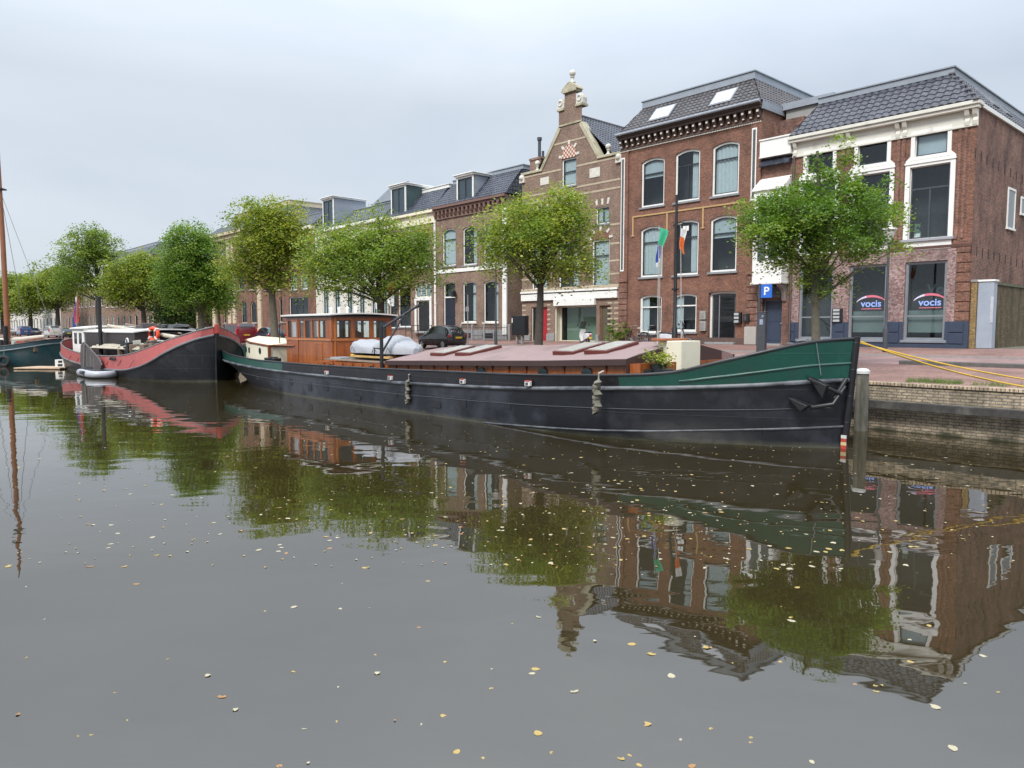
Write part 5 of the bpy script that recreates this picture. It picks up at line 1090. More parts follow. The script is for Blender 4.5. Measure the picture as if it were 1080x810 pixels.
b = MB(); b.lathe([(.24, 0), (.25, .03), (.02, .04)], (0, 0, 0), 16); b.torus((0, 0, 0), .26, .03, 'z', 20, 6); b.X = Matrix(); sw = b.build('steering_wheel', pm('dark_varnish'), wh, smooth=50, loc=(x1 - .55, .1, 1.9)); sw.rotation_euler = (0, R(75), 0)
# aft cabin
b = MB(); rings = []
def cb(s): return float(np.interp(s, [22.0, 24, 25.3, 26.0, 26.4], [1.5, 1.42, 1.05, .6, .15]))
for s in (22.0, 22.6, 23.3, 24, 24.7, 25.3, 25.7, 26.0, 26.3, 26.4):
    y = cb(s); z = float(np.interp(s, [22, 26.4], [1.60, 1.84])); rings.append([(-s, -y, .75), (-s, -y, z), (-s, -y * .5, z + .07), (-s, 0, z + .09), (-s, y * .5, z + .07), (-s, y, z), (-s, y, .75)])
b.loft(rings); ac = b.build('aft_cabin', CREAM, bg_, smooth=40)
b = MB()
for sg in (-1, 1): b.tube([(-s, sg * (cb(s) + .01), float(np.interp(s, [22, 26.4], [1.58, 1.82]))) for s in (21.98, 22.6, 23.3, 24, 24.7, 25.3, 25.7, 26.0, 26.3, 26.4)], .04, 6)
b.box(-22.02, -21.96, -1.54, -1.44, .75, 1.6); b.tube([(-21.98, -1.5, 1.58), (-21.98, 1.5, 1.58)], .04, 6); b.tube([(-21.98, -1.3, 1.6), (-20.2, -1.3, 1.6)], .03, 6); b.build('cabin_trim', pm('brown_trim', (.22, .07, .03), .4, .15), ac, smooth=60)
b = MB()
for s in (22.9, 24.1, 25.1): b.X = Matrix.Translation((-s, -cb(s) - .005, 1.36)) ; b.prism([(.10 * math.cos(6.283 * i / 12), .13 * math.sin(6.283 * i / 12)) for i in range(12)], -.02, .04)
b.build('porthole', pm('port_dark'), ac)
b = MB(); b.box(-21.9, -21.0, -1.75, -1.45, .78, 1.12); b.box(-21.4, -21.3, -1.77, -1.44, .8, 1.16); b.build('deck_box', BLACK, bg_, bevel=.02)
b = MB(); b.tube([(-22.3, -.9, 1.5), (-22.3, -.9, 2.35)], .02, 6); b.ball((-22.3, -.9, 2.38), .05, 8); b.tube([(-24.0, .3, 1.6), (-24.0, .3, 2.5)], .03, 6); b.build('stern_poles', BLACK, bg_)
b = MB(); b.prism([(-26.9, -.5), (-27.3, -.5), (-27.35, .3), (-27.1, .75), (-26.75, .7)], -.05, .05); b.tube([(-26.9, -.06, -.3), (-26.7, -.02, .9)], .05, 6); b.build('rudder', pm('rudder_grey', (.20, .21, .21), .6, .25, 3), bg_, bevel=.015)
# companionway, bollards, fairleads, small fore locker
b = MB(); px = TP(717, 13.5) - 6.0
zt_c = 2.02; b.prism([(-px - .34, -.7), (-px + .02, -.88), (-px + .22, -.62), (-px + .22, .1), (-px - .34, .1)], 1.1, zt_c - .02, 'z'); cw = b.build('companionway', CREAM, bg_, bevel=.015)
b = MB(); b.prism([(-px - .46, -.8), (-px + .05, -1.0), (-px - .2, .24), (-px - .46, .24)], zt_c - .02, zt_c + .03, 'z'); b.build('companionway_lid', pm('orange_lid', (.33, .11, .04), .4, .15), cw, bevel=.01)
for px in (687.5, 709):
    s = TP(px, 12.35) - 6.0; z0 = zr_(s) - .06; b = MB(); b.lathe([(.13, 0), (.13, .36), (.15, .37), (.15, .42), (.02, .43)], (-s, 12.35 - 14.05, z0), 14); b.build('bollard', BLACK, bg_, smooth=40)
for px, py in ((347.5, 395.5), (415.5, 401.5), (493, 404), (563, 406.5)):
    s = TP(px, 11.36) - 6.0; z = zr_(s) + .12; b = MB(); b.box(-s - .085, -s + .085, -2.79, -2.70, z - .065, z + .06); f = b.build('fairlead', pm('fairlead_white', (.62, .60, .58), .5, .1), bg_, bevel=.02); b = MB(); b.box(-s - .04, -s + .04, -2.797, -2.78, z - .035, z + .02); b.build('hole', DARKG, f); b = MB(); b.box(-s - .075, -s + .075, -2.80, -2.7, z + .05, z + .068); b.build('red_rim', pm('mark_red'), f)
b = MB(); b.box(-2.3, -1.8, .5, .9, 1.2, 1.55); b.prism([(-2.34, 1.55), (-1.76, 1.55), (-2.05, 1.66)], .46, .94); b.build('fore_locker', pm('brown_trim'), bg_, bevel=.015)
full(bg_)
# things on the barge
cv = thing('covered_dinghy', 'dinghy under a pale grey cover lying over the open hold', 'dinghy', W(13.0, 6.0 + 14.4, 1.42), ROT); cv.scale = (.88, .82, .74)
b = MB(); rings = []; n = 14
for i, s in enumerate(np.linspace(-1.85, 1.95, 22)):
    q = (s + 1.85) / 3.8; w_ = .78 * min(1, (max(.02, 1 - abs(2 * q - 1) ** 5)) ** .5); h = (.52 + .05 * math.sin(q * 9)) if q < .55 else .52 + .26 * math.exp(-((q - .70) / .10) ** 2) * 1.0 - .45 * max(0, q - .78)
    ring_ = []
    for k in range(n + 1):
        a = math.pi * k / n; y = -w_ * math.cos(a); fold = .025 * math.sin(k * 2.3 + s * 4) ; ring_.append((s, y * (1 + fold), .08 + (h + fold) * math.sin(a) ** .55 * (1 if w_ > .2 else .6)))
    rings.append(ring_)
b.loft(rings, False, False); b.quad(*rings[0]); b.quad(*rings[-1]); b.build('cover', pm('boat_cover', (.31, .32, .345), .8, .08, .9, .9, dirt=(.34, .35, .37), damt=(.5, .7)), cv, smooth=60)
b = MB(); b.loft([[(s, -.6 * (1 - abs(s / 2.1) ** 4), .14), (s, -.3, -.02), (s, .3, -.02), (s, .6 * (1 - abs(s / 2.1) ** 4), .14)] for s in np.linspace(-1.8, 1.85, 12)]); b.build('hull', BLACK, cv, smooth=50)
b = MB(); 
for x in (-1.2, .3, 1.2): b.tube([(x, -.80, .1), (x + .15, -.81, .35), (x + .3, -.78, .12)], .012, 5)
b.build('lacing', DARKG, cv); full(cv)
def rope_fender(px, label, top, bot, r, group='rope fenders on the near side of the barge'):
    s = TP(px, 11.3) - 6.0; p0 = W(11.3, TP(px, 11.3)); zt0, zb0 = FB(px, top, 11.25)[1], FB(px, bot, 11.25)[1]
    f = thing('rope_fender', label, 'fender', (p0.x, p0.y, 0), ROT, group)
    b = MB(); n = 9; zs = np.linspace(zt0 - .12, zb0, 2 * n); b.tube([(.03 * math.sin(i * 1.1), .0 - .03, z) for i, z in enumerate(zs)], [r * (1.1 if i % 2 else .8) for i in range(2 * n)], 10); b.build('body', ROPE, f, smooth=70)
    b = MB(); b.tube([(0, .02, zt0 - .1), (.02, .0, zt0 + .04), (.05, .12, zt0 + .08)], .022, 6); b.build('lanyard', pm('rope_pale', (.36, .34, .29), .9, .3, 15), f); full(f)
rope_fender(430, 'short dark rope fender hanging below the wheelhouse crane', 397, 426, .06)
rope_fender(631, 'long frayed grey rope fender hanging near the front hatch', 396, 436, .085)
p = W(12.55, TP(695, 12.55)); pot_ = shrub('yellow-green plant in a dark pot beside the cream companionway', (p.x, p.y, 1.22), (.26, .26, .2), 16, 17, LEAF_Y, .06, DARKG); full(pot_)
def rope(pts, r, label, m, cat='rope', name='mooring_rope', sag=.15, n=24):
    a, c = Vector(pts[0]), Vector(pts[1]); P = [a.lerp(c, i / n) - Vector((0, 0, sag * 4 * (i / n) * (1 - i / n))) for i in range(n + 1)]
    b = MB(); b.tube(P, r, 6); return full(tag(b.build(name, m, None, smooth=60), label, cat))
bowp = W(14.05, 6.0 - .1); bowp.z = 2.05
e1 = W(17.25, 2.5); e1.z = 1.02; e2 = W(17.6, 2.3); e2.z = 1.09
rope((bowp, e1), .016, 'yellow mooring rope from the green bow to the quay, the slacker one', YROPE, sag=.2)
rope((bowp + Vector((0, 0, -.03)), e2), .015, 'yellow mooring rope from the green bow to the quay, the tighter one', YROPE, sag=.13)
# ------------------------------------------------------------------ mooring pile and waling beam
q = thing('mooring_pile', 'weathered grey timber pile with white cap beside the green bow', 'pile', at(911.5, 16.75) * 1, ROT); q.location.z = 0
zt0 = FB(911, 394, 16.75)[1]
b = MB(); b.lathe([(.14, -1.2), (.145, .3), (.135, .8), (.13, zt0)], (0, 0, 0), 12); b.build('shaft', pm('grey_timber', (.16, .145, .12), .9, .35, 6, .5, dirt=(.05, .055, .04), damt=(.45, .65), streak=True), q, smooth=50)
b = MB(); b.lathe([(.15, zt0), (.15, zt0 + .06), (.1, zt0 + .11), (.01, zt0 + .12)], (0, 0, 0), 14); b.build('cap', pm('cap_white', (.55, .55, .53), .6, .15), q, smooth=40); full(q)
b = MB(); z = FB(930, 427, 16.9)[1]; b.box(0, 16, -.09, .09, -.085, .085); o = b.build('waling_beam', pm('tarred_timber', (.045, .043, .04), .85, .4, 3, .6, dirt=(.15, .145, .13), damt=(.52, .72)), None, bevel=.012, loc=W(16.98, 9.2, z), rz=ROT); tag(o, 'dark tarred timber beam running along the quay wall', 'beam'); full(o)
# grass tufts along the quay edge
g = np.random.default_rng(3); N = 2600; V = []
b = MB()
for (t0, t1, n0, sp, k) in ((5.2, 6.3, 17.75, .12, 1000), (4.3, 5.0, 17.7, .1, 240), (3.2, 4.2, 17.7, .1, 200), (9.0, 9.7, 25.2, .12, 420), (2.6, 3.0, 17.7, .1, 120)):
    for i in range(k):
        t_ = t0 + (t1 - t0) * g.random(); n_ = n0 + g.normal(0, sp); p = W(n_, t_, 1.07); a = g.random() * 6.28; h = .05 + .11 * g.random() ** 2; d = Vector((math.cos(a), math.sin(a), 0)); b.quad(p - d * .006, p + d * .006, p + d * .03 + Vector((0, 0, h)))
full(stuff(b.build('grass', pm('grass_blade', (.10, .16, .03), .7, .4, 4))))
# ------------------------------------------------------------------ the red sailing barge and its gear
REDP = pm('faded_red', (.36, .085, .08), .5, .12, 1.2, dirt=(.26, .07, .065), damt=(.5, .7))
rd = R(2.5)
tj = thing('red_sailing_barge', 'old sailing barge with faded red bulwark, black bluff bow and white wheelhouse', 'barge', W(11.9, 32.0), ROT + rd)
rows = [(0, .05, .08, .14, 1.98, 2.32, 0), (.15, .45, .58, .5, 1.86, 2.22, 0), (.5, .9, 1.14, 1.02, 1.62, 2.02, 0), (1.0, 1.35, 1.62, 1.5, 1.30, 1.80, 0), (2.0, 1.88, 2.08, 1.95, .78, 1.47, 0), (3.0, 2.1, 2.26, 2.17, .54, 1.24, 0), (4.5, 2.25, 2.35, 2.3, .38, 1.04, 0), (7.5, 2.3, 2.38, 2.35, .34, .94, 0), (11, 2.3, 2.36, 2.35, .45, 1.0, 0), (14, 2.15, 2.28, 2.25, .62, 1.18, 0), (16, 1.75, 2.02, 2.0, .85, 1.42, .02), (17.2, 1.15, 1.5, 1.5, 1.02, 1.58, .1), (17.9, .5, .8, .8, 1.1, 1.66, .3), (18.2, .1, .15, .15, 1.14, 1.7, .5)]
hb = pm('tjalk_black', (.008, .009, .012), .4, .2, 2, dirt=(.03, .033, .04), damt=(.5, .7))
plated(hb); plated(REDP, 1.8, .4, (.14, .04, .03), (.6, .8))
f = hull(tj, rows, hb, REDP, pm('grey_wale', (.12, .125, .14), .5, .2), DECKG, .06, .05, cap=pm('rail_grey', (.14, .13, .13), .6, .2), belly=1.25)
b = MB(); b.tube([(.03, 0, -.5), (.06, 0, .8), (.11, 0, 1.7), (.15, 0, 2.2)], [.06, .06, .07, .07], 8); b.build('stem', hb, tj, smooth=60)
b = MB(); b.prism([(-.1, 2.0), (.32, 2.05), (.30, 2.45), (.18, 2.45), (-.05, 2.25)], -.07, .07); b.build('stem_head', pm('stem_red', (.33, .05, .04), .5), tj, bevel=.02)
def cab(s0, s1, hw, z0, z1, m, name, roofm, over=.08, camber=.12):
    b = MB(); b.box(-s1, -s0, -hw, hw, z0, z1); c = b.build(name, m, tj, bevel=.02)
    b = MB(); b.loft([[(-s1 - over, y, z1 + camber * (1 - (y / hw) ** 2) - .01), (-s0 + over, y, z1 + camber * (1 - (y / hw) ** 2) - .01), (-s0 + over, y, z1 + .05 + camber * (1 - (y / hw) ** 2)), (-s1 - over, y, z1 + .05 + camber * (1 - (y / hw) ** 2))] for y in np.linspace(-hw - over, hw + over, 9)]); b.build('cabin_roof', roofm, c, smooth=30); return c
RW = pm('roof_white')
c1 = cab(5.2, 13.0, 1.55, .9, 2.08, pm('dark_cabin', (.03, .022, .022), .4, .15), 'trunk_cabin', RW)
for s in (6.2, 10.2):
    b = MB(); b.torus((-s, -1.56, 1.62), .17, .035, 'y', 20, 8); p_ = b.build('porthole', WHITE, c1, smooth=60); b = MB(); b.X = Matrix.Translation((-s, -1.57, 1.62)); b.prism([(.15 * math.cos(6.283 * i / 14), .15 * math.sin(6.283 * i / 14)) for i in range(14)], -.005, .01); b.build('porthole_pane', pm('port_dark'), c1)
c2 = cab(13.05, 15.2, 1.6, .95, 2.25, WHITE, 'wheelhouse', RW, .1)
for s in (13.65, 14.55): b = MB(); b.box(-s - .24, -s + .24, -1.62, -1.595, 1.42, 2.02); b.build('window', pm('port_dark'), c2, bevel=.01)
b = MB(); b.box(-13.1, -13.045, -1.2, -.4, 1.35, 2.1); b.box(-13.1, -13.045, .3, 1.2, 1.35, 2.1); b.build('front_window', pm('port_dark'), c2)
b = MB(); b.box(-8.6, -7.6, -.4, .5, 2.24, 2.42); b.tube([(-8.1, -.3, 2.42), (-8.1, .3, 2.42)], .12, 10); b.build('roof_hatch', pm('hatch_dark', (.05, .04, .04), .6), c1, bevel=.02)
# leeboard
T0_, Z0_ = 0, 0
b = MB(); s0 = 8.2; b.prism([(-s0 + 1.5 * q, z) for q, z in ((-1.15, 1.42), (-.85, 1.6), (-.5, 1.45), (.75, .85), (1.0, .55), (.85, .3), (.1, .05), (-1.05, .04), (-1.3, .6))], -2.58, -2.5); lb = b.build('leeboard', pm('leeboard_brown', (.075, .062, .06), .65, .2, 2), tj, bevel=.02)
b = MB()
for k in (-.7, -.1, .4): b.box(-s0 + k - .02, -s0 + k + .02, -2.6, -2.575, .1, 1.2 - (k + .7) * .35)
b.tube([(-s0 - .9, -2.62, 1.5), (-s0 - 1.15, -2.62, .1)], .03, 6); b.build('leeboard_strap', pm('strap_pale', (.2, .2, .19), .6), lb)
# lowered mast, spars and deck gear
b = MB(); b.tube([(-12.6, -.5, 2.42), (-2.2, -.25, 1.75)], [.07, .12], 10); b.build('lowered_spar', pm('spar_pale', (.42, .38, .30), .6, .2), tj, smooth=60)
b = MB(); b.tube([(-13.0, .5, 2.5), (-3, .4, 1.9)], .05, 8); b.tube([(-8, -1.5, 1.15), (-3.4, -1.2, 1.55)], .05, 8); b.build('boathook_poles', WOODG, tj, smooth=60)
rnd = random.Random(9); GM_ = [pm('lumber', (.16, .11, .08), .8, .4, 3), pm('gear_green', (.05, .09, .06), .8, .3), pm('gear_rust', (.22, .08, .04), .8, .3), pm('gear_pale', (.38, .37, .33), .8, .2), BLACK]
b = MB()
for k in range(60):
    s = 2.6 + 4.2 * rnd.random(); y = -1.85 + 1.4 * rnd.random(); h = .25 + .55 * rnd.random(); w_ = .1 + .2 * rnd.random(); b.k = rnd.randrange(5)
    b.X = Matrix.Translation((-s, y, .95)) @ Matrix.Rotation(rnd.uniform(-.5, .5), 4, 'Z') @ Matrix.Rotation(rnd.uniform(-.15, .15), 4, 'X'); b.box(-w_, w_, -w_ * .7, w_ * .7, 0, h)
stuff(b.build('deck_gear', GM_, tj, bevel=.02))
b = MB()
for k in range(6): b.tube([(-9.5 - rnd.random(), -2.0 + k * .07, 1.28 + .03 * k), (-3.6 - rnd.random(), -1.75 + k * .09, 1.30 + .05 * k)], .045, 6)
b.build('side_poles', pm('spar_pale'), tj, smooth=60)
b = MB(); b.tube([(-9.6, -1.75, .7), (-9.6, -1.75, 3.7)], [.10, .09], 10); b.tube([(-9.6, -1.75, 3.7), (-9.6, -1.75, 3.85)], .13, 10); b.build('stove_pipe', BLACK, tj, smooth=60)
b = MB()
for s in np.arange(3, 13, 1.6): b.tube([(-s, -2.3, .9), (-s - .4, -2.41, .55)], .012, 4)
b.build('rust_streaks', pm('rust_mark', (.12, .04, .03), .8), tj)
b = MB(); b.lathe([(.2, 1.0), (.22, 1.7), (.12, 1.75), (.12, 2.05), (.2, 2.1)], (-2.0, -.5, 0), 10); b.lathe([(.2, 1.0), (.22, 1.7), (.12, 1.75), (.12, 2.05), (.2, 2.1)], (-2.0, .5, 0), 10); b.box(-2.2, -1.8, -.6, .6, 1.3, 1.6); b.build('windlass', BLACK, tj, smooth=40)
b = MB(); b.box(-.95, -.75, -1.3, -1.25, 1.75, 1.95); b.build('hawse', BLACK, tj)
# illegible dark brushed name on the red bulwark
b = MB(); rnd = random.Random(2)
for k in range(9):
    s = 5.2 + k * .11; z = .86; y = -2.405; b.tube([(-s, y, z - .07), (-s + .04, y, z + .05 + .05 * rnd.random()), (-s + .09, y, z - .05)], .012, 5)
b.build('painted_name', BLACK, tj)
b = MB(); b.prism([(-18.1, -.3), (-18.9, -.3), (-19.0, .5), (-18.3, 1.2), (-18.1, 1.2)], -.05, .05); b.tube([(-18.3, 0, 1.3), (-15.8, .2, 1.75)], .05, 8); b.build('rudder', hb, tj, bevel=.02)
full(tj)
def onboat(root_n, root_t, rz, x, y, z=0): p = W(root_n, root_t) + Matrix.Rotation(rz, 3, 'Z') @ Vector((x, y, 0)); return (p.x, p.y, z)
lf = thing('lifebuoy', 'orange lifebuoy with white bands on a stand on the red barge', 'lifebuoy', at(161.5, 10.9), ROT + rd + .5); lf.location.z = 1.58
b = MB(); b.torus((0, 0, .42), .27, .085, 'y', 28, 10); b.build('ring', pm('lifebuoy_orange', (.75, .085, .03), .5, .08), lf, smooth=70)
b = MB()
for a in (45, 135, 225, 315): b.X = Matrix.Translation((.27 * math.cos(R(a)), 0, .42 + .27 * math.sin(R(a)))) @ Matrix.Rotation(-R(a), 4, 'Y'); b.box(-.095, .095, -.095, .095, -.03, .03)
full(lf); b.build('bands', WHITE, lf, bevel=.01); b = MB(); b.tube([(0, .06, -.35), (0, .06, .75)], .025, 6); b.build('stand', STEEL, lf)
fl = thing('dutch_flag', 'red, white and blue striped flag hanging from the stern of the red barge', 'flag', onboat(11.9, 32, ROT + rd, -14.2, -.6, 1.7), ROT + .2)
fl.location = at(80.5, 9.9); fl.location.z = 1.6; fl.scale = (1.3, 1.3, 1.15); full(fl)
b = MB(); b.tube([(0, 0, 0), (.25, 0, 2.35)], .025, 6); b.build('staff', WOODG, fl)
b = MB(); n = 14
for k in range(3):
    b.k = k
    for i in range(n):
        def pt(u, v): return (.26 - .12 * v - .05 * u - .22 * u + .02 * math.sin(v * 7), .07 * math.sin(u * 9 + v * 2), 2.25 - 1.35 * v - .3 * u)
        a, c, d, e = k / 3, (k + 1) / 3, i / n, (i + 1) / n; b.quad(pt(a, d), pt(c, d), pt(c, e), pt(a, e))
b.build('flag', [pm('flag_red', (.45, .03, .03), .8), pm('flag_white', (.65, .65, .65), .8), pm('flag_blue', (.03, .06, .32), .8)], fl, smooth=60)
# inflatable, raft
inf = thing('inflatable_boat', 'small silver grey inflatable boat afloat beside the red barge', 'inflatable', at(101, 8.9), ROT - .04); inf.location.z = 0; full(inf)
b = MB(); tube_ = [(1.75, -.42), (1.2, -.5), (-1.0, -.5), (-1.45, -.38), (-1.6, 0), (-1.45, .38), (-1.0, .5), (1.2, .5), (1.75, .42)]; b.tube([(-x, y, .17) for x, y in tube_], [.08] + [.17] * 7 + [.08], 12); b.build('tube', pm('pvc_silver', (.36, .37, .40), .4, .08), inf, smooth=60)
b = MB(); b.box(-1.3, 1.1, -.4, .4, .05, .1); b.box(-.2, .05, -.42, .42, .3, .34); b.box(-1.25, -1.2, -.36, .36, .08, .42); b.build('floor_and_thwart', pm('pvc_dark', (.10, .105, .115), .5), inf)
b = MB(); b.tube([(.3, -.66, .3), (0, -.70, .26), (-.35, -.66, .3)], .02, 6); b.tube([(.72, -.70, .24), (.25, -.71, .24)], .09, 10); b.build('grab_line', DARKG, inf, smooth=50)
rf = thing('wooden_raft', 'low wooden work raft floating astern of the red barge', 'raft', at(49, 8.6), R(-6)); rf.location.z = .03; rf.scale = (.72, .8, .8); bxp = Vector(rf.location); full(rf)
b = MB()
for k in range(9): y = -1.1 + k * .25; b.box(-1.9 + .02 * (k % 3), 1.9 - .03 * (k % 2), y, y + .22, .0, .09)
b.build('deck_boards', pm('raft_wood', (.42, .30, .20), .75, .25, 3), rf, bevel=.012); b = MB(); b.box(-1.8, 1.8, -1.05, -.85, -.3, .0); b.box(-1.8, 1.8, .85, 1.05, -.3, .0); b.box(-1.8, -1.6, -1.1, 1.1, -.15, -.002); b.build('floats', BLACK, rf)
bxr = thing('white_crate', 'white plastic crate standing on the wooden raft', 'crate', bxp + Vector((.85, -.2, .075)), .2); bxr.scale = (.68, .7, .68); full(bxr)
b = MB(); b.box(-.35, .35, -.25, -.2, 0, .62); b.box(-.35, .35, .2, .25, 0, .62); b.box(-.35, -.3, -.2, .2, 0, .62); b.box(.3, .35, -.2, .2, 0, .62); b.box(-.3, .3, -.2, .2, .02, .06); b.build('sides', WHITE, bxr, bevel=.015); b = MB(); b.box(-.1, .18, -.26, -.249, .36, .54); b.box(-.15, .2, -.26, -.249, .08, .26); b.build('openings', BLACK, bxr)
# ------------------------------------------------------------------ teal sailing boat at the left
tl = thing('teal_sailing_boat', 'teal-hulled sailing boat with a tall varnished mast at the left edge', 'boat', (-28.2, 46.2, 0), R(4))
rows = [(0, .06, .1, .12, 1.35, 1.62, 0), (.4, .7, .95, .95, 1.28, 1.55, 0), (1.2, 1.35, 1.6, 1.6, 1.1, 1.38, 0), (2.5, 1.8, 1.95, 1.95, .9, 1.18, 0), (5, 2.0, 2.1, 2.08, .72, .98, 0), (9, 2.0, 2.1, 2.08, .68, .92, 0), (13, 1.7, 1.9, 1.88, .85, 1.1, 0), (15.2, .9, 1.2, 1.2, 1.05, 1.3, .1), (16, .1, .2, .2, 1.15, 1.4, .4)]
hull(tl, rows, pm('teal_hull', (.02, .075, .085), .4, .15, 1.5, dirt=(.08, .11, .115), damt=(.45, .6), dscale=.5), pm('teal_bulwark', (.03, .06, .07), .45, .15), pm('teal_rail', (.12, .16, .17), .5), DECKG, .1, .05)
b = MB(); b.tube([(-3.1, 0, .9), (-3.1, 0, 8), (-3.1, 0, 13.0)], [.16, .14, .08], 12); ms_ = b.build('mast', pm('mast_varnish', (.25, .095, .04), .35, .15, 2, coat=.3), tl, smooth=60)
b = MB(); b.tube([(-3.1, 0, 13.0), (-3.1, 0, 13.6)], .03, 6); b.build('topmast_pin', BLACK, ms_)
b = MB(); b.box(-3.35, -2.85, -.25, .25, 10.7, 10.78); b.build('crosstree', BLACK, ms_)
b = MB(); b.tube([(-3.1, -.2, 1.0), (-3.1, -.2, 2.4)], .13, 10); b.build('mast_case', BLACK, ms_, smooth=50)
b = MB()
for x, y in ((-.1, 0), (-5.2, -1.9), (-5.2, 1.9), (-2.9, -1.85), (-2.9, 1.85)): b.tube([(-3.1, 0, 10.6), (x, y, 1.3)], .014, 5)
b.build('rigging', pm('rigging_grey', (.16, .17, .18), .6), tl)
b = MB(); b.tube([(-3.9, 0, 1.9), (-13.5, .3, 2.1)], .1, 10); b.build('boom', pm('mast_varnish'), tl, smooth=60)
b = MB(); b.tube([(-1, .2, 1.75), (-3.2, .1, 1.45), (-5.6, -.1, 1.55)], [.12, .2, .14], 10); b.build('furled_sail', pm('sail_cloth', (.46, .43, .36), .8, .15), tl, smooth=60)
b = MB(); b.box(-12, -6, -1.2, 1.2, .75, 1.7); b.box(-12.1, -5.9, -1.3, 1.3, 1.7, 1.76); b.build('deckhouse', pm('deckhouse_pale', (.42, .40, .36), .6, .15), tl, bevel=.03)
b = MB(); b.box(-2.2, -1.0, -.7, .7, 1.0, 1.5); b.build('red_hatch', pm('hatch_red', (.30, .06, .04), .6), tl, bevel=.03)
rnd = random.Random(31); b = MB()
for k in range(26):
    s = .8 + 7 * rnd.random(); y = -1.5 + 2.2 * rnd.random(); w_ = .1 + .25 * rnd.random(); b.k = rnd.randrange(5); b.X = Matrix.Translation((-s, y, .85)) @ Matrix.Rotation(rnd.uniform(-.6, .6), 4, 'Z'); b.box(-w_, w_, -w_ * .6, w_ * .6, 0, .25 + .5 * rnd.random())
stuff(b.build('deck_gear', GM_, tl, bevel=.02))
b = MB(); b.lathe([(.12, .9), (.14, 1.9), (.2, 1.95), (.1, 2.15)], (-3.9, -1.6, 0), 10); b.build('winch_post', BLACK, tl, smooth=40); full(tl)
for x, z, lab in ((-2.1, .32, 'black tyre fender nearest the bow of the teal boat'), (-5.0, .28, 'black tyre fender under the mast of the teal boat')):
    p_ = Vector((-28.2, 46.2, 0)) + Matrix.Rotation(R(4), 3, 'Z') @ Vector((x, -2.2, 0)); f = thing('tyre_fender', lab, 'fender', (p_.x, p_.y, z), R(4), 'tyre fenders on the teal boat'); b = MB(); b.torus((0, 0, 0), .26, .11, 'y', 24, 10); b.build('tyre', RUBBER, f, smooth=70); b = MB(); b.tube([(0, 0, .3), (0, .1, .85)], .015, 5); b.build('line', ROPE, f); full(f)
# ------------------------------------------------------------------ vehicles
CARG = pm('car_glass', (.015, .018, .02), .05, .1, spec=.8); TYRE = RUBBER; RIM = pm('alloy', (.4, .41, .43), .3, .05, metal=.8)
HATCH = [(-1.76, .60, .38, .72, .78, .5), (-1.70, .74, .28, .86, .95, .58), (-1.5, .80, .22, .93, 1.20, .57), (-1.2, .81, .2, .94, 1.42, .56), (-.6, .82, .2, .93, 1.49, .57), (0, .82, .2, .92, 1.48, .57), (.5, .82, .2, .90, 1.36, .55), (.98, .81, .2, .88, 1.02, .6), (1.12, .80, .2, .86, .93, .62), (1.5, .76, .22, .78, .84, .6), (1.74, .66, .3, .64, .70, .5), (1.8, .55, .38, .52, .56, .45)]
VAN = [(-2.3, .8, .4, 1.0, 1.6, .7), (-2.26, .88, .3, 1.05, 1.78, .74), (-1.9, .9, .24, 1.05, 1.86, .76), (-.5, .9, .22, 1.04, 1.88, .76), (.6, .9, .22, 1.02, 1.84, .74), (1.0, .9, .22, 1.0, 1.66, .72), (1.55, .88, .22, .98, 1.15, .72), (1.75, .86, .24, .95, 1.04, .7), (2.15, .78, .3, .85, .92, .6), (2.3, .62, .4, .65, .7, .5)]
SEDAN = [(-2.15, .66, .4, .76, .82, .5), (-2.05, .82, .28, .88, .96, .6), (-1.7, .86, .22, .92, 1.02, .62), (-1.45, .87, .2, .93, 1.12, .6), (-.9, .88, .2, .93, 1.40, .56), (-.3, .88, .2, .92, 1.45, .57), (.25, .88, .2, .91, 1.40, .56), (.95, .87, .2, .9, 1.0, .62), (1.2, .86, .2, .87, .94, .64), (1.8, .8, .24, .78, .84, .6), (2.1, .68, .34, .62, .68, .5)]
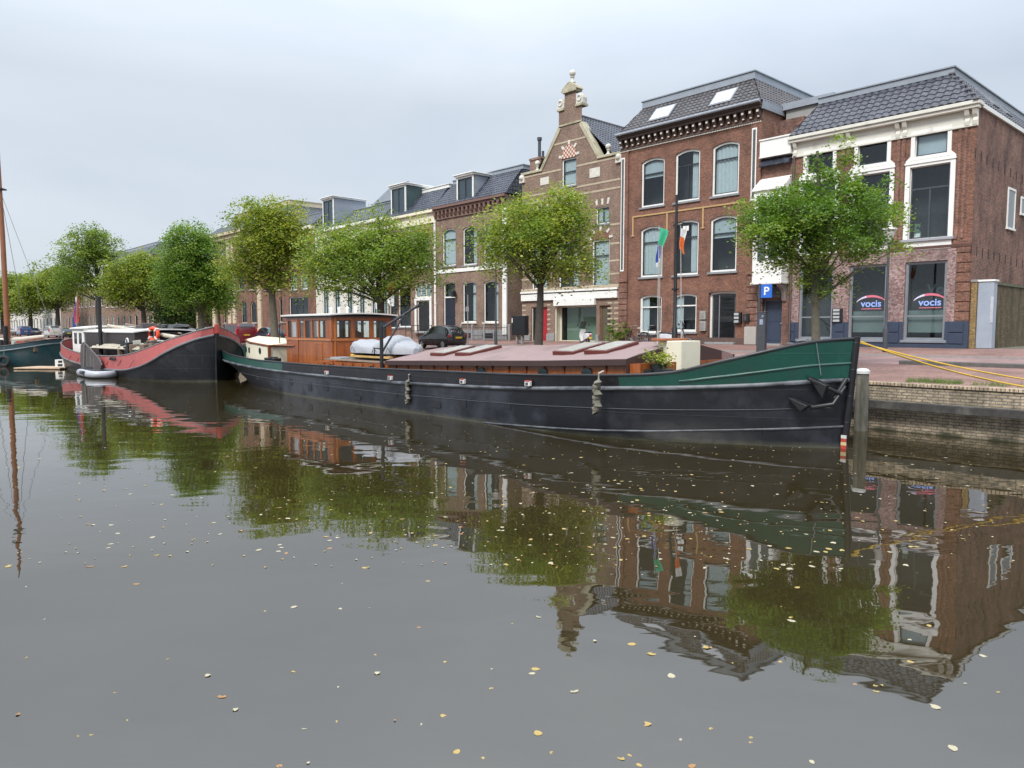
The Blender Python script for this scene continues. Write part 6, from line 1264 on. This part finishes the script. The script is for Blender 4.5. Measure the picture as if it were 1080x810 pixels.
def car(label, pos, rz, tab, col, name='parked_car', cat='car', wr=.3, group='cars parked along the quay', wx=(1.12, -1.15), lamps=True):
    rt = thing(name, label, cat, pos, rz, group); M_ = pm('car_' + '_'.join('%02d' % int(99 * c) for c in col), col, .25, .04, 1, coat=.8); tb = smooth_tab(tab, .15)
    b = MB(); rings = []
    for x, w_, zb, zl, zt, wt in tb:
        h = [(w_ * .84, zb), (w_, zb + .14), (w_ * 1.01, (zb + zl) / 2 + .05), (w_ * .97, zl), (wt + .03, zt - .05), (wt * .8, zt), (0, zt + .025)]
        rings.append([(x, -y, z) for y, z in h] + [(x, y, z) for y, z in h[-2::-1]])
    b.loft(rings); b.build('body', M_, rt, smooth=45)
    I = lambda x, k: float(np.interp(x, tb[:, 0], tb[:, k]))
    top = max(t_[4] for t_ in tab); cabin = [x for x in tb[:, 0] if I(x, 4) - I(x, 3) > .16]; xa, xb = min(cabin) + .06, max(cabin) - .05
    b = MB()
    for sg in (-1, 1):
        xs = np.linspace(xa, xb, 12)
        for u0, u1 in ((0, .47), (.5, .97)):
            xx = np.linspace(xa + (xb - xa) * u0, xa + (xb - xa) * u1, 7); lo = []; hi = []
            for x in xx:
                y0, z0, y1, z1 = I(x, 1) * .97, I(x, 3), I(x, 5) + .03, I(x, 4) - .05; p0 = (x, sg * (y0 + (y1 - y0) * .1 + .007), z0 + (z1 - z0) * .1); p1 = (x, sg * (y0 + (y1 - y0) * .9 + .007), z0 + (z1 - z0) * .9); lo.append(p0); hi.append(p1)
            b.loft([lo, hi], False, False)
    b.build('side_windows', CARG, rt)
    tops = [x for x in tb[:, 0] if I(x, 4) > top - .06]; rb, fb = min(tops), max(tops)
    for nm, x0, x1 in (('rear_window', xa - .12, rb - .02), ('windscreen', fb + .05, xb + .06)):
        b = MB(); b.loft([[(x, y * (I(x, 5) * .82), I(x, 4) + .03 * (1 - abs(y)) + .006) for y in (-1, -.5, 0, .5, 1)] for x in np.linspace(x0, x1, 6)], False, False); b.build(nm, CARG, rt, smooth=60)
    for x in wx:
        for sg in (-1, 1):
            w0 = I(x, 1); b = MB(); b.X = Matrix.Translation((x, sg * (w0 - .1), wr)) @ Matrix.Rotation(R(90), 4, 'X'); b.lathe([(wr * .6, -.10), (wr * .95, -.11), (wr, -.06), (wr, .06), (wr * .95, .11), (wr * .6, .10)], n=20); wl_ = b.build('wheel', TYRE, rt, smooth=40)
            b = MB(); b.X = Matrix.Translation((x, sg * (w0 - .1), wr)) @ Matrix.Rotation(R(90), 4, 'X'); b.lathe([(.02, -.105), (wr * .62, -.108), (wr * .62, .108), (.02, .105)], n=14); b.build('rim', RIM, wl_)
    if lamps:
        xr = tab[0][0]; wrr = tab[1][1]; zl = tab[1][3]
        for sg in (-1, 1):
            b = MB(); hgt = .16 if tab is not VAN else .5; b.box(xr + .0, xr + .14, sg * wrr - .1 if sg > 0 else sg * wrr - .04, sg * wrr + .04 if sg > 0 else sg * wrr + .1, zl - .12, zl - .12 + hgt); b.build('tail_light', pm('tail_red', (.45, .015, .02), .2, .05), rt, bevel=.02)
            xf = tab[-1][0]; b = MB(); b.box(xf - .22, xf - .06, sg * .5 - .12, sg * .5 + .12, tab[-2][3] - .08, tab[-2][3] + .06); b.build('headlight', pm('lamp_clear', (.6, .62, .64), .1), rt, bevel=.02)
        b = MB(); b.box(xr - .02, xr + .04, -.26, .26, zl - .2, zl - .08); b.build('number_plate', pm('plate_yellow', (.62, .42, .03), .5), rt)
    return rt
RC = math.atan2(CA, -SA)                  # heading away along the street
P_ = lambda px, n, dz=0: at(px, n) + Vector((0, 0, dz))
car('small black hatchback with yellow rear plate before the brown house', P_(466, 29), RC, HATCH, (.012, .013, .016))
car('dark red van with a tall red tail light behind the barge stern', P_(249, 25.5), RC, VAN, (.16, .012, .018), 'parked_van', 'van', .32, wx=(1.45, -1.4))
car('dark blue car half hidden between the red van and the wheelhouse', P_(283, 27), RC, HATCH, (.02, .03, .05))
car('pale silver car seen above the red bow', P_(196, 26.5), RC, SEDAN, (.38, .40, .42), wx=(1.35, -1.3))
car('white car whose roof shows right of the dark cabin', P_(147, 26), RC, HATCH, (.55, .56, .57))
car('black van parked left of the silver car', P_(172, 25.6), RC, VAN, (.012, .013, .015), 'parked_van', 'van', .32, wx=(1.45, -1.4))
car('second black van closer to the silver car', P_(184, 25.8), RC, VAN, (.014, .016, .02), 'parked_van', 'van', .32, wx=(1.45, -1.4))
car('grey car parked at the foot of the dark oval tree', P_(215, 27.2), RC, HATCH, (.2, .22, .24))
car('blue van with white edges seen right of the brown mast', P_(25, 25.2), RC, VAN, (.03, .07, .20), 'parked_van', 'van', .32, wx=(1.45, -1.4))
car('dark blue car below the yellowish far tree', P_(36, 26.6), RC, SEDAN, (.02, .035, .08), wx=(1.35, -1.3))
car('white van parked behind the stern of the red barge', P_(55, 25), RC, VAN, (.5, .5, .48), 'parked_van', 'van', .32, wx=(1.45, -1.4))
car('green-black car just left of the white barge wheelhouse', P_(70, 25.4), RC, HATCH, (.012, .03, .025))
car('silver car at the far left edge before the trees', P_(10, 25), RC, SEDAN, (.3, .32, .34), wx=(1.35, -1.3))
# ------------------------------------------------------------------ bicycles and scooters
def bike(label, pos, rz, col, lean=.06, saddle=None, basket=False):
    rt = thing('bicycle', label, 'bicycle', pos, rz); rt.rotation_euler = (lean, 0, rz); fm = pm('bike_' + '_'.join('%02d' % int(99 * c) for c in col), col, .35, .08)
    for x in (-.54, .54):
        b = MB(); b.torus((x, 0, .345), .33, .02, 'y', 28, 6); wl_ = b.build('wheel', RUBBER, rt, smooth=70); b = MB(); b.torus((x, 0, .345), .305, .012, 'y', 28, 5)
        for k in range(12): a = math.pi * k / 6; b.tube([(x, 0, .345), (x + .3 * math.cos(a), 0, .345 + .3 * math.sin(a))], .003, 3)
        b.build('rim', STEEL, wl_)
    b = MB(); S, BB, HT, HB = (-.22, 0, .82), (-.08, 0, .3), (.36, 0, .86), (.40, 0, .62)
    for p0, p1 in ((BB, S), (BB, HB), (S, HT), (HT, HB), (HB, (.54, 0, .345)), ((-.54, 0, .345), BB), ((-.54, 0, .345), (-.2, 0, .72))): b.tube([p0, p1], .018, 8)
    b.build('frame', fm, rt, smooth=60)
    b = MB(); b.tube([(-.54, -.05, .69), (-.2, -.05, .70)], .01, 5); b.tube([(-.54, .05, .69), (-.2, .05, .70)], .01, 5); b.torus((-.54, 0, .345), .365, .014, 'y', 20, 5); b.build('carrier_and_guard', fm, rt)
    b = MB(); b.loft([[(-.38, -.1, .92), (-.38, .1, .92), (-.38, .1, .97), (-.38, -.1, .97)], [(-.25, -.08, .92), (-.25, .08, .92), (-.25, .08, .965), (-.25, -.08, .965)], [(-.08, -.02, .91), (-.08, .02, .91), (-.08, .02, .94), (-.08, -.02, .94)]]); b.tube([S, (-.24, 0, .93)], .014, 6); b.build('saddle', saddle or BLACK, rt, smooth=60, bevel=.015)
    b = MB(); b.tube([HT, (.34, 0, 1.0)], .015, 6); b.tube([(.12, -.28, 1.04), (.3, -.24, 1.08), (.37, 0, 1.04), (.3, .24, 1.08), (.12, .28, 1.04)], .014, 6); b.build('handlebar', STEEL, rt, smooth=60)
    b = MB(); b.tube([(-.08, -.08, .3), (.02, -.09, .16)], .012, 5); b.tube([(-.08, .08, .3), (-.18, .09, .44)], .012, 5); b.torus((-.08, -.05, .3), .09, .008, 'y', 16, 4); b.build('crank', STEEL, rt); return rt
bike('white city bicycle leaning by the trunk of the young lime tree', P_(842, 25.4), ROT, (.55, .55, .54), .05, pm('grey_saddle', (.3, .3, .31), .6))
bike('black bicycle with white saddle against the tall red house', P_(672, 34.9), ROT + math.pi, (.02, .02, .02), -.08, WHITE)
bike('dark bicycle with high handlebars beside the ground floor window', P_(690, 34.9), ROT + math.pi, (.025, .02, .02), -.08)
def scooter(label, pos, rz, col):
    rt = thing('motor_scooter', label, 'scooter', pos, rz); M_ = pm('scooter_' + '_'.join('%02d' % int(99 * c) for c in col), col, .3, .05, coat=.5)
    for x in (-.55, .62):
        b = MB(); b.torus((x, 0, .24), .18, .06, 'y', 22, 8); wl_ = b.build('wheel', RUBBER, rt, smooth=70); b = MB(); b.X = Matrix.Translation((x, 0, .24)) @ Matrix.Rotation(R(90), 4, 'X'); b.lathe([(.01, -.04), (.13, -.04), (.13, .04), (.01, .04)], n=14); b.build('rim', STEEL, wl_)
    b = MB()
    b.loft([[(x, -w_, z0), (x, -w_ * .9, z1), (x, w_ * .9, z1), (x, w_, z0)] for x, w_, z0, z1 in ((-.92, .08, .55, .68), (-.8, .17, .42, .72), (-.45, .2, .34, .72), (-.12, .18, .26, .66), (-.02, .16, .22, .3), (.3, .16, .22, .29))])
    b.loft([[(x, -w_, z), (x - .06, -w_, z), (x - .06, w_, z), (x, w_, z)] for x, w_, z in ((.32, .17, .25), (.42, .22, .5), (.44, .2, .75), (.36, .12, .95))]); b.loft([[(.85, -.05, .42), (.85, .05, .42), (.8, .05, .44), (.8, -.05, .44)], [(.62, -.1, .46), (.62, .1, .46), (.6, .1, .5), (.6, -.1, .5)], [(.4, -.07, .44), (.4, .07, .44), (.42, .07, .5), (.42, -.07, .5)]])
    b.build('body', M_, rt, smooth=50, bevel=.02)
    b = MB(); b.loft([[(-.85, -.12, .72), (-.85, .12, .72), (-.85, .12, .8), (-.85, -.12, .8)], [(-.4, -.16, .72), (-.4, .16, .72), (-.4, .16, .79), (-.4, -.16, .79)], [(-.1, -.1, .68), (-.1, .1, .68), (-.1, .1, .75), (-.1, -.1, .75)]]); b.build('seat', BLACK, rt, smooth=50, bevel=.025)
    b = MB(); b.tube([(.62, 0, .24), (.36, 0, .98)], .03, 8); b.tube([(.25, -.32, 1.02), (.36, -.1, 1.0), (.36, .1, 1.0), (.25, .32, 1.02)], .02, 8)
    for sg in (-1, 1): b.tube([(.32, sg * .2, 1.02), (.3, sg * .34, 1.2)], .008, 5); b.ball((.3, sg * .35, 1.22), .06, 8)
    b.build('handlebar', BLACK, rt, smooth=60)
    b = MB(); b.loft([[(.46, -.16, 1.0), (.46, .16, 1.0)], [(.36, -.2, 1.2), (.36, .2, 1.2)], [(.26, -.15, 1.42), (.26, .15, 1.42)]], False, False); b.build('windshield', glassm('smoked_screen', (.3, .3, .32)), rt, smooth=60)
    b = MB(); b.box(-.96, -.9, -.06, .06, .56, .64); b.build('tail_light', pm('tail_red'), rt, bevel=.01); b = MB(); b.box(-.95, -.93, -.08, .08, .38, .5); b.build('number_plate', pm('plate_yellow'), rt); return rt
scooter('white scooter with tall windshield before the gabled house shop window', P_(617, 33.2), RC - .5, (.6, .6, .6))
scooter('white and blue scooter parked behind the black mast', P_(713, 33), ROT + .2, (.55, .57, .6))
# ------------------------------------------------------------------ street furniture
def lamp(label, px, n, top, top_lantern=True):
    p_ = P_(px, n); h = FN(px, top, n)[1] - p_.z; rt = thing('street_lamp', label, 'street lamp', p_, 0, 'grey street lamps with glass lanterns'); b = MB(); b.lathe([(.10, 0), (.10, .95), (.075, 1.05), (.06, 1.1), (.048, h - .6), (.075, h - .58), (.075, h - .52)], n=12); b.build('post', DARKG, rt, smooth=40)
    b = MB(); b.lathe([(.10, h - .52), (.26, h - .02), (.24, h)], n=14); b.build('lantern', pm('lantern_glass', (.55, .56, .56), .25, .05), rt, smooth=40); b = MB(); b.lathe([(.31, h), (.31, h + .05), (.12, h + .12), (.02, h + .14)], n=14); b.build('lamp_cap', WHITE, rt, smooth=40)
lamp('grey street lamp with pale lantern before the corner building', 934, 33.3, 243)
lamp('dark street lamp post before the brown house, lantern among leaves', 523, 31, 264)
p_ = P_(711.5, 31); ht = FN(711, 206, 31)[1] - p_.z; rt = thing('lamp_mast', 'tall slim black mast with bracket before the tall red house', 'mast', p_, ROT)
b = MB(); b.lathe([(.14, 0), (.14, 1.2), (.09, 1.3), (.085, ht * .6), (.06, ht)], n=12); b.build('pole', BLACK, rt, smooth=40); zb = FN(711, 238, 31)[1] - p_.z
b = MB(); b.box(-.2, .9, -.03, .03, zb - .03, zb + .03); b.tube([(-.25, 0, zb + .15), (.8, 0, zb + .05)], .02, 6); b.box(.45, .8, -.08, .08, zb - .35, zb - .05); b.box(-.12, .12, -.12, .12, zb - 3.2, zb - 3.1); b.build('bracket', BLACK, rt); b = MB(); b.box(.46, .62, -.1, -.085, zb - .33, zb - .1); b.box(.65, .79, -.1, -.085, zb - .33, zb - .1); b.build('small_signs', WHITE, rt)
# parking sign and pay machine
p_ = P_(803.5, 32); rt = thing('parking_machine', 'dark grey parking machine with tall post carrying a blue P sign', 'parking machine', p_, ROT + .15)
h = FN(803, 330, 32)[1] - p_.z; hs = FN(808, 300, 32)[1] - p_.z
b = MB(); b.box(-.2, .2, -.15, .15, 0, h); b.box(-.22, .22, -.17, .17, h, h + .05); b.build('housing', DARKG, rt, bevel=.03)
b = MB(); b.box(-.06, .1, -.165, -.15, h - .55, h - .3); b.build('screen', pm('machine_face', (.25, .3, .4), .3), rt)
b = MB(); b.box(-.2, -.1, -.05, .05, h, hs + .05); b.build('post', DARKG, rt)
b = MB(); b.box(-.08, .44, -.04, -.01, hs - .62, hs); s_ = b.build('sign_plate', pm('sign_blue', (.02, .13, .55), .4, .04), rt, bevel=.01); text('P', .52, WHITE, rt, (.18, -.046, hs - .32))
text('P', .16, pm('paler_blue', (.3, .45, .6), .5), rt, (.08, -.17, h - .18))
# plain sign post by the hatchback
p_ = P_(493.5, 28); h = FN(493, 311, 28)[1] - p_.z; rt = thing('sign_post', 'thin grey sign post with two small plates behind the hatchback', 'sign', p_, ROT - .4); b = MB(); b.lathe([(.035, 0), (.035, h)], n=8); b.build('post', STEEL, rt); z = FN(493, 326, 28)[1] - p_.z; b = MB(); b.box(-.28, .3, -.06, -.03, z - .14, z + .14); b.build('plate', pm('sign_back', (.35, .36, .38), .5), rt)
# black advertising cabinet on a leg, grey cabinets
p_ = P_(548.5, 33); z0, z1 = FN(548, 353.5, 33)[1] - p_.z, FN(548, 333, 33)[1] - p_.z; rt = thing('electrical_cabinet', 'black square cabinet on legs between the brown and gabled houses', 'cabinet', p_, ROT); b = MB(); b.box(-.62, .62, -.2, .2, z0, z1); b.build('body', BLACK, rt, bevel=.03); b = MB(); b.box(-.3, -.2, -.1, .1, 0, z0); b.box(.2, .3, -.1, .1, 0, z0); b.build('legs', GSTONE, rt); b = MB(); b.box(-.58, -.5, -.21, -.2, z1 - .45, z1 - .15); b.build('label', WHITE, rt)
# railings
b = MB(); rt = thing('spiked_railing', 'low dark spiked railing along the front of the brown house', 'railing', W(35.0, TP(486, 35.0), GZ(35)), ROT); Lr = TP(486, 35) - TP(537, 35); b.box(0, Lr, -.02, .02, .35, .39); b.box(0, Lr, -.02, .02, .95, .99)
for i in range(int(Lr / .16)): x = i * .16 + .05; b.tube([(x, 0, .1), (x, 0, 1.12), (x, 0, 1.2)], [.012, .012, .003], 5)
b.build('bars', DARKG, rt)
for i in range(5): x = Lr * i / 4; b = MB(); b.lathe([(.07, 0), (.07, 1.08), (.085, 1.1), (.085, 1.14), (.03, 1.2)], (x, 0, 0), 8); b.build('post', GSTONE, rt)
rt = thing('stoop_railing', 'black tubular stoop railing before the cornice house door', 'railing', W(34.9, TP(428, 34.9), GZ(34.9)), ROT); Lr = TP(428, 34.9) - TP(455, 34.9); b = MB()
for z in (.7, 1.15): b.tube([(0, 0, z), (Lr, 0, z)], .025, 6)
for i in range(5): b.tube([(Lr * i / 4, 0, 0), (Lr * i / 4, 0, 1.17)], .025, 6)
b.build('rails', BLACK, rt)
# flags
def flag(label, px, n, top, zb, cols, dims, seed, lean=0):
    p_ = P_(px, n); h = FN(px, top, n)[1] - p_.z; rt = thing('flagpole', label, 'flag', p_, ROT); b = MB(); b.tube([(lean, 0, 0), (0, 0, h)], [.022, .012], 6); b.build('pole', pm('pole_pale', (.42, .41, .38), .5), rt, smooth=60)
    w_, hh, side = dims; b = MB(); n1, n2 = 10, 8
    def pt(u, v): d = 1 - .18 * u; return (side * w_ * u * (.75 + .25 * math.sin(v * 3 + seed)), .07 * math.sin(u * 8 + v * 3 + seed), h - .05 - hh * v * d - .45 * u * hh * (.6 + .4 * v))
    for i in range(n1):
        for j in range(n2):
            b.k = int(j * len(cols) / n2) if len(cols) > 1 else 0; b.quad(pt(i / n1, j / n2), pt((i + 1) / n1, j / n2), pt((i + 1) / n1, (j + 1) / n2), pt(i / n1, (j + 1) / n2))
    b.build('flag', cols, rt, smooth=60); return rt
FG = pm('flag_green', (.05, .42, .24), .8, .1, 3); FW = pm('flag_white'); FO = pm('flag_orange', (.62, .16, .04), .8); FB = pm('flag_blue')
flag('green flag on a thin pale pole before the tall red house', 693.5, 24.3, 238, 0, [FG], (.44, .66, 1), 1)
flag('orange and white flag on a thin pole right of the black mast', 716, 24.3, 238, 0, [FW, FO, FO], (.34, .85, 1), 2.2, .15)
flag('narrow blue and white pennant hanging just under the green flag', 695, 24.6, 256, 0, [FB, FB, FW], (.19, .75, -1), .6)
for i, (px, top, bot) in enumerate(((397.5, 306, 326), (410.5, 300, 323), (414, 299, 323))):
    T_, Z_ = FN(px, top, 35.5); Z2 = FN(px, bot, 35.5)[1]; rt = thing('red_white_pennant', ['red and white pennant hanging left of the broad tree trunk', 'red and white pennant right of the broad tree trunk, wider', 'red and white pennant beside the tall ground floor window'][i], 'pennant', W(35.5, T_, 0), ROT, 'red and white pennants on the white cornice house'); b = MB(); hh = Z_ - Z2
    for k in range(2):
        b.k = k
        z0, z1 = Z_ - hh * (.48 * k), Z_ - hh * (.48 if k == 0 else 1); ps = [(-.3 + .6 * j / 12, .05 * math.sin(j * 1.4)) for j in range(13)]; b.loft([[(x, y, z0) for x, y in ps], [(x * .8, y, z1) for x, y in ps]], False, False)
    b.build('cloth', [pm('flag_red'), FW], rt, smooth=60); b = MB(); b.tube([(-.3, .0, Z_ + .02), (.3, .5, Z_ + .25)], .02, 6); b.build('rod', WOODG, rt)
# small wheeled white trailer-like box and timber by the far quay
# ------------------------------------------------------------------ floating leaves
g = np.random.default_rng(21); LM = [pm('leaf_yellow', (.36, .26, .08), .6, .3, 30), pm('leaf_pale', (.38, .34, .23), .6, .2, 30), pm('leaf_brown', (.30, .16, .06), .6, .3, 30)]
def leaf_mesh(k):
    b = MB(); n = 12; r = [(math.cos(6.283 * i / n) * (1 + .12 * math.sin(i * 2.7 + k)), math.sin(6.283 * i / n) * .78 * (1 - .25 * math.cos(6.283 * i / n))) for i in range(n)]
    z = lambda x, y: .1 * (x * x * .5 + abs(y) * .4) + .04
    b.add([(0, 0, .03)] + [(x, y, z(x, y)) for x, y in r], [(0, 1 + i, 1 + (i + 1) % n) for i in range(n)]); b.tube([(-.95, 0, .08), (-1.4, .1, .1)], .035, 4); return b
kinds = [('round yellow leaf floating on the dark canal water', 0), ('pale bleached leaf floating on the dark canal water', 1), ('brownish leaf floating on the dark canal water', 2)]
protos = {}
cnt = 0; nleaf = 0; small = MB()
def in_water(x, y):
    n_ = (CA * x + SA * y) / U; t_ = (-SA * x + CA * y) / U
    if t_ < 5.8: return n_ < 16.6
    if t_ < 30: return n_ < (11.0 if t_ > 12 else 11.0 + (12 - t_) * .5)
    return n_ < 8.2
while cnt < 950:
    px, py = g.random() * 1080, 425 + 385 * g.random()
    if g.random() > (.36 + .64 * math.exp(-((px - 660) / 300) ** 2)) * (1.0 if py < 600 else .085): continue
    x, y, z = ray(px, py); k = -EYE / z; x, y = x * k, y * k
    if not in_water(x, y): continue
    r = .012 + .024 * g.random() ** 2.2; cnt += 1
    kk = int(g.choice(3, p=[.42, .43, .15])); rz_ = g.random() * 6.28
    if py > 600: r *= .95
    if nleaf < 240 and (py > 600 or (py > 480 and r > .023)):
        nleaf += 1
        if kk not in protos:
            o = leaf_mesh(kk).build('floating_leaf', LM[kk]); protos[kk] = o
        else:
            o = protos[kk].copy(); COL.objects.link(o)
        tag(o, kinds[kk][0], 'leaf', kinds[kk][0].split(' floating')[0].replace('leaf', 'leaves') + ' afloat on the canal')
        o.location = (x, y, -.0005); o.rotation_euler = (g.normal(0, .05), g.normal(0, .05), rz_); q = r * 1.3; o.scale = (q, q * (.75 + .3 * g.random()), q * .7)
    else:
        small.k = kk; n = 6; small.quad(*[(x + r * math.cos(6.283 * i / n + rz_) * (1 if i % 2 else .8), y + r * math.sin(6.283 * i / n + rz_), .004 + .003 * (i % 3)) for i in range(n)])
stuff(small.build('distant_leaves', LM))
